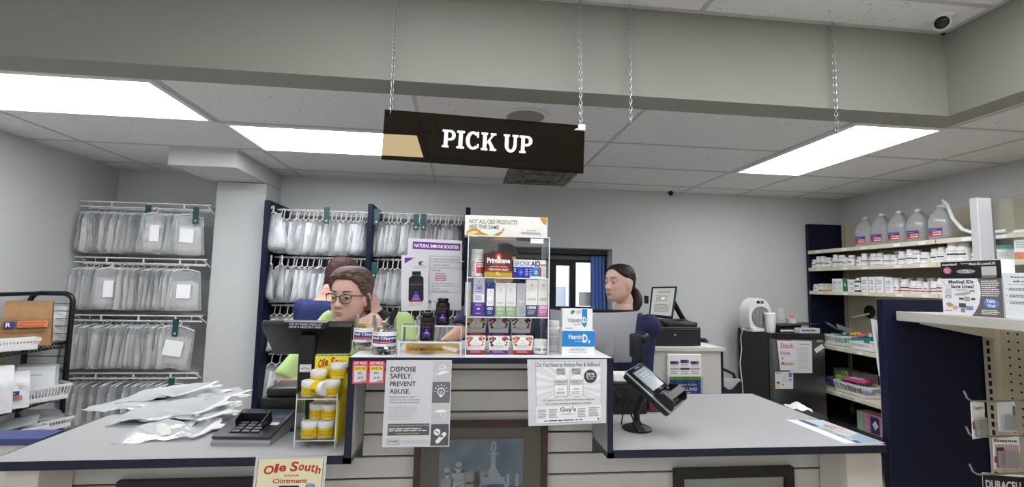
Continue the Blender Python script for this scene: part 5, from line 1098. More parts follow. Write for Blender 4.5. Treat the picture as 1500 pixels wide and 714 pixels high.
b = MB(); b.tube([pc, pc+Vector((-.03, .03, .04))], .02, black, 12); b.build('swivel_head', t)
for k, (dx, s) in enumerate(((-.035, 1), (-.05, .8))):
    c = MB(); p0 = A-Vector(t.location)-n*.03+v*.03; c.tube([p0, p0+Vector((dx*.6, 0, -.03)), Vector((dx-.01, .01, .16*s)), Vector((dx, -.005, .08)), Vector((dx*.6, -.03, .03)), Vector((-.01, -.055, .004))] if k == 0 else [p0, p0+Vector((-.04, .02, -.04)), Vector((-.06, .02, .12)), Vector((-.055, .01, .05)), Vector((-.05, .04, .005))], .0028, black, 8); c.build('cable', t)
# black box behind the terminal, white papers on it, red crate
q0, q1 = wy(899, 590, 2.02).x, wy(950, 590, 2.02).x; zt = wy(920, 566, 2.02).z
t = thing('label_printer', 'black box printer behind the payment terminal on the right counter', 'printer', ((q0+q1)/2, 2.03, LT+.0005)); hw = (q1-q0)/2
b = MB(); b.box(-hw, 0, 0, hw, .13, zt-LT, black, .006, 2); b.build('printer_body', t); b = MB(); b.box(-hw+.015, -.003, .05, hw-.015, .001, .062, black_gloss, .0005); b.build('paper_slot', t)
b = MB(); b.box(-hw+.005, .01, zt-LT+.0005, hw-.03, .12, zt-LT+.012, dkgrey, .003); b.build('lid', t)
t = thing('paper_stack', 'small stack of white papers on the black box printer', 'paper', ((q0+q1)/2-.02, 2.09, zt+.0135)); b = MB(); b.box(-.045, -.04, 0, .045, .045, .03, wht, .001); b.build('sheets', t)
q0, q1 = wy(950, 600, 2.06).x+.002, wy(969, 600, 2.06).x; zt = wy(958, 588, 2.06).z
t = thing('crate', 'small dark red perforated basket beside the black box printer', 'basket', ((q0+q1)/2, 2.06, LT+.0005)); hw = (q1-q0)/2; rm = mat('dark_red_plastic', (112, 44, 44), .4); rm2 = mat('red_hole', (52, 18, 20), .6)
b = MB(); b.box(-hw, 0, 0, hw, .09, zt-LT, rm, .002); b.build('basket_body', t); b = MB(); P = Print(b, (-hw, 0, zt-LT), *FRONT, 2*hw, zt-LT)
for i in range(5):
    for j in range(6): P.disc((i+.5)/5, (j+.5)/6, .07, rm2, 1, 4, .06)
b.build('perforation', t, 0)
# flat brochure on the right counter
z = LT+.0008; cs = [wz(1149, 615, z), wz(1206, 616, z), wz(1297, 649.5, z), wz(1238, 650.5, z)]
cs = [cs[1], cs[2], cs[3], cs[0]]
t = thing('brochure', 'printed brochure lying flat at the right end of the right counter', 'brochure', sum(cs, Vector())/4); off = Vector(t.location)
b = MB(); b.add([c-off for c in cs]+[c-off-Vector((0, 0, .0006)) for c in cs], [(0, 1, 2, 3)[::-1], (4, 5, 6, 7), (0, 1, 5, 4), (1, 2, 6, 5), (2, 3, 7, 6), (3, 0, 4, 7)], paper); b.build('sheet', t, 0)
tl, tr, brr, bll = [wz(1149, 615, z)-off, wz(1206, 616, z)-off, wz(1297, 649.5, z)-off, wz(1238, 650.5, z)-off]
b = MB(); P = Print(b, tl, tr-tl, (0, 0, 1), 1, 1); P.pt = lambda a, q, k: (tl*(1-a)+tr*a)*(1-q)+(bll*(1-a)+brr*a)*q+Vector((0, 0, .0002+.0002*k)); P.w = (tr-tl).length; P.h = (bll-tl).length
P.rect(.02, .02, .30, .98, K('e8ebee'), 1); P.rect(.30, .02, .48, .98, K('2c3d66'), 1); P.text('MEDICARE', .33, .3, .45, .9, wht, 3, .02); P.rect(.48, .02, .98, .98, K('b9cdd6'), 1); P.poly([(.55, .3), (.75, .2), (.9, .4), (.8, .55), (.6, .6)], K('b89088'), 2); P.poly([(.62, .42), (.8, .38), (.85, .6), (.65, .72)], K('d6b8a8'), 3); P.poly([(.5, .75), (.98, .62), (.98, .98), (.5, .98)], K('8aa4b4'), 2); b.build('print', t, 0)
# ================================================================ window, back desk, fridge, wall shelves, shop gondola
Yw = YB+.19; bf = mat('window_frame_black', (20, 20, 22), .4)
def wp(px, py): return wy(px, py, Yw)
t = thing('window_1', 'black framed drive-through window with two bright panes at the back', 'window', ((WX0+WX1)/2, Yw, WZ0)); struct(t)
zA = wp(850, 381).z; T = Matrix.Translation((-(WX0+WX1)/2, -Yw, -WZ0))
x0, x1, x2, x3 = wp(814.5, 420).x, wp(834.5, 420).x, wp(843.5, 420).x, wp(872, 420).x; zt1, zt2, zb2 = wp(825, 389.5).z, wp(857, 385).z, wp(840, 449.5).z
b = MB(T); 
b.box(WX0, Yw, WZ0, x0, Yw+.05, zA, bf); b.box(x1, Yw, zb2, x2, Yw+.05, zA, bf, .004); b.box(x3, Yw, WZ0, WX1, Yw+.05, zA, bf); b.box(x0, Yw, WZ0, x3, Yw+.05, zb2, bf); b.box(x0, Yw, zt1, x1, Yw+.05, zA, bf); b.box(x2, Yw, zt2, x3, Yw+.05, zA, bf)
o = b.build('window_frame', t); 
for a, c, z in ((x0, x1, zt1), (x2, x3, zt2)): b = MB(T); b.box(a, Yw+.022, zb2, c, Yw+.026, z, glass); b.build('pane', t, 0)
b = MB(T); b.box(WX0, Yw-.02, zA, WX1, Yw+.05, WZ1, mat('window_header', (112, 110, 108), .7, var=.1, vscale=7)); b.box(WX0, Yw-.03, zA+.045, WX1, Yw-.021, zA+.055, bf); b.build('header', t)
# curtain
cu = mat('blue_curtain', (118, 152, 220), .8); b = MB(); cx0, cx1 = wy(866, 400, Yw-.04).x, wy(887, 400, Yw-.04).x; ct, cb = wy(870, 376, Yw-.04).z, 1.25
for s in (0, .006): b.grid(lambda u, v: ((cx0-.01*(1-v))+(cx1-cx0+.012*v)*u, Yw-.045+s+.016*math.sin(u*26+.6*math.sin(v*3)), ct+(cb-ct)*v), 40, 10, cu)
o = b.build('curtain', None, 70); tag(o, 'blue pleated curtain at the right side of the back window', 'curtain')
b = MB(); b.tube([(WX0+.02, Yw-.045, ct+.012), (WX1-.01, Yw-.045, ct+.012)], .008, bf, 8); o = b.build('curtain_rail'); tag(o, 'dark curtain rail across the top of the back window', 'curtain rail')
# sheet taped to the pane, box seen outside
a, c = wp(848.5, 428), wp(870.5, 449); t = thing('notice', 'white notice with two small red circles on the right window pane', 'notice', ((a.x+c.x)/2, Yw+.020, c.z)); hw = (c.x-a.x)/2
b = MB(); b.box(-hw, -.001, 0, hw, 0, a.z-c.z, wht); b.build('sheet', t, 0); b = MB(); P = Print(b, (-hw, -.001, a.z-c.z), *FRONT, 2*hw, a.z-c.z)
for y in (.42, .75):
    P.disc(.82, y, .10, K('d88a98'), 1, 12); P.disc(.82, y, .07, wht, 2, 12); P.line([(.76, y+.06), (.88, y-.06)], .002, K('d88a98'), 3)
P.lines(.55, .06, .95, .16, 2, K('9a9ab0'), 2, 4); b.build('print', t, 0)
sid = mat('white_siding', (226, 226, 232), .7)
b = MB(); b.box(-3, 8.0, 0, 8, 8.1, 4.5, sid)
for i in range(55): b.box(-3+.2*i, 7.985, 0, -3+.2*i+.185, 8.0, 4.5, sid)
o = b.build('outer_siding_wall'); struct(o)
b = MB(); b.box(-4, YB+.3, -.08, 9, 14, -.01, mat('asphalt', (150, 152, 160), .9)); struct(b.build('drive_lane'))
a = wy(821, 433, 7.6); t = thing('meter_box', 'grey utility box outside, seen through the left window pane', 'utility box', (a.x, 7.985, a.z-.22)); b = MB(); b.box(-.12, -.16, 0, .14, 0, .36, mat('meter_grey', (150, 146, 144), .6), .01); b.build('housing', t); b = MB(); b.box(-.10, -.168, .02, .12, -.161, .34, mat('meter_grey_door', (160, 156, 152), .6), .004); b.build('door', t)
# ---------------------------------------------------------------- back desk with the till
DZ = 1.127; dx0, dx1 = 1.30, 2.065; dy0, dy1 = 3.5, 4.0
t = thing('desk', 'cream desk counter near the back wall, carrying a cash drawer and till screen', 'desk', ((dx0+dx1)/2, (dy0+dy1)/2, 0)); T = Matrix.Translation((-(dx0+dx1)/2, -(dy0+dy1)/2, 0))
b = MB(T); b.box(dx0, dy0-.01, DZ-.03, dx1+.012, dy1, DZ, mat('desk_top', (206, 202, 194), .4), .002); b.build('worktop', t)
b = MB(T); b.box(dx0+.01, dy0+.008, 0, dx1-.022, dy1-.02, DZ-.031, mat('desk_cream', (208, 206, 198), .5)); b.build('body', t)
b = MB(T); b.box(dx1-.021, dy0+.004, 0, dx1-.003, dy1-.02, DZ-.031, black); b.build('end_panel', t)
b = MB(T); q0, q1 = wy(942, 510, dy0-.011).x, wy(959, 510, dy0-.011).x; b.box(q0, dy0-.0115, DZ-.028, q1, dy0-.0105, DZ-.004, mat('brown_tape', (170, 132, 84), .5)); b.build('tape_strip', t, label='brown tape on the front edge')
q0, q1 = wy(949, 490, 3.58).x, wy(1027, 490, 3.58).x; zt = wy(990, 480, 3.58).z
t = thing('cash_drawer', 'wide black cash drawer on the cream back desk', 'cash drawer', ((q0+q1)/2, 3.58, DZ+.0005)); hw = (q1-q0)/2
b = MB(); b.box(-hw, .004, 0, hw, .38, zt-DZ, black, .004); b.build('case', t); b = MB(); b.box(-hw+.006, -.006, .006, hw-.006, .004, zt-DZ-.012, mat('drawer_black', (28, 28, 29), .4), .002); d = b.build('drawer_front', t); b = MB(); b.lathe([(.008, 0), (.008, .002), (.0001, .0025)], steel, 14); b.M = Matrix(); o = b.build('lock', d); o.location = (0, -.006, (zt-DZ)*.6); o.rotation_euler = (PI/2, 0, 0)
TZ = zt+.0012
a = wy(968, 468, 3.72)
t = thing('till', 'black touch screen till tilted on top of the cash drawer', 'till', (a.x+.03, 3.72, TZ))
b = MB(); b.prism([(-.12, 0), (-.12, .02), (.06, .05), (.10, .05), (.10, 0)], .24, black, 'x', -.02); b.build('base', t)
sc4 = [wy(954.5, 420.5, 3.80), wy(992, 419.5, 3.70), wy(985, 467, 3.66), wy(950, 463.5, 3.76)]
slab(t, 'screen_housing', sc4, .035, black, .006, 2)
def lerp4(c, m):
    TL, TR, BR, BL = c; f = lambda a, q: (TL*(1-a)+TR*a)*(1-q)+(BL*(1-a)+BR*a)*q; return [f(m, m*.8), f(1-m, m*.8), f(1-m, 1-m), f(m, 1-m)]
P, mb = facing(t, lerp4(sc4, .07)); lcd = emit('till_lcd', (.46, .47, .44), .75); lcd2 = emit('till_lcd_text', (.25, .26, .25), .6); P.rect(0, 0, 1, 1, lcd, 0); P.lines(.25, .1, .85, .2, 2, lcd2, 1, 3); P.lines(.2, .28, .8, .5, 5, lcd2, 1, 4); P.lines(.15, .6, .9, .9, 6, lcd2, 1, 5); P.rect(.42, .35, .6, .42, emit('till_lcd_lit', (.7, .72, .7), .9), 2); mb.build('screen', t, 0)
b = MB(); off = Vector(t.location); b.tube([wy(985, 440, 3.80)-off, wy(997, 462, 3.84)-off, wy(1006, 476, 3.84)-off], .022, black, 10); b.build('stand_arm', t)
b = MB(); p = wy(950, 439, 3.74)-off; b.box(p.x-.03, p.y, p.z-.035, p.x+.004, p.y+.03, p.z+.03, black, .006); b.build('card_swipe', t)
p = wy(1012, 474, 3.66); b = MB(); b.box(p.x-off.x-.13, -.06, .001, p.x-off.x+.06, .10, .035, dkgrey, .006); b.build('printer_base', t); b = MB(); b.box(p.x-off.x-.05, -.066, .006, p.x-off.x+.01, -.0605, .02, wht); b.build('white_sticker', t, 0)
t = thing('keyboard', 'dark keyboard at the left end of the cash drawer top', 'keyboard', (wy(950, 476, 3.64).x, 3.66, TZ)); b = MB(); b.box(-.09, -.05, 0, .10, .06, .014, dkgrey, .003); b.build('case', t)
b = MB()
for r in range(4):
    for c in range(11): b.box(-.082+c*.016, -.042+r*.022, .0142, -.082+c*.016+.012, -.042+r*.022+.017, .018, black, .001)
b.build('keys', t)
p = wy(1043, 503, 3.7); t = thing('paper_sheet', 'white paper sheet lying right of the cash drawer', 'paper', (min(p.x-.05, dx1-.1), 3.66, DZ+.0006)); b = MB(); b.box(-.11, -.13, 0, .08, .12, .0012, wht); b.build('sheet', t, 0)
p = wy(1030, 494, 3.86); t = thing('mouse', 'small black mouse behind the paper on the back desk', 'mouse', (p.x, 3.86, DZ+.0006)); b = MB(); b.ell((0, 0, .0), (.035, .06, .03), black, 16, 10); b2 = MB(); b2.lathe([(.034, 0), (.036, .008), (.028, .022), (.012, .03), (.0001, .031)], black, 20, sy=1.6); b2.build('body', t); b3 = MB(); b3.box(-.003, -.045, .026, .003, -.015, .032, dkgrey, .001); b3.build('wheel', t)
# supplement leaflet holder on the desk front
q = qp(978.5, 519.5, 1028, 578, dy0-.02); t = thing('leaflet_holder', 'clear leaflet holder with white boxes printed over a blue panel, on the back desk front', 'leaflet holder', ((q[0]+q[2])/2, dy0-.02, q[1])); w, h = q[2]-q[0], q[3]-q[1]
b = MB(); b.box(-w/2, .0, 0, w/2, .020, h, wht, .004); b.build('leaflets', t)
b = MB(); P = Print(b, (-w/2, 0, h), *FRONT, w, h); P.rect(.04, .57, .97, 1, K('2a4e9c'), 1)
for i, (c, y, m) in enumerate(((.20, .16, .30), (.50, .13, .33), (.80, .16, .30))):
    P.rect(c-.15, y, c+.15, .64, wht, 3); P.rect(c-.13, y+.01, c+.11, y+.09, K('303a72'), 4); P.disc(c+.08, y+.05, .045, K('b05a6a'), 5, 10); P.rect(c-.14, .34, c+.14, .39, [K('d8a8a8'), K('3a3f5c'), K('c89a9a')][i], 4); P.lines(c-.12, .24, c+.12, .32, 2, lgrey, 4, i+3); P.lines(c-.12, .42, c+.12, .52, 2, lgrey, 4, i+6); P.rect(c-.15, .56, c+.15, .64, K('5cae3a'), 4)
P.text('Prevagen is the', .14, .73, .84, .80, wht, 5, .01, .2); P.text('#1 SELLING', .14, .83, .86, .92, wht, 5, .03, .2); P.lines(.2, .95, .8, .99, 1, wht, 5, 2); b.build('print', t, 0)
b = MB(); b.box(-w/2-.004, -.006, -.004, w/2+.004, -.004, h*.45, acry); b.box(-w/2-.004, -.004, -.004, -w/2-.002, .022, h*.45, acry); b.box(w/2+.002, -.004, -.004, w/2+.004, .022, h*.45, acry); b.build('clear_pocket', t, 0)
# dark bag on the floor side between the desk and the fridge
p = wy(1075, 570, 3.7); t = thing('shopping_bag', 'dark bag standing between the back desk and the fridge', 'bag', (2.24, 3.78, 0)); b = MB(); top = p.z+.05
for s in (1, -1): b.grid(lambda u, v: ((u-.5)*.30, s*.10*math.sin(PI*u)**.5*(1-.5*v), top*v*(.96+.04*math.sin(u*9))), 12, 8, mat('dark_bag', (38, 38, 42), .4, bump=.5, bscale=30))
b.build('bag_body', t, 60); b = MB(); b.tube([(-.12, 0, top*.9), (-.09, .03, top+.05), (0, .04, top+.09), (.09, .03, top+.05), (.12, 0, top*.9)], .014, black, 8); b.build('handle', t); b = MB(); b.box(-.06, -.02, top*.86, .12, .02, top+.015, mat('pale_liner', (190, 194, 200), .6)); b.build('liner', t)
# wall outlet plate
q = qp(1139, 452, 1148, 468, YB); t = thing('wall_switch', 'white switch plate on the back wall behind the foam cup', 'switch', ((q[0]+q[2])/2, YB, (q[1]+q[3])/2)); b = MB(); b.box(-.036, -.008, -.06, .036, 0, .06, white_p, .003); b.build('plate', t); b = MB(); b.box(-.012, -.012, -.03, .012, -.0082, .03, white_p, .002); b.build('rocker', t)
# ---------------------------------------------------------------- fridge
FX0, FX1, FY0, FY1, FZ = 2.72, 3.225, 3.85, 4.36, 1.205
t = thing('fridge', 'small black fridge with a stainless door and papers stuck on it', 'fridge', ((FX0+FX1)/2, (FY0+FY1)/2, 0)); T = Matrix.Translation((-(FX0+FX1)/2, -(FY0+FY1)/2, 0))
b = MB(T); b.box(FX0, FY0+.055, .02, FX1, FY1, FZ, mat('fridge_black', (24, 24, 25), .45), .006); b.build('body', t)
ss = mat('stainless_door', (112, 112, 112), .28, metal=.9, var=.08, vscale=2)
b = MB(T); b.box(FX0+.004, FY0, .06, FX1-.004, FY0+.05, FZ-.045, ss, .008, 2); dr = b.build('door', t)
b = MB(T); b.box(FX0, FY0-.002, FZ-.044, FX1, FY0+.054, FZ, black, .004); b.build('top_trim', t)
b = MB(T); p = wy(1201, 500, FY0-.003); b.lathe([(.03, 0), (.0301, .002), (.0001, .003)], steel, 20, at=(0, 0, 0), sy=.4); o = b.build('badge', dr); 
o.data.transform(Matrix.Translation((p.x-(FX0+FX1)/2, FY0-.001-(FY0+FY1)/2, p.z)) @ Matrix.Rotation(PI/2, 4, 'X') @ T.inverted())
for lab, cc in (('white instruction page on the fridge door', [wy(1160, 499, FY0-.006), wy(1189, 500, FY0-.006), wy(1190, 547, FY0-.006), wy(1157, 547, FY0-.006)]),):
    t2, P, pb = sheet('note', lab, 'note', cc); P.lines(.4, .1, .9, .14, 1, ink, 1, 3); P.lines(.2, .2, .92, .9, 14, lgrey, 1, 4); pb.build('print', t2, 0)
t2, P, pb = sheet('note', 'page with orange and pink hand lettering on the fridge door', 'note', [wy(1138, 499, FY0-.009), wy(1167, 500, FY0-.009), wy(1168, 543, FY0-.009), wy(1143, 543, FY0-.009)])
P.text('Stock', .15, .08, .85, .26, K('c8703a'), 2, .02, .2); P.text('fridge', .10, .36, .62, .52, K('c04a90'), 2, .02, .2); P.text('if', .15, .56, .26, .64, ink, 2, .01, .2); P.text('Moving', .10, .70, .82, .88, K('b06a44'), 2, .02, .2); pb.build('print', t2, 0)
t2, P, pb = sheet('note', 'white calendar page with yellow and blue marks low on the fridge door', 'note', [wy(1135, 545, FY0-.006), wy(1162, 545, FY0-.006), wy(1162, 570, FY0-.006), wy(1136, 570, FY0-.006)])
P.rect(.06, .55, .26, .92, K('d8c860'), 1); P.rect(.09, .60, .23, .70, ink, 2); P.lines(.05, .06, .35, .14, 1, ink, 2, 3); P.lines(.4, .15, .68, .6, 6, lgrey, 1, 4); P.rect(.74, .06, .95, .32, K('6a7ab0'), 1); P.rect(.74, .40, .95, .56, K('8a9ac8'), 1); P.disc(.42, .76, .05, K('b04a44'), 2, 6); pb.build('print', t2, 0)
t2, P, pb = sheet('note', 'small tilted white card at the right side of the fridge door', 'note', [wy(1192.5, 512, FY0-.006), wy(1204, 504, FY0-.006), wy(1207.5, 510, FY0-.006), wy(1196, 518, FY0-.006)]); pb.add([(0, 0, 0), (.001, 0, 0), (0, 0, .001)], [(0, 1, 2)], paper); 
# fan heater
p = wy(1111, 489, 4.02); HZ = FZ+.0006
t = thing('fan_heater', 'white round fronted fan heater on top of the fridge', 'heater', (p.x, 4.02, HZ), rz=.12)
hh = wy(1111, 437, 4.02).z-HZ; hw = (wy(1129, 460, 4.02).x-wy(1093, 460, 4.02).x)/2; hp = []
for i in range(25): a = PI*i/24; hp.append((hw*math.cos(a)*(1 if math.sin(a) < .5 else 1), hh*.5+hh*.5*math.sin(a)))
b = MB(); b.prism([(-hw*.86, .03), (hw*.86, .03)]+[(hw, hh*.3)]+hp[1:-1]+[(-hw, hh*.3)], .13, white_p, 'y', -.03); b.build('housing', t, 40)
b = MB(); b.box(-hw*.8, -.05, 0, hw*.8, .11, .028, white_p, .006, 2); b.build('foot', t)
R = hw*.78; Mg = Matrix.Translation((0, -.0305, hh*.44)) @ Matrix.Rotation(PI/2, 4, 'X')
b = MB(Mg); b.lathe([(R, 0), (R*1.0, .008), (R*.94, .010), (R*.9, .002), (.0001, .001)], mat('grille_grey', (120, 120, 118), .5), 32)
for k in range(13): x = (k/12-.5)*2*R*.86; hh2 = math.sqrt(max(0, (R*.9)**2-x*x)); b.tube([(x, -hh2, .005), (x+.003, 0, .008), (x, hh2, .005)], .0022, mat('grille_light', (186, 184, 180), .5), 5)
b.build('grille', t); b = MB(); b.box(-.036, -.034, hh*.84, .036, -.029, hh*.92, black, .006); b.build('control_panel', t); b = MB(); b.box(-.012, -.037, hh*.86, .012, -.0342, hh*.90, lgrey, .002); b.build('display', t)
b = MB(); pts = [wy(1093, 479, 4.10), wy(1088, 483, 4.0), wy(1085, 495, FY0+.3), wy(1086.5, 512, FY0+.3), wy(1084, 532, FY0+.3), wy(1087, 560, FY0+.3), wy(1089, 590, FY0+.3)]
pts = [Vector((min(q.x, FX0-.01) if i > 1 else q.x, q.y, q.z)) for i, q in enumerate(pts)]; b.tube(pts, .005, white_p, 8); o = b.build('power_cord'); tag(o, 'white power cord hanging down the left side of the fridge', 'cord')
# foam cup
p = wy(1129, 487, 3.93); t = thing('foam_cup', 'white foam cup with a lid on the fridge front corner', 'cup', (p.x, 3.93, HZ)); ch = wy(1129, 460.5, 3.93).z-HZ
b = MB(); b.lathe([(.034, 0), (.036, .004), (.050, ch), (.0465, ch-.004), (.034, .006), (.0001, .006)], mat('foam_white', (236, 236, 234), .7), 24); b.build('cup_body', t); b = MB(); b.lathe([(.053, ch-.004), (.053, ch+.006), (.047, ch+.010), (.044, ch+.004), (.0001, ch+.004)], white_p, 24); b.build('lid', t); b = MB(); b.box(.01, -.02, ch+.0045, .03, .0, ch+.016, white_p, .002); b.build('lid_tab', t)
# binder and paper stack, small tub
q0, q1 = wy(1139, 480, 4.0).x, wy(1192, 480, 4.0).x
t = thing('paper_tray', 'black document tray of papers on top of the fridge', 'tray', ((q0+q1)/2-.0, 4.05, HZ), rz=-.06); hw = (q1-q0)/2
b = MB(); b.box(-hw, -.1, 0, hw, .14, .006, black, .002); b.box(-hw, .13, .006, hw, .14, .06, black); b.box(-hw, -.1, .006, -hw+.005, .13, .06, black); b.build('tray_body', t); b = MB(); b.box(-hw+.008, -.09, .0065, hw*.5, .12, .02, wht); b.build('papers', t, 0)
b = MB(Matrix.Rotation(-.06, 4, 'Y')); b.box(-hw*.95, -.11, .062, hw*1.15, .12, .068, black, .002); b.build('upper_tray', t)
t = thing('book', 'grey lettered book lying across the front of the paper tray on the fridge', 'book', (wy(1180, 484, 3.92).x, 3.91, HZ), rz=.05); b = MB(); b.box(-.10, -.045, 0, .10, .03, .045, mat('book_grey', (196, 198, 204), .6), .003); b.build('cover', t); b = MB(); P = Print(b, (-.1, -.045, .045), *FRONT, .2, .045); P.lines(.08, .25, .92, .7, 1, K('50525c'), 1, 6, .7); b.build('print', t, 0)
p = wy(1160, 467, 4.05); t = thing('tub', 'small white tub with orange bits on the tray stack', 'tub', (p.x, 4.05, HZ+.075)); b = MB(); b.lathe([(.042, 0), (.05, .04), (.052, .045), (.047, .042), (.04, .008), (.0001, .008)], white_p, 22); b.build('tub_body', t)
for i, (dx, dy, c) in enumerate(((-.012, 0, 'e07040'), (.016, .006, 'd86a4a'), (0, -.016, 'f0a060'))): o = thing('wrapped_candy', ['larger orange candy in the small white tub', 'right orange candy in the small white tub', 'pale orange candy in the small white tub'][i], 'candy', (p.x+dx, 4.05+dy, HZ+.075+.040)); b = MB(); b.ell((0, 0, 0), (.014, .012, .014), K(c), 12, 8); b.build('candy', o); b = MB(); b.lathe([(.004, .012), (.012, .024), (.0001, .02)], K(c), 10); b.build('wrapper_twist', o)
# crumpled tissue beyond the right counter edge
p = wy(1168, 597, 2.75); t = thing('tissue', 'crumpled white tissue beyond the edge of the right counter', 'tissue', (p.x, 2.75, p.z-.05)); b = MB(); nz = noise2(77)
b.grid(lambda u, v: ((u-.5)*.13, (v-.5)*.10, .045+.028*nz(u, v)+.02*math.sin(PI*u)*math.sin(PI*v)), 14, 12, wht); b.build('sheet', t, 30)
t = thing('stool', 'dark stool standing behind the right counter under the tissue', 'stool', (p.x, 2.75, 0)); b = MB(); b.lathe([(.15, p.z-.075), (.16, p.z-.06), (.155, p.z-.04), (.0001, p.z-.04)], black, 26); b.build('seat', t)
for k in range(4): b = MB(); a = k*PI/2+.6; b.tube([(.09*math.cos(a), .09*math.sin(a), p.z-.07), (.17*math.cos(a), .17*math.sin(a), 0)], .012, black, 8); b.build('leg', t)
# ---------------------------------------------------------------- wall shelving on the right
GXb, GXf, GY0, GY1 = 3.86, 3.48, .9, 4.34
t = thing('wall_shelving', 'long cream shelving with a navy end panel along the right wall', 'shelving', (XR, 2.6, 0)); T = Matrix.Translation((-XR, -2.6, 0))
gcm = mat('cream_back_panel', (196, 188, 164), .6, var=.02); shm = mat('cream_shelf', (218, 211, 188), .45)
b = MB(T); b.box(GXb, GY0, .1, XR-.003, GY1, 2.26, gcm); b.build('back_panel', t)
b = MB(T); b.box(GXb-.008, GY0, .1, GXb-.001, GY1, 1.04, mat('under_deck_shade', (34, 32, 32), .7)); b.build('deck_shade_panel', t)  # shade below the deep deck, put in as a dark sheet before the cream back
b = MB(T); b.box(GXf+.01, GY1, 0, XR-.003, GY1+.035, 2.262, navy, .003); b.build('end_panel', t)
slot = mat('slot_black', (16, 15, 14), .7)
for y in (4.28, 3.06, 1.84):
    b = MB(T); b.box(GXb-.02, y-.018, .1, GXb-.001, y+.018, 2.26, mat('upright_cream', (206, 198, 174), .5))
    for k in range(70): b.box(GXb-.0206, y-.004, .14+k*.03, GXb-.0199, y+.004, .14+k*.03+.016, slot)
    b.build('upright', t)
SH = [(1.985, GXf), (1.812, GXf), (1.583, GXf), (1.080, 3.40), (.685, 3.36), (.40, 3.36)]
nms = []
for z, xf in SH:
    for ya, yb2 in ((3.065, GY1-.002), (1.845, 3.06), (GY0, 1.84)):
        b = MB(T); mm = shm if z > .5 else mat('base_deck_shade', (44, 42, 40), .6); b.box(xf+.002, ya, z-.018, GXb-.021, yb2, z, mm); b.box(xf, ya, z-.034, xf+.012, yb2, z+.001, mm, .003); s = b.build('shelf', t)  # bottom deck is cream too; its dark colour stands for the shade down there
    for k in range(9):
        y = 4.2-k*.26-(.05 if k % 2 else 0); tg = MB(T); tg.box(xf-.0012, y-.03, z-.028, xf-.0002, y+.03, z-.008, wht); tg.build('price_tag', t, 0)
# jugs
jug_m = clear('jug_plastic', (.88, .9, .91), 1.4, .50, .15)
def jug(loc, rz, label, s=1.):
    t = thing('water_jug', label, 'jug', loc, rz); t.scale = (s,)*3; b = MB()
    def sq(r, z, c=(0, 0), sx=1.): return [(c[0]+sx*r*math.copysign(abs(math.cos(a))**.5, math.cos(a)), c[1]+r*math.copysign(abs(math.sin(a))**.5, math.sin(a)), z) for a in [2*PI*i/24 for i in range(24)]]
    rings = [sq(.068, 0), sq(.075, .008), sq(.076, .15), sq(.070, .175), sq(.050, .215, (-.008, 0)), sq(.026, .240, (-.014, 0)), sq(.020, .250, (-.014, 0)), sq(.019, .262, (-.014, 0))]
    vs = [p for r in rings for p in r]; fs = [(j*24+i, j*24+(i+1) % 24, (j+1)*24+(i+1) % 24, (j+1)*24+i) for j in range(7) for i in range(24)]; fs.append(tuple(range(23, -1, -1)))
    b.add(vs, fs, jug_m); b.build('jug_body', t, 60)
    b = MB(); b.tube([(.0, 0, .252), (.03, 0, .246), (.058, 0, .222), (.073, 0, .18), (.075, 0, .15)], .012, jug_m, 8); b.build('handle', t)
    b = MB(); b.lathe([(.023, .258), (.023, .274), (.0001, .276)], white_p, 20, at=(-.014, 0, 0)); b.build('cap', t)
    b = MB(); P = Print(b, (-.0775, .055, .095), (0, -1, 0), (-1, 0, 0), .085, .065); P.rect(0, 0, 1, 1, K('c83a34'), 1); P.poly([(0, 0), (1, .12), (1, .38), (0, .62)], K('3a3a8a'), 2); P.text('WATER', .25, .42, .95, .62, wht, 3, .02); P.rect(.3, .74, .95, .86, wht, 3); P.text('distilled', .05, .14, .6, .32, K('b8b8e8'), 3); b.build('label_print', t, 0)
    return t
jl = ['water jug at the far left of the row on the top right shelf', 'second water jug from the left on the top right shelf', 'third water jug from the left on the top right shelf', 'fourth water jug from the left on the top right shelf', 'nearest water jug on the top right shelf, with a white tube in its mouth']
for i, (px, h0, h1) in enumerate(((1272, 318, 354), (1296, 313, 351), (1322, 309, 348), (1350, 306, 345), (1384, 300, 343))):
    a = wx(px, h1, GXf+.14); hgt = wx(px, h0, GXf+.12).z-1.985; jug((GXf+.13, a.y, 1.9856), .25, jl[i], max(.75, hgt/.276))
b = MB(); p0 = wx(1382, 298, GXf+.12); pts = [p0+Vector((0, 0, -.04)), p0+Vector((0, 0, .02)), wx(1388, 300, GXf+.05), wx(1396, 320, GXf-.01), wx(1410, 336, GXf-.012), wx(1430, 343, GXf-.012), wx(1450, 341, GXf-.012), wx(1475, 338, GXf-.012)]
b.tube(pts, .012, white_p, 8); o = b.build('siphon_tube'); tag(o, 'white siphon tube running from the nearest water jug along the shelf edge', 'tube')
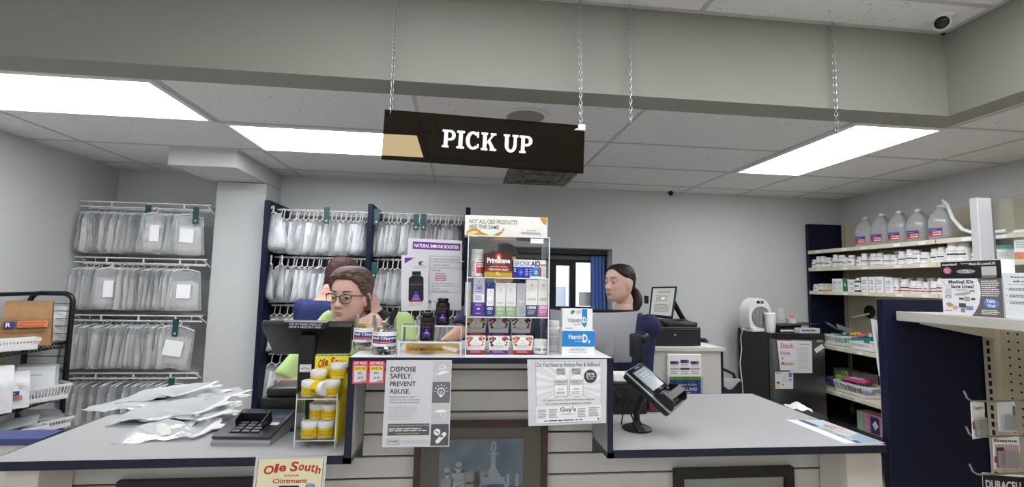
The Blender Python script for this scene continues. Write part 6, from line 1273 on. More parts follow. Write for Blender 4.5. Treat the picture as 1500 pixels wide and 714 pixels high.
# small medicine bottles: prototypes copied along the shelves
def wl(P, red_=False):
    P.rect(-.2, 0, 1.2, 1, wht, 0); P.rect(.1, .38, .9, .56, K('4a4a50'), 1); P.lines(.1, .1, .9, .3, 2, lgrey, 1, 3); P.lines(.1, .64, .9, .9, 2, lgrey, 1, 5)
    if red_: P.rect(-.2, .80, 1.2, .97, K('c84a44'), 2)
pb_ = {}
def stock_bottle(kind, loc, label, group, s=1., rz=0.):
    if kind not in pb_:
        R, H, red_ = {'tall': (.032, .115, False), 'short': (.033, .085, False), 'red': (.031, .10, True), 'big': (.045, .15, False), 'grey': (.034, .105, False)}[kind]
        o = pill_bottle('pill_bottle', label, 0, 0, 0, R, H, mat('bottle_grey_clear', (196, 198, 198), .3) if kind == 'grey' else white_p, white_p, lambda P: wl(P, red_), .22, .74, PI, cat='bottle', n=16)
        pb_[kind] = (o, kids(o)); r = o
    else:
        src, kk = pb_[kind]; r = src.copy(); C.objects.link(r)
        for ch in kk: c = ch.copy(); C.objects.link(c); c.parent = r
    r.location = (loc[0], loc[1], loc[2]+.0006); r.rotation_euler = (0, 0, rz); r.scale = (s,)*3; r['label'] = label; r['group'] = group; return r
rs = random.Random(11)
def ypx(px, py, X): return wx(px, py, X).y
row2 = [(1194, 'short'), (1200, 'tall'), (1206.5, 'tall'), (1214.5, 'grey'), (1225, 'tall'), (1234, 'grey'), (1240, 'short'), (1248, 'grey'), (1260, 'short'), (1267, 'tall'), (1280, 'grey'), (1289.5, 'grey'), (1300, 'short'), (1310, 'short'), (1322, 'tall'), (1334.5, 'tall'), (1345, 'grey'), (1356, 'short'), (1371, 'tall'), (1381, 'tall'), (1398, 'big'), (1413, 'big'), (1432, 'short')]
gl_ = 'white bottles in the front row of the second right-hand shelf'
for px, kd in row2:
    X = GXf+.06+rs.uniform(0, .02); stock_bottle(kd, (X, ypx(px, 380, X), 1.812), 'white medicine bottle in the front row of the second shelf on the right', gl_, rs.uniform(.92, 1.05), rs.uniform(-.3, .6))
for k in range(22):
    X = GXf+.16; y = 4.22-k*.078; stock_bottle(rs.choice(['tall', 'short', 'grey', 'tall']), (X+rs.uniform(-.01, .01), y, 1.812), 'white medicine bottle in the back row of the second shelf on the right', 'white bottles in the back row of the second right-hand shelf', rs.uniform(.95, 1.1))
row3 = [(1313, 'red'), (1326.5, 'red'), (1339, 'red'), (1347, 'red'), (1357, 'red'), (1370, 'red'), (1380, 'red'), (1392, 'red'), (1404, 'red')]
for px, kd in row3:
    X = GXf+.055+rs.uniform(0, .03); stock_bottle(kd, (X, ypx(px, 415, X), 1.583), 'white bottle with a red band on the third shelf on the right', 'red banded bottles on the third right-hand shelf', rs.uniform(.85, 1.12), rs.uniform(-.3, .6))
for k in range(8):
    X = GXf+.16; y = 3.42-k*.085; stock_bottle('tall', (X, y, 1.583), 'white medicine bottle behind the red banded ones, third shelf on the right', 'bottles behind the red banded row', 1.05)
X = GXf+.05; stock_bottle('short', (X, ypx(1195.5, 420, X), 1.583), 'lone small white bottle at the far left end of the third right-hand shelf', 'lone bottle of the third right-hand shelf', .8)
def shelf_box(px0, px1, h, X, z, dp, m, label, prints=None, cat='box', rot=0.):
    ya, yb2 = ypx(px0, 420, X), ypx(px1, 420, X); w = abs(ya-yb2)*.97; t = thing('medicine_box', label, cat, (X, (ya+yb2)/2, z+.0006), rot)
    b = MB(); b.box(0, -w/2, 0, dp, w/2, h, m, .001); b.build('box_body', t); b = MB(); P = Print(b, (0, w/2, h), (0, -1, 0), (-1, 0, 0), w, h)
    if prints: prints(P)
    else: P.lines(.15, .2, .85, .5, 3, K('8a92a8'), 1, int(px0)); P.lines(.15, .62, .85, .9, 3, lgrey, 1, int(px0)+1)
    b.build('print', t, 0); return t
Xb = GXf+.03
def pinkband(P): P.lines(.15, .15, .85, .5, 3, lgrey, 1, 3); P.rect(0, .82, 1, 1, K('c8605a'), 1)
for i, (a, c, h) in enumerate(((1199, 1204.5, .072), (1205, 1210, .072), (1210.5, 1217, .070))): shelf_box(a, c, h, Xb, 1.583, .07, K(('f0eeea', 'e6e2dc', 'dccfae')[i]), ('white', 'off-white', 'tan')[i]+' small box with a red foot, left part of the third right-hand shelf', pinkband)
shelf_box(1219, 1226.5, .118, Xb, 1.583, .08, wht, 'tall white box left of the pair on the third right-hand shelf'); shelf_box(1227, 1234, .118, Xb, 1.583, .08, wht, 'tall white box right of the pair, beside the green box')
shelf_box(1234.5, 1240.5, .116, Xb, 1.583, .08, K('2f7a5c'), 'green medicine box on the third right-hand shelf', lambda P: P.rect(.3, .35, .75, .6, K('c8d890'), 1))
shelf_box(1241.5, 1243, .112, Xb, 1.583, .08, wht, 'thin white box right of the green box'); shelf_box(1244, 1252.5, .108, Xb, 1.583, .08, wht, 'white box just left of the dark bottle')
X = GXf+.055; t = stock = pill_bottle('syrup_bottle', 'dark amber bottle with a white cap among the white boxes', X, ypx(1257, 420, X), 1.583, .03, .125, mat('amber_dark', (38, 22, 16), .15), white_p, wl, .2, .5, PI)
for i, (a, c) in enumerate(((1261.5, 1271), (1273, 1282), (1284, 1294), (1296.5, 1307.5))): shelf_box(a, c, .132 if i < 3 else .122, Xb, 1.583, .09, wht, ('leftmost', 'second', 'third', 'rightmost')[i]+' of the four tall white boxes on the third right-hand shelf')
# teal capped jar and orange box farther along
X = GXf+.08; pill_bottle('jar', 'white jar with a teal cap seen through the glass partition', X, ypx(1470, 385, X), 1.812, .06, .10, white_p, mat('teal_cap', (60, 150, 140), .4), lambda P: P.lines(0, .2, 1, .8, 3, lgrey, 1, 3), .25, .95, PI)
X = GXf+.1; pill_bottle('jar', 'second white jar behind the teal capped one', X+.02, ypx(1481, 385, X), 1.812, .055, .10, white_p, mat('teal_cap2', (90, 150, 146), .4), None, .25, .95, PI)
def orb(P): P.rect(0, .15, 1, .3, K('e8b070'), 1); P.rect(0, .75, 1, 1, K('d8702c'), 1); P.lines(.1, .4, .9, .65, 3, lgrey, 1, 3)
shelf_box(1489, 1520, .19, GXf+.03, 1.812, .10, wht, 'white and orange box at the right frame edge, second shelf', orb)
# suction lamp on the back panel
p = wx(1274, 457, GXb-.001); t = thing('round_mount', 'round black cable mount on the cream back panel', 'mount', (GXb-.001, p.y, p.z)); b = MB(Matrix.Rotation(-PI/2, 4, 'Y')); b.lathe([(.062, 0), (.06, .006), (.048, .010), (.044, .004), (.0001, .003)], black, 26); b.build('ring', t); b = MB(); b.tube([(-.004, 0, -.02), (-.05, .03, -.035), (-.1, .09, -.06)], .009, wht, 8); b.build('white_cable', t)
# deck baskets and trays
DK = 1.0806
p = wx(1226, 498, 3.52); basket((3.56, p.y, DK), .16, .20, .095, 'white slotted basket on the lower deck, right of the fridge', 0)
p = wx(1268, 503, 3.50); basket((3.53, p.y-.02, DK), .18, .24, .07, 'shallow white slotted basket at the front of the lower deck', 0)
tl_ = mat('teal_tray', (34, 150, 136), .4); p = wx(1247, 490, 3.66); 
t = thing('tray', 'teal tray of wrapped sweets on the lower deck of the right shelving', 'tray', (3.68, p.y-.05, DK)); b = MB(); b.prism([(-.17, 0), (.17, 0), (.2, .10), (.19, .10), (.165, .008), (-.165, .008), (-.19, .10), (-.2, .10)], .2, tl_, 'x', -.1); b.box(-.1, -.185, .008, -.096, .185, .09, tl_); b.box(.096, -.185, .008, .1, .185, .09, tl_); b.build('tray_body', t)
for k in range(14):
    c = ['e8509a', 'e8b83a', 'f0d050', 'e86a8a', 'd0d8e0', 'a0c8e0'][k % 6]; o = thing('wrapped_sweet', 'wrapped sweet heaped in the teal tray on the lower deck', 'candy', (3.60+rs.uniform(0, .10), p.y-.05+rs.uniform(-.15, .15), DK+.10+rs.uniform(0, .02)), rs.uniform(0, 6), 'wrapped sweets in the teal tray'); b = MB(); b.ell((0, 0, 0), (.024, .017, .017), K(c), 10, 8); b.build('sweet', o); b = MB(); b.lathe([(.003, .02), (.014, .036), (.0001, .03)], K(c), 8); q = b.build('wrapper_twist', o); q.rotation_euler = (0, PI/2, 0)
flatbag((3.62, p.y+.15, DK+.15), .12, .14, (.5, .3, .4), bag_clear, 'clear crumpled wrapper at the left end of the teal tray', 31)
flatbag((3.62, p.y+.03, DK+.15), .14, .12, (.4, -.3, 1.0), bag_clear, 'clear crumpled wrapper behind the sweets of the teal tray', 33)
# lower shelf goods
z = .6856
def low(px, X): return wx(px, 560, X).y
t = thing('gift_bag', 'bright green bag on the low shelf of the right shelving', 'bag', (3.46, low(1233, 3.46), z)); b = MB(); b.prism([(-.07, 0), (.07, 0), (.075, .13), (.05, .125), (-.05, .135), (-.075, .13)], .07, K('7cc83a'), 'x', 0); b.build('bag_body', t); b = MB(); b.tube([(.03, -.04, .125), (.03, -.02, .17), (.03, .02, .17), (.03, .04, .125)], .006, K('6ab02e'), 6); b.build('handle', t); b = MB(); P = Print(b, (0, .06, .10), (0, -1, 0), (-1, 0, 0), .12, .08); P.rect(.2, .3, .7, .9, K('e8f0c0'), 1); P.disc(.4, .5, .1, K('3a8a3a'), 2, 8); b.build('print', t, 0)
t = basket((3.50, low(1259, 3.5), z), .20, .34, .10, 'white bowl shaped basket of packets on the low shelf', 0, None)
for i, (dy, c, s_, lb) in enumerate(((.10, '303a70', .10, 'navy packet lying in the low shelf basket'), (0, '2a2a34', .12, 'black packet lying in the low shelf basket'), (-.11, '8aa8c8', .09, 'pale blue packet lying in the low shelf basket'))):
    o = thing('packet', lb, 'packet', (3.47, low(1259, 3.5)+dy, z+.03), rot=(.2, .5, .3*i)); b = MB(); b.box(-.05, -s_/2, 0, .05, s_/2, .05, K(c), .012, 2); b.build('packet_body', o); b = MB(); b.box(-.051, -s_*.3, .015, -.0505, s_*.3, .035, wht); b.build('label_print', o, 0)
o = thing('packet', 'pink packet lying on top of the low shelf basket', 'packet', (3.50, low(1256, 3.5), z+.105), .3); b = MB(); b.box(-.06, -.10, 0, .06, .10, .03, K('c84a8a'), .01, 2); b.build('packet_body', o); b = MB(); b.box(-.03, -.05, .0305, .03, .05, .031, wht); b.build('label_print', o, 0)
for i, px in enumerate((1226, 1252)): shelf_box(px-10, px+11, .15, 3.66, z, .12, K('b8b2a6'), ('left', 'right')[i]+' of the two grey cartons at the back of the low shelf', lambda P: (P.rect(.1, .2, .9, .5, K('dcdcd8'), 1), P.lines(.15, .6, .85, .8, 2, K('707070'), 1, 4)))
t = thing('packet', 'blue bundle at the left end of the low shelf', 'packet', (3.50, low(1216, 3.5), z)); b = MB(); b.box(0, -.06, 0, .10, .06, .05, K('35588a'), .015, 2); b.build('packet_body', t); b = MB(); b.box(.0, -.055, .051, .09, .055, .09, K('54565c'), .015, 2); b.build('upper_fold', t)
z = .4006
for i, (px0, px1, c, lb) in enumerate(((1247, 1256, 'b8d0b4', 'pale green tissue box on the bottom shelf'), (1256.5, 1264, 'dca8b8', 'pink tissue box left on the bottom shelf'), (1264.5, 1282, 'd8a0b8', 'pink and purple tissue box right on the bottom shelf'))):
    def pp(P, i=i):
        if i == 2: P.rect(.1, .1, .85, .95, K('50407a'), 1); P.poly([(.25, .5), (.5, .25), (.75, .5), (.5, .75)], wht, 2)
        P.lines(.1, .03, .9, .07, 1, lgrey, 1, 3)
    zt = wx(1265, 604, 3.45).z; X = 3.45; zz = wx(1265, 632, 3.45).z
    shelf_box(px0, px1, .16, X, .4, .12, K(c), lb, pp)
# ---------------------------------------------------------------- shop gondola at the right
NY0, NY1 = 1.655, 1.687; PX = 2.09; nx0 = wy(1301, 600, NY0).x; nzt = wy(1300, 438.5, NY0).z
t = thing('shop_gondola', 'navy ended cream pegboard shop shelving at the right, beside the right counter', 'shelving', (PX, 1.2, 0)); T = Matrix.Translation((-PX, -1.2, 0))
b = MB(T); b.box(nx0, NY0, 0, PX+.06, NY1, nzt, navy, .003); b.build('end_panel', t)
pegm = mat('pegboard_cream', (198, 188, 160), .55)
b = MB(T); b.box(PX, .3, 0, PX+.012, NY0-.002, nzt+.0, pegm)
hole = mat('peg_hole', (24, 20, 16), .8)
for i in range(26):
    for j in range(36):
        y = NY0-.07-.0254*i*1.2; z = nzt-.03-.0305*j
        if y > .8: b.add([(PX-.0004, y+.0042*math.cos(a), z+.0042*math.sin(a)) for a in [2*PI*k/8 for k in range(8)]], [tuple(range(8))[::-1]], hole)
b.build('pegboard', t, 0)
b = MB(T); b.box(PX-.03, NY0-.042, 0, PX-.001, NY0-.004, nzt, mat('upright_cream2', (204, 195, 170), .5))
for k in range(48): b.box(PX-.0306, NY0-.027, nzt-.05-k*.031, PX-.0299, NY0-.017, nzt-.05-k*.031+.019, hole)
b.build('upright', t)
SX, SZt = 1.685, 1.52
b = MB(T); b.box(SX+.003, .3, SZt-.028, PX-.031, NY0-.006, SZt, shm, .002); b.box(SX, .3, SZt-.036, SX+.014, NY0-.004, SZt+.001, mat('shelf_front_grey', (190, 187, 179), .4), .003); b.build('shelf', t)
b = MB(T); b.prism([(PX-.03, SZt-.03), (PX-.03, SZt-.10), (PX-.08, SZt-.09), (SX+.06, SZt-.045), (SX+.05, SZt-.03)], .006, cream_m, 'y', NY0-.05); b.build('bracket', t)
# glass partition with its post
q = qp(1434, 290, 1455, 380, 1.62); t = thing('glass_partition', 'clear glass partition with a white end post above the shop shelving', 'partition', (q[0], 1.62, SZt)); w = q[2]-q[0]
b = MB(); b.box(0, 0, nzt-SZt-.1, w, .03, q[3]-SZt, mat('white_aluminium', (214, 216, 218), .4), .002); b.box(w+.001, .002, nzt-SZt-.1, w+.010, .028, q[3]-SZt+.002, mat('aluminium_strip', (150, 156, 156), .3, metal=.5)); b.build('post', t)
b = MB(); b.box(w+.012, -1.1, nzt-SZt+.001, w+.018, .028, q[3]-SZt-.004, glass); b.build('glass_sheet', t, 0); b = MB(); b.box(w+.011, .0285, nzt-SZt, w+.020, .031, q[3]-SZt, mat('glass_edge', (176, 200, 194), .2)); b.build('glass_edge', t, 0)
# Medical IDs leaflet box (faces the aisle)
def aisle(px0, px1, X, ztop, name, label, cat, prints, depth=.05):
    ya, yb2 = wx(px0, 440, X).y, wx(px1, 440, X).y; w = ya-yb2; t = thing(name, label, cat, (X, (ya+yb2)/2, SZt+.0015)); h = ztop-SZt
    b = MB(); b.box(0, -w/2, 0, depth, w/2, h, wht, .0008); b.build('box_body', t); b = MB(); P = Print(b, (0, w/2, h), (0, -1, 0), (-1, 0, 0), w, h); prints(P); b.build('print', t, 0); return t
def pr_med(P):
    bk = K('18181a'); P.rect(0, 0, 1, .33, bk, 1); P.rect(0, 0, 1, .015, K('c8c8c8'), 2); P.text('American Medical ID', .03, .045, .30, .085, wht, 3, .03); P.lines(.36, .05, .5, .075, 1, lgrey, 3, 3); P.text('Med-ID.com/US', .50, .045, .92, .09, wht, 3, .02)
    P.poly([(.06, .14), (.12, .10), (.18, .14), (.20, .19), (.16, .24), (.09, .24), (.04, .19)], K('c0666a'), 3); P.text('MADE IN', .07, .15, .17, .175, wht, 4, .02); P.text('USA', .085, .19, .155, .215, wht, 4, .02)
    P.disc(.44, .20, .16, K('9a9a9c'), 3, 20, .04); P.poly([(.40, .17), (.46, .17), (.50, .22), (.44, .22)], K('e8e0e0'), 4); P.poly([(.42, .18), (.45, .18), (.47, .215), (.44, .215)], K('b85a5a'), 5)
    P.rect(.70, .12, .93, .28, K('c4c2b8'), 3); P.lines(.70, .30, .93, .315, 1, wht, 3, 4)
    P.rect(0, .33, 1, 1, K('f2f3f5'), 1)
    pts = [(.62, .33), (1, .33), (1, 1), (.50, 1)]; P.poly([(.62, .33), (.66, .45), (.665, .6), (.63, .78), (.56, .92), (.50, 1), (1, 1), (1, .33)][::1], K('6e6864'), 2)
    P.text('Medical IDs', .13, .355, .56, .42, K('3c4046'), 3, .03); P.text('Save Lives!', .17, .44, .56, .505, K('3c4046'), 3, .03); P.rect(.48, .54, .57, .57, K('8a93a8'), 3); P.lines(.26, .53, .46, .57, 2, lgrey, 3, 3)
    P.line([(.01, .37), (.10, .50), (.16, .40)], .0012, K('a8acb4'), 3); P.poly([(.06, .52), (.17, .51), (.18, .68), (.05, .69)], K('d6d8dc'), 3); P.disc(.115, .67, .045, K('707888'), 4, 12, .03); P.disc(.115, .67, .03, wht, 5, 12, .02)
    P.poly([(.22, .615), (.48, .57), (.50, .60), (.40, .63), (.24, .645)], K('c4a888'), 3); P.rect(.30, .68, .38, .72, K('55585c'), 3); P.rect(.39, .66, .48, .74, K('a8aab0'), 3); P.rect(.50, .68, .57, .72, K('55585c'), 3)
    P.poly([(.05, .80), (.13, .77), (.20, .82), (.12, .87)], K('c8a078'), 3); P.poly([(.15, .86), (.23, .82), (.29, .87), (.22, .92)], K('d8bc98'), 3); P.rect(.29, .78, .41, .86, K('48505a'), 3); P.rect(.32, .87, .39, .95, K('8a929a'), 3); P.rect(.41, .83, .53, .90, K('8a98d0'), 3); P.lines(.04, .92, .2, .95, 1, K('b06a70'), 3, 6)
    P.lines(.68, .37, .96, .66, 8, K('e8e8e8'), 3, 9, .45); P.disc(.82, .765, .12, K('6a86d0'), 3, 22, .085); P.text('Take', .74, .69, .88, .755, wht, 4, .03); P.text('One!', .76, .775, .88, .83, wht, 4, .03); P.lines(.66, .88, .95, .97, 3, wht, 3, 10)
aisle(1381, 1470, 1.705, wx(1381, 384, 1.705).z, 'leaflet_box', 'Medical IDs leaflet box with a black top band on the gondola shelf', 'leaflet box', pr_med)
def pr_req(P):
    P.rect(0, 0, 1, 1, K('e9eef0'), 1); P.text('Request any', .18, .07, .75, .12, K('4a545c'), 3, .03); P.text('with confidence', .22, .16, .80, .21, K('4a545c'), 3, .03); P.lines(.1, .25, .9, .28, 1, lgrey, 2, 3)
    for k in range(3): P.disc(.06, .35+.15*k, .012, ink, 3, 8); P.lines(.12, .33+.15*k, .6, .40+.15*k, 2, K('5a646c'), 3, k+2)
    P.poly([(.4, 1), (.5, .85), (.75, .72), (1, .70), (1, 1)], K('a8b4b8'), 2); P.disc(.66, .72, .09, K('caa890'), 3, 14); P.poly([(.5, 1), (.6, .84), (.85, .84), (.95, 1)], K('8a9aa8'), 4)
aisle(1472, 1540, 1.705, wx(1472, 401, 1.705).z, 'leaflet_box', 'pale leaflet box with printed steps at the right frame edge', 'leaflet box', pr_req)
# hooks and packs
def pegs(py, y, n, x0, pack, label, group, hk, sizes):
    z = wx(1440, py, PX-.05).z
def hook(px, py, tipX, label):
    tip = wx(px, py, tipX); y = tip.y; z = tip.z-.035; t = thing('peg_hook', label, 'hook', (PX-.001, y, z)); b = MB(); b.tube([(-.0, 0, 0), (-(PX-tipX)+.03, 0, 0), (-(PX-tipX)+.012, 0, .01), (-(PX-tipX), 0, .035)], .0032, steel, 8); b.build('wire', t); b = MB(); b.box(-.004, -.012, -.012, .0, .012, .018, steel); b.build('back_plate', t); return y, z
def card(y, z, x, w, h, yaw, label, prints, group=None, d=.012, m=None, ob='pack'):
    t = thing('carded_pack', label, 'pack', (x, y, z-.006), PI/2*0+yaw, group); b = MB(); b.box(-w/2, -.0008, -h, w/2, .0008, .006, m or wht); b.build('backing_card', t, 0); b = MB(); P = Print(b, (-w/2, -.0012, 0), *FRONT, w, h); prints(P); b.build('print', t, 0)
    b = MB(); b.box(-w*.40, -d, -h*.93, w*.40, -.001, -h*.40, bag_clear, .004); b.build('blister', t); return t
y1_, z1_ = hook(1412, 573, 1.70, 'top peg hook holding small white packs on the gondola'); y2_, z2_ = hook(1415, 625, 1.70, 'middle peg hook holding eye care packs on the gondola'); y3_, z3_ = hook(1420, 680, 1.70, 'lowest peg hook holding battery packs on the gondola')
def pr_a(P): P.rect(0, 0, 1, .3, wht, 1); P.text('Clippers', .1, .08, .9, .2, ink, 2, .02); P.rect(0, .5, 1, .72, K('b8483a'), 1); P.rect(.2, .55, .4, .95, K('2a2a2e'), 3); P.rect(.6, .55, .78, .95, K('54302c'), 3)
def pr_b(P): P.rect(0, 0, 1, 1, K('dcdee0'), 1); P.text('GOLD', .25, .55, .75, .66, ink, 2, .03); P.lines(.2, .72, .8, .9, 2, K('707478'), 2, 3); P.rect(.82, .1, .98, .9, K('6a6a92'), 2)
def pr_c(P): P.text('Enzyme', .04, .03, .9, .15, ink, 2, .03); P.rect(.05, .2, .95, .98, K('b9a7a4'), 1); P.rect(.1, .3, .4, .95, K('55383a'), 2); P.rect(.5, .25, .75, .9, K('caa0a4'), 2); P.rect(.0, .6, .3, .8, K('9a3a40'), 3)
def pr_d(P): P.rect(0, 0, 1, .42, K('17171a'), 1); P.text('DURACELL', .06, .14, .94, .36, K('d8d8d8'), 2, .03); P.rect(0, .42, 1, 1, K('b8813a'), 1); P.rect(.05, .48, .45, .95, K('d09a50'), 2); P.disc(.7, .6, .12, K('c8a878'), 2, 12); P.rect(.55, .75, .95, .92, K('7a4a2a'), 2)
def at(px, y): return wy(px, 600, y).x
card(y1_, z1_, at(1432, y1_), .075, .115, .25, 'white and red pack at the tip of the top peg hook', pr_a)
card(y1_, z1_, at(1474, y1_), .06, .095, -.1, 'clear silver pack nearer the board on the top peg hook', pr_b); card(y1_-.06, z1_, at(1500, y1_), .06, .095, -.1, 'clear silver pack at the right frame edge', pr_b)
card(y2_, z2_, at(1470, y2_), .09, .10, -.1, 'clear pack with dark lettering on the middle peg hook', pr_c); card(y2_-.07, z2_, at(1512, y2_), .09, .10, -.1, 'clear lettered pack at the right frame edge', pr_c)
card(y3_, z3_, at(1463, y3_), .125, .12, -.25, 'copper and black battery pack on the lowest peg hook', pr_d, d=.016); card(y3_-.08, z3_, at(1512, y3_), .125, .12, -.25, 'copper and black battery pack at the right frame edge', pr_d, d=.016)
# white board stood behind the navy panel
p0, p1_, p2_ = wy(1279, 468, 1.78), wy(1288.5, 470, 1.78), wy(1289, 552, 1.78)
t = thing('document_holder', 'slim white document holder against the back of the navy gondola panel', 'holder', (p1_.x, 1.78, LT)); b = MB(); b.prism([(p0.x-p1_.x, p0.z-LT), (0, p1_.z-LT), (0.004, p2_.z-LT), (-.004, p2_.z-LT)], .012, wht, 'y', 0); b.build('board', t); b = MB(); b.box(-.002, .002, .0, .012, .010, p2_.z-LT, white_p); b.build('leg', t)
# ================================================================ people
def interp(tab, z):
    if z >= tab[0][0]: return tab[0][1:]
    for a, b in zip(tab, tab[1:]):
        if z >= b[0]:
            t = (z-b[0])/(a[0]-b[0]); t2 = t; return tuple(q+(p-q)*t2 for p, q in zip(a[1:], b[1:]))
    return tab[-1][1:]
HEADP = [(.106, .0005, .012, .014), (.103, .022, -.012, .040), (.096, .040, -.036, .064), (.085, .054, -.056, .081), (.07, .064, -.071, .093), (.05, .0715, -.082, .101), (.025, .0745, -.087, .105), (0, .0745, -.086, .103), (-.02, .073, -.087, .096), (-.04, .0705, -.0885, .084), (-.06, .0665, -.0885, .066), (-.08, .060, -.087, .046), (-.095, .050, -.084, .026), (-.108, .036, -.078, .006), (-.116, .020, -.068, -.018), (-.119, .0005, -.048, -.046)]
def g(x, s): return math.exp(-(x/s)**2)
def head_pt(a, z, off=0., feat=True, tab=HEADP):          # a: 0 at the face, growing to the person's left
    w, f, bk = interp(tab, z); yc = (f*.35+bk*.65)*.3; w += off; f -= off; bk += off
    sa, ca = math.sin(a), math.cos(a); p = .86 if ca > 0 else .95
    x = w*math.copysign(abs(sa)**p, sa); y = yc-(yc-f)*math.copysign(abs(ca)**.92, ca) if ca > 0 else yc+(bk-yc)*abs(ca)**.95
    if feat and ca > 0:
        nz = 0
        if -.052 < z < .03:
            t = min(1, max(0, (.022-z)/.056)); nz = .0265*t**1.25*(1-sstep(-.036, -.048, z))*g(x, .0085+.0065*t) if z > -.052 else 0
        nz += .006*g(z+.040, .007)*(g(x-.013, .007)+g(x+.013, .007))
        nz -= .0105*g(z-.001, .0125)*(g(x-.032, .0165)+g(x+.032, .0165))
        nz += .0035*g(z-.020, .007)*(g(x-.03, .022)+g(x+.03, .022))
        nz += .0045*g(z+.030, .016)*(g(x-.042, .017)+g(x+.042, .017))
        nz += .0060*g(z+.064, .0045)*g(x, .019)+.0068*g(z+.0745, .005)*g(x, .017)-.0030*g(z+.069, .0022)*g(x, .022)-.0025*g(z+.084, .004)*g(x, .02)
        nz += .0050*g(z+.100, .011)*g(x, .018)
        y -= nz
    return Vector((x, y, z))
def head_raw(b, M, m):
    bb = MB(M); n = 72; zs = []
    z = .106
    while z > -.119: zs.append(z); z -= .0022 if z < .035 else .004
    zs.append(-.119)
    vs = [head_pt(2*PI*i/n, z) for z in zs for i in range(n)]
    fs = [(j*n+i, (j+1)*n+i, (j+1)*n+(i+1) % n, j*n+(i+1) % n) for j in range(len(zs)-1) for i in range(n)]; fs += [tuple(range(n)), tuple((len(zs)-1)*n+i for i in range(n-1, -1, -1))]
    bb.add(vs, fs, m)
    for s in (-1, 1):                                       # ears
        bb.M = M @ Matrix.Translation((s*.080, .004, -.014)) @ Matrix.Rotation(-s*.35, 4, 'Z') @ Matrix.Rotation(-.15, 4, 'X'); bb.ell((0, 0, 0), (.0085, .020, .032), m, 14, 10)
        bb.tube([(.005*s, .017*math.cos(q), .004+.026*math.sin(q)) for q in [PI*1.45-i*PI*1.5/10 for i in range(11)]], .0056, m, 6)
        bb.ell((0, -.004, -.026), (.006, .010, .010), m, 10, 6)
    b.v += bb.v; n0 = len(b.v)-len(bb.v); b.f += [tuple(i+n0 for i in f) for f in bb.f]
    if m not in b.mats: b.mats.append(m)
    b.mi += [b.mats.index(m)]*len(bb.f)
def remesh(b, name, voxel, parent, mats, pred=None, smooth=4, matfn=None):
    me = bpy.data.meshes.new(name); me.from_pydata([tuple(v) for v in b.v], [], b.f)
    bm = bmesh.new(); bm.from_mesh(me); bmesh.ops.recalc_face_normals(bm, faces=bm.faces); bm.to_mesh(me); bm.free()
    o = bpy.data.objects.new(name, me); C.objects.link(o)
    r = o.modifiers.new('r', 'REMESH'); r.mode = 'VOXEL'; r.voxel_size = voxel
    s = o.modifiers.new('s', 'SMOOTH'); s.factor = .5; s.iterations = smooth
    dg = bpy.context.evaluated_depsgraph_get(); dg.update(); m2 = bpy.data.meshes.new_from_object(o.evaluated_get(dg)); o.modifiers.clear(); o.data = m2; bpy.data.meshes.remove(me); m2.name = name
    m2.materials.clear()
    for m in mats: m2.materials.append(m)
    if pred or matfn:
        bm = bmesh.new(); bm.from_mesh(m2)
        if pred: bmesh.ops.delete(bm, geom=[f for f in bm.faces if pred(f.calc_center_median())], context='FACES')
        if pred:
            for _ in range(10): bmesh.ops.smooth_vert(bm, verts=[v for v in bm.verts if v.is_boundary], factor=.5, use_axis_x=True, use_axis_y=True, use_axis_z=True)
        if matfn:
            for f in bm.faces: f.material_index = matfn(f.calc_center_median())
        bm.to_mesh(m2); bm.free()
    m2.polygons.foreach_set('use_smooth', [True]*len(m2.polygons)); m2.update(); o.parent = parent; return o
TORSO = [(.035, .055, .058, .0), (.0, .068, .064, .0), (-.025, .105, .074, .005), (-.05, .155, .086, .008), (-.08, .182, .098, .006), (-.13, .186, .110, .0), (-.20, .180, .124, -.010), (-.27, .168, .120, -.008), (-.36, .160, .110, 0), (-.46, .174, .118, .004), (-.56, .188, .126, .006), (-.64, .184, .122, .006)]
def torso_raw(b, M, m, off, zt, zb, sc=1.):
    n = 36; zs = []; z = zt
    while z > zb: zs.append(z); z -= .015
    vs = []
    for z in zs:
        rx, ry, yo = interp(TORSO, z)
        for i in range(n): a = 2*PI*i/n; ca, sa = math.cos(a), math.sin(a); vs.append(M @ Vector(((rx*sc+off)*math.copysign(abs(ca)**.9, ca), yo+(ry*sc+off)*math.copysign(abs(sa)**.9, sa), z)))
    fs = [(j*n+i, j*n+(i+1) % n, (j+1)*n+(i+1) % n, (j+1)*n+i) for j in range(len(zs)-1) for i in range(n)]+[tuple(range(n-1, -1, -1)), tuple((len(zs)-1)*n+i for i in range(n))]
    b.add(vs, fs, m)
def limb(b, pts, rs, m, sub=6):
    P = []; R = []
    for i in range(len(pts)-1):
        for k in range(sub): t = k/sub; P.append(Vector(pts[i]).lerp(Vector(pts[i+1]), t)); R.append(rs[i]+(rs[i+1]-rs[i])*t)
    P.append(Vector(pts[-1])); R.append(rs[-1]); b.tube(P, R, m, 14)
    for p, r in ((pts[0], rs[0]), (pts[1], rs[1])): b.ell(tuple(p), (r*1.0,)*3, m, 14, 8)
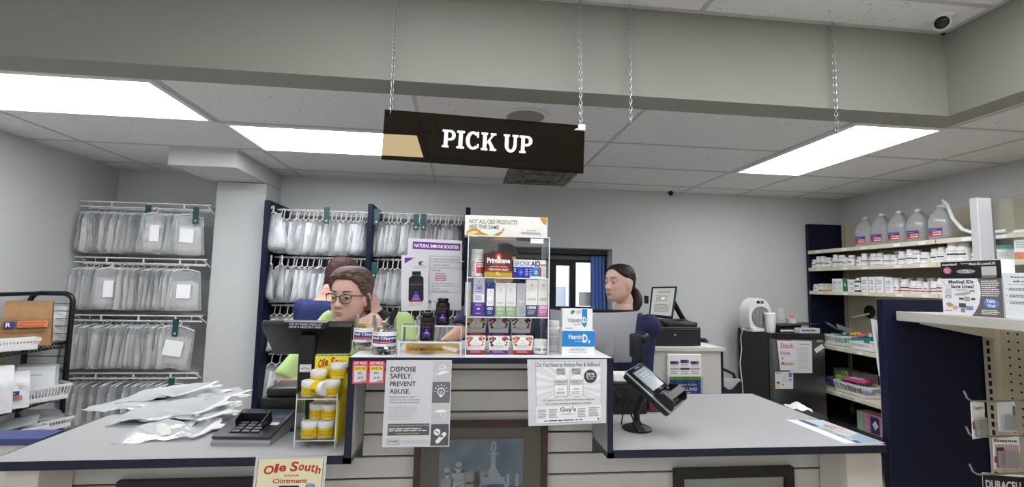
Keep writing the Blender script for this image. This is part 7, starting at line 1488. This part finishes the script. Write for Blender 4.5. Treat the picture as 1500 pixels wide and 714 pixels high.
def hand_raw(b, wrist, d, up, m, side, curl=.5, s=1.):
    """palm and five fingers; d: pointing direction, up: back of the hand"""
    d = Vector(d).normalized(); up = Vector(up); up = (up-d*up.dot(d)).normalized(); x = d.cross(up)*side; tips = []
    W = Vector(wrist); n = 10
    vs = []
    for k, (t, w, th) in enumerate(((0, .024, .019), (.03, .032, .017), (.06, .040, .014), (.088, .040, .011))):
        for i in range(n): a = 2*PI*i/n; vs.append(W+d*t*s+x*w*s*math.cos(a)+up*th*s*math.sin(a))
    b.add(vs, [(j*n+i, j*n+(i+1) % n, (j+1)*n+(i+1) % n, (j+1)*n+i) for j in range(3) for i in range(n)]+[tuple(range(n-1, -1, -1)), tuple(3*n+i for i in range(n))], m)
    for k, (o, L) in enumerate(((-.031, .068), (-.0105, .078), (.0105, .073), (.031, .056))):
        p = W+d*.082*s+x*o*s*1.05; pts = [p-d*.03*s, p]; dd = d.copy(); ang = 0
        for j, fr in enumerate((.45, .32, .23)):
            ang += curl*(.55 if j else .4); dd = (d*math.cos(ang)-up*math.sin(ang)).normalized(); pts.append(pts[-1]+dd*L*fr*s)
        b.tube(pts, [.0098*s, .0095*s, .0086*s, .0078*s, .0062*s], m, 10); b.ell(tuple(pts[-1]), (.0062*s,)*3, m, 8, 6); tips.append((pts[-1], dd, (up*math.cos(ang)+d*math.sin(ang)).normalized()))
    p = W+d*.02*s-x*.026*s; pts = [p, p+d*.028*s-x*.020*s-up*.006*s, p+d*.055*s-x*.026*s-up*.014*s, p+d*.075*s-x*.022*s-up*.02*s]
    b.tube(pts, [.0125*s, .0115*s, .0098*s, .007*s], m, 10); b.ell(tuple(pts[-1]), (.007*s,)*3, m, 8, 6)
    return tips
def hair_mat(name, c0, c1, scale=(60, 60, 6)):
    m = bpy.data.materials.new(name); m.use_nodes = True; nt = m.node_tree; bs = nt.nodes['Principled BSDF']; bs.inputs['Roughness'].default_value = .55; bs.inputs['Specular IOR Level'].default_value = .25
    tc = nt.nodes.new('ShaderNodeTexCoord'); mp = nt.nodes.new('ShaderNodeMapping'); mp.inputs['Scale'].default_value = scale; n = nt.nodes.new('ShaderNodeTexNoise'); n.inputs['Scale'].default_value = 2.2; n.inputs['Detail'].default_value = 4
    r = nt.nodes.new('ShaderNodeValToRGB'); r.color_ramp.elements[0].position = .32; r.color_ramp.elements[1].position = .7; r.color_ramp.elements[0].color = (*lin(c0), 1); r.color_ramp.elements[1].color = (*lin(c1), 1)
    bp = nt.nodes.new('ShaderNodeBump'); bp.inputs['Strength'].default_value = .5; bp.inputs['Distance'].default_value = .004
    L = nt.links.new; L(tc.outputs['Object'], mp.inputs['Vector']); L(mp.outputs[0], n.inputs['Vector']); L(n.outputs['Fac'], r.inputs['Fac']); L(r.outputs['Color'], bs.inputs['Base Color']); L(n.outputs['Fac'], bp.inputs['Height']); L(bp.outputs['Normal'], bs.inputs['Normal']); return m
def skin_mat(name, c):
    m = mat(name, c, .5, spec=.35, var=.05, vscale=25, bump=.05, bscale=400); b = m.node_tree.nodes['Principled BSDF']; b.inputs['Subsurface Weight'].default_value = .12; b.inputs['Subsurface Radius'].default_value = (.012, .005, .003); b.inputs['Subsurface Scale'].default_value = 1.0; return m
def hair_shell(tab, mask, thick, M, m, parent, name='hair', zs=None, n=84, nz=None):
    b = MB(M); zz = []; z = tab[0][0]
    while z > tab[-1][0]: zz.append(z); z -= .0045
    zz.append(tab[-1][0])
    def pt(i, z):
        a = 2*PI*i/n; a = a-2*PI if a > PI else a; k = mask(a, z); t = thick(a, z)*k-.012*(1-k)
        if nz: t += .0022*nz(a*1.2, z*7)*k
        return head_pt(a, z, t, False, tab)
    vs = [pt(i, z) for z in zz for i in range(n)]; K_ = len(zz)
    fs = [(j*n+i, (j+1)*n+i, (j+1)*n+(i+1) % n, j*n+(i+1) % n) for j in range(K_-1) for i in range(n)]+[tuple(range(n)), tuple((K_-1)*n+i for i in range(n-1, -1, -1))]
    b.add(vs, fs, m); return b.build(name, parent, 80)
def face_bits(M, t, skin, brow, iris, down=.0, lash=True):
    wh_ = mat('eye_white', (226, 222, 218), .2); dkl = mat('lash_line', (30, 22, 20), .5)
    for s in (-1, 1):
        b = MB(M @ Matrix.Translation((s*.0315, -.0715, .0)))
        b.ell((0, 0, 0), (.0122, .0122, .0112), wh_, 18, 12)
        gz = Matrix.Rotation(down, 4, 'X'); b2 = MB(b.M @ gz)
        b2.lathe([(.0058, 0), (.0045, .0006), (.0001, .0008)], iris, 16); 
        b2.v = []; b2.f = []; b2.mi = []
        d = gz @ Vector((0, -1, 0)); q = d.to_track_quat('Z', 'Y').to_matrix().to_4x4(); b.M = M @ Matrix.Translation((s*.0315, -.0715, 0)) @ q
        b.lathe([(.0056, .0108), (.004, .0120), (.0001, .0125)], iris, 16); b.lathe([(.0026, .0121), (.0001, .0128)], K('0c0c0c', .1), 12)
        # lids: skin half shells above and below the opening
        b.M = M @ Matrix.Translation((s*.0315, -.0710, 0)); R = .0131
        def lid(e0, e1, m_, rr=R): b.grid(lambda u, v: (rr*1.06*math.cos(PI*u)*math.cos(e0+(e1-e0)*v), -rr*math.sin(PI*u)*math.cos(e0+(e1-e0)*v), rr*math.sin(e0+(e1-e0)*v)), 14, 5, m_)
        op = .32-down*.9
        lid(PI/2*.95, op, skin); lid(-PI/2*.95, -.34, skin)
        if lash: lid(op+.03, op-.10, dkl, R*1.02)
        b.build('eye', t, 60)
        b = MB(M); pts = [(s*(.013+.038*u), head_pt(math.atan2(.013+.038*u, .08)*1.15, .0235).y-.0012, .0235+.0035*math.sin(PI*u*.8)) for u in [k/7 for k in range(8)]]
        b.tube(pts, [.0015, .0026, .0028, .0027, .0025, .002, .0016, .0008], brow, 6); b.build('eyebrow', t)
def person(label, head, scale, hrot, byaw, skin, shirt, trousers, arms, under=None, vneck=None, sleeve=.75, neck_off=(0, .018, -.205), voxel=.0052, lipcol=(188, 116, 108)):
    """head: eye-level centre of the head in the world; arms: (shoulder side, elbow, wrist, hand dir, hand up, curl) in the world"""
    H = Vector(head); N = H+Matrix.Rotation(byaw, 3, 'Z') @ Vector(neck_off)
    t = thing('person', label, 'person', (N.x, N.y, 0)); T = Matrix.Translation((-N.x, -N.y, 0))
    MH = T @ Matrix.Translation(H) @ Matrix.Rotation(hrot[2], 4, 'Z') @ Matrix.Rotation(hrot[0], 4, 'X') @ Matrix.Rotation(hrot[1], 4, 'Y') @ Matrix.Scale(scale, 4)
    MT = T @ Matrix.Translation(N) @ Matrix.Rotation(byaw, 4, 'Z')
    b = MB(); head_raw(b, MH, skin); torso_raw(b, MT, skin, 0, .035, -.64)
    limb(b, [MT @ Vector((0, .0, -.06)), MT @ Vector((0, .004, .04)), MH @ Vector((0, .022, -.055))], [.072, .051, .049], skin)
    tips = []; sl = MB(); us = MB()
    hipz = -.66
    for s in (-1, 1):
        h = MT @ Vector((s*.085, 0, hipz+.08)); k = Vector((MT @ Vector((s*.10, -.02, 0))).to_tuple()); k.z = .47; an = MT @ Vector((s*.105, .02, 0)); an.z = .09
        limb(b, [h, k, an], [.092, .058, .040], skin); ft = MT.to_3x3() @ Vector((0, -1, 0)); b.ell(tuple(an+ft*.06+Vector((0, 0, -.055))), (.045, .045, .034), skin, 12, 8); b.tube([an+Vector((0, 0, -.05)), an+ft*.16+Vector((0, 0, -.065))], [.038, .026], skin, 12)
    for (sd, el, wr, hd, hu, cu) in arms:
        sh = MT @ Vector((sd*.172, .006, -.075)); el = T @ Vector(el); wr = T @ Vector(wr)
        limb(b, [sh, el, wr], [.052, .041, .026], skin); limb(b, [el, wr], [.041, .026], skin) if False else None
        tips.append(hand_raw(b, wr, hd, hu, skin, sd, cu))
        e2 = sh.lerp(el, sleeve); limb(sl, [sh, sh.lerp(el, .5*sleeve), e2], [.068, .064, .066], shirt)
    hd_i = MH.inverted()
    def lips(p):
        q = hd_i @ p
        if q.y < -.07 and ((q.x/.0205)**2+((q.z+.069)/.0078)**2) < 1: return 1
        return 0
    lipm = mat('lips_%d' % lipcol[0], lipcol, .4)
    remesh(b, 'body', voxel, t, [skin], None, 3)
    def on_face(x, z):
        lo, hi = -1.2, 1.2
        for _ in range(24):
            md = (lo+hi)/2
            if head_pt(md, z).x < x: lo = md
            else: hi = md
        return head_pt(lo, z)
    lm = MB(MH)
    def lipf(u, v):
        uu = (u-.5)*2; vv = (v-.5)*2; ed = (1-uu*uu)**.7; hgt = (.0068-.0018*g(uu, .18)) if vv > 0 else .0082
        p = on_face(.0225*uu, -.0690+vv*hgt*ed); return p+Vector((0, .0006-.0016*ed*(1-abs(vv))*(1 if abs(vv) > .12 else .2)-.0010*ed, 0))
    lm.grid(lipf, 18, 14, lipm); lm.build('lips', t, 80)
    MTi = MT.inverted(); 
    b = MB(); torso_raw(b, MT, shirt, .013, -.006, -.64); b.v, b.f, b.mi = b.v+sl.v, b.f+[tuple(i+len(b.v) for i in f) for f in sl.f], b.mi+sl.mi
    def vcut(zv, k, ztop):
        def f(p):
            q = MTi @ p
            return (q.z > ztop) or (q.y < .0 and q.z > zv and abs(q.x) < (q.z-zv)*k)
        return f
    vn = vneck or (-.13, .75, -.02)
    remesh(b, 'scrub_top', .009, t, [shirt], vcut(*vn), 6)
    if under:
        b = MB(); torso_raw(b, MT, under, .007, -.0, -.3); remesh(b, 'undershirt', .008, t, [under], vcut(vn[0]+.045, vn[1]*.68, vn[2]+.016), 3)
    b = MB(); torso_raw(b, MT, trousers, .010, -.40, -.655)
    for s in (-1, 1):
        h = MT @ Vector((s*.085, 0, hipz+.10)); k = MT @ Vector((s*.10, -.02, 0)); k.z = .47; an = MT @ Vector((s*.105, .02, 0)); an.z = .06; limb(b, [h, k, an], [.104, .078, .066], trousers)
    remesh(b, 'trousers', .013, t, [trousers], None, 5)
    return t, MH, MT, tips
navy_s = mat('navy_scrubs', (36, 50, 104), .8, bump=.15, bscale=120, var=.06, vscale=10); dknavy = mat('dark_navy_scrubs', (32, 38, 78), .8, bump=.15, bscale=120, var=.06, vscale=10)
green_s = mat('lime_scrubs', (196, 228, 150), .8, bump=.15, bscale=120, var=.04, vscale=10); blk_c = mat('black_cloth', (22, 22, 26), .85)
skinA = skin_mat('skin_warm', (228, 186, 168)); skinC = skin_mat('skin_fair', (230, 190, 172)); skinB = skin_mat('skin_mid', (220, 174, 152))
def fz(tab, k=1.0): return tab
# ---- woman in lime scrubs at the left checkout
HA = wy(512.5, 433.5, 2.30)
elR = wy(420, 556, 2.28); wrL = wy(546, 464, 2.20)
t, MH, MT, tips = person('woman in lime scrubs and glasses looking down behind the left checkout monitor', HA, 1.06, (.07, .03, -.30), -.10, skinA, green_s, blk_c,
    [(1, wy(603, 545, 2.34), wrL, (-.08, -1, -.18), (0, -.2, 1), .55), (-1, elR, wy(462, 572, 2.20), (.5, -.7, -.2), (0, 0, 1), .4)], under=blk_c, vneck=(-.16, .95, -.012), neck_off=(.045, .135, -.066), sleeve=1.02)
for p, d, u in tips[0]:
    b = MB(Matrix.Translation(p+u*.0045) @ d.to_track_quat('Z', 'Y').to_matrix().to_4x4()); b.ell((0, 0, .001), (.0052, .0052, .0075), mat('red_nail', (150, 40, 46), .2), 10, 8); b.build('fingernail', t)
browA = mat('brow_brown', (70, 48, 38), .7); irisA = mat('iris_brown', (70, 50, 36), .15)
face_bits(MH, t, skinA, browA, irisA, .24)
hA = hair_mat('brown_grey_hair', (52, 38, 34), (142, 118, 104), (18, 18, 50))
TABA = [(.134, .0005, .012, .014), (.131, .022, -.010, .040), (.122, .040, -.032, .064), (.107, .0555, -.053, .084), (.085, .0670, -.072, .096), (.05, .0730, -.084, .103), (.025, .0755, -.088, .106), (0, .0755, -.087, .104), (-.02, .074, -.087, .098), (-.045, .070, -.087, .085), (-.07, .062, -.08, .066), (-.10, .05, -.07, .045)]
nA = noise2(5)
def maskA(a, z):
    aa = abs(a); zl = interp([(9, .0), (3.2, -.095), (2.3, -.085), (1.85, -.06), (1.55, -.012), (1.2, .012), (.95, .050), (.6, .074), (.3, .080), (0, .078), (-1, .078)], aa)[0]
    return sstep(zl-.004, zl+.016, z)
hair_shell(TABA, maskA, lambda a, z: .006+.010*sstep(.0, .09, z)+.005*sstep(.5, 1.4, abs(a))-.004*g(a+.35, .12), MH, hA, t, nz=nA)
b = MB(MH); 
for k, (s, r) in enumerate(((1, .013), (-1, .010))):
    b.tube([(s*.074, -.012, .03), (s*.081, .0, .0), (s*.083, .012, -.035), (s*.080, .022, -.07), (s*.074, .03, -.10)], [.006, r, r*1.1, r, .003], hA, 8)
b.tube([(0, .10, -.02), (0, .135, -.03), (0.01, .15, -.06), (.015, .145, -.12), (.01, .13, -.17)], [.018, .028, .03, .022, .006], hA, 10)
b.build('hair_strands', t)
gf = mat('glasses_frame', (70, 66, 76), .25); gfl = mat('glasses_frame_clear', (186, 180, 188), .2)
gl_o = MB(MH)
for s in (-1, 1):
    pts = []
    for k in range(20):
        q = 2*PI*k/20; ex = .0255*math.copysign(abs(math.cos(q))**.8, math.cos(q)); ez = .0195*math.copysign(abs(math.sin(q))**.8, math.sin(q)); ez += .004*max(0, math.cos(q)) if math.sin(q) > 0 else 0
        pts.append((s*(.0335+ex), -.099+.010*abs(ex+.0)/.03*(1 if ex > 0 else .2), ez-.004))
    gl_o.tube(pts, [.0024 if p[2] > -.002 else .0014 for p in pts], gf, 6, True)
    gl_o.tube([(s*.0585, -.088, .010), (s*.070, -.078, .010), (s*.079, -.02, .006), (s*.081, .012, .0)], .0022, gf, 6)
gl_o.tube([(-.0085, -.101, .004), (0, -.106, .007), (.0085, -.101, .004)], .002, gf, 6); gl = gl_o.build('glasses', t)
lb_ = MB(MH)
for s in (-1, 1): lb_.add([(s*.0335+.024*math.cos(2*PI*k/16), -.0975+.006*max(0, s*math.cos(2*PI*k/16)), -.004+.018*math.sin(2*PI*k/16)) for k in range(16)], [tuple(range(16))], glass)
lb_.build('lens', gl, 0)
b = MB(MH); 
for s in (1, -1): b.lathe([(.004, 0), (.004, .002), (.0001, .003)], mat('gold_stud', (200, 170, 90), .25, metal=.9), 10, at=(s*.084, .004, -.046))
b.build('earring', t)
# ---- woman at the bag rack, seen from behind
HB = wy(504, 404, 3.28)
t, MH, MT, tips = person('woman in blue scrubs with a dark bob, seen from behind at the bag rack', HB, 1.02, (.22, .10, 2.35), 2.95, skinB, navy_s, navy_s,
    [(-1, wy(550, 505, 3.45), wy(530, 500, 3.62), (-.2, 1, .1), (0, 0, 1), .6), (1, wy(444, 498, 3.34), wy(470, 520, 3.60), (.2, .9, -.2), (0, 0, 1), .5)], neck_off=(.05, .085, -.140), sleeve=.9)
hB = hair_mat('dark_auburn_hair', (30, 18, 20), (92, 52, 52), (50, 50, 8))
TABB = [(.122, .0005, .012, .014), (.118, .028, -.016, .044), (.108, .048, -.042, .072), (.092, .064, -.062, .092), (.07, .075, -.076, .106), (.04, .083, -.084, .114), (0, .088, -.086, .116), (-.04, .092, -.086, .112), (-.08, .093, -.078, .104), (-.115, .088, -.06, .094), (-.135, .078, -.04, .082), (-.14, .06, -.03, .07)]
def maskB(a, z):
    aa = abs(a); zl = interp([(9, 0), (3.2, -.13), (1.3, -.13), (.85, -.11), (.65, .02), (.4, .055), (0, .06), (-1, .06)], aa)[0]; return sstep(zl-.006, zl+.008, z)
hair_shell(TABB, maskB, lambda a, z: .008, MH, hB, t, nz=noise2(9))
face_bits(MH, t, skinB, browA, irisA, .1)
# ---- woman in profile at the right
HC = wy(907, 413.5, 2.72)
t, MH, MT, tips = person('woman in navy scrubs with a low dark ponytail, in profile behind the grey monitor', HC, .985, (.02, 0, -1.10), -1.05, skinC, dknavy, dknavy,
    [(1, wy(936, 525, 2.80), wy(905, 560, 2.62), (-.8, -.6, 0), (0, 0, 1), .5), (-1, wy(890, 540, 2.55), wy(880, 560, 2.50), (-.5, -.5, -.1), (0, 0, 1), .5)], neck_off=(0, .055, -.172), vneck=(-.10, .7, -.008), lipcol=(188, 116, 108))
face_bits(MH, t, skinC, mat('brow_dark', (52, 36, 30), .7), irisA, .12)
hC = hair_mat('dark_brown_hair', (22, 15, 13), (58, 40, 34), (10, 60, 10))
TABC = [(.113, .0005, .012, .014), (.110, .024, -.014, .042), (.102, .044, -.040, .068), (.088, .057, -.060, .085), (.07, .066, -.073, .095), (.05, .0725, -.083, .102), (.025, .0755, -.088, .106), (0, .0755, -.087, .104), (-.02, .074, -.087, .098), (-.045, .070, -.087, .085), (-.07, .062, -.08, .068), (-.09, .05, -.07, .05)]
def maskC(a, z):
    aa = abs(a); zl = interp([(9, 0), (3.2, -.085), (2.4, -.075), (2.05, -.045), (1.88, -.012), (1.72, .014), (1.5, .020), (1.2, .028), (.9, .044), (.5, .066), (.2, .074), (0, .078), (-1, .078)], aa)[0]; return sstep(zl-.004, zl+.008, z)
hair_shell(TABC, maskC, lambda a, z: .006-.003*g(a, .05)*(1 if z > .05 else 0), MH, hC, t, nz=noise2(15))
b = MB(MH); b.tube([(0, .085, -.035), (.0, .112, -.045), (.012, .122, -.07), (.03, .118, -.10), (.05, .10, -.13), (.062, .075, -.155), (.06, .05, -.175)], [.020, .024, .034, .036, .032, .024, .006], hC, 12); b.build('ponytail', t)
b = MB(MH); b.tube([(.0+.026*math.cos(q), .108+.006*math.sin(q), -.043+.026*math.sin(q)) for q in [2*PI*k/14 for k in range(14)]], .005, black, 6, True); b.build('hair_tie', t)
# ---- person behind the clear display case
HD = wy(738, 388, 2.75)
t, MH, MT, tips = person('dark haired person in navy standing behind the clear display case, mostly hidden', HD, .97, (.12, 0, .25), .1, skinB, dknavy, dknavy,
    [(-1, wy(672, 488, 2.62), wy(650, 503, 2.48), (-.8, -.6, 0), (0, 0, 1), .5), (1, wy(815, 540, 2.75), wy(800, 560, 2.55), (-.4, -.7, 0), (0, 0, 1), .5)], sleeve=.85)
face_bits(MH, t, skinB, browA, irisA, .15)
hD = hair_mat('black_brown_hair', (24, 20, 20), (62, 52, 50), (40, 40, 12))
def maskD(a, z):
    aa = abs(a); zl = interp([(9, 0), (3.2, -.07), (2.2, -.06), (1.8, -.02), (1.5, .01), (1.15, .04), (.6, .056), (0, .058), (-1, .058)], aa)[0]; return sstep(zl-.004, zl+.010, z)
hair_shell(TABA, maskD, lambda a, z: .010, MH, hD, t, nz=noise2(25))
# ================================================================ world and view
sc = bpy.context.scene
w = bpy.data.worlds.new('world'); sc.world = w; w.use_nodes = True; nt = w.node_tree
bg = nt.nodes['Background']; sky = nt.nodes.new('ShaderNodeTexSky'); sky.sky_type = 'NISHITA'
sky.sun_elevation = math.radians(50); sky.sun_rotation = math.radians(200); sky.sun_disc = False
nt.links.new(sky.outputs[0], bg.inputs[0]); bg.inputs[1].default_value = .75
vs = sc.view_settings; vs.view_transform = 'Standard'; vs.look = 'None'; vs.exposure = EXPO; vs.gamma = 1; vs.use_curve_mapping = False
cy = sc.cycles; cy.use_denoising = True; cy.transparent_max_bounces = 40; cy.max_bounces = 10; cy.diffuse_bounces = 5; cy.glossy_bounces = 4; cy.transmission_bounces = 8
cy.caustics_reflective = False; cy.caustics_refractive = False; cy.sample_clamp_indirect = 8
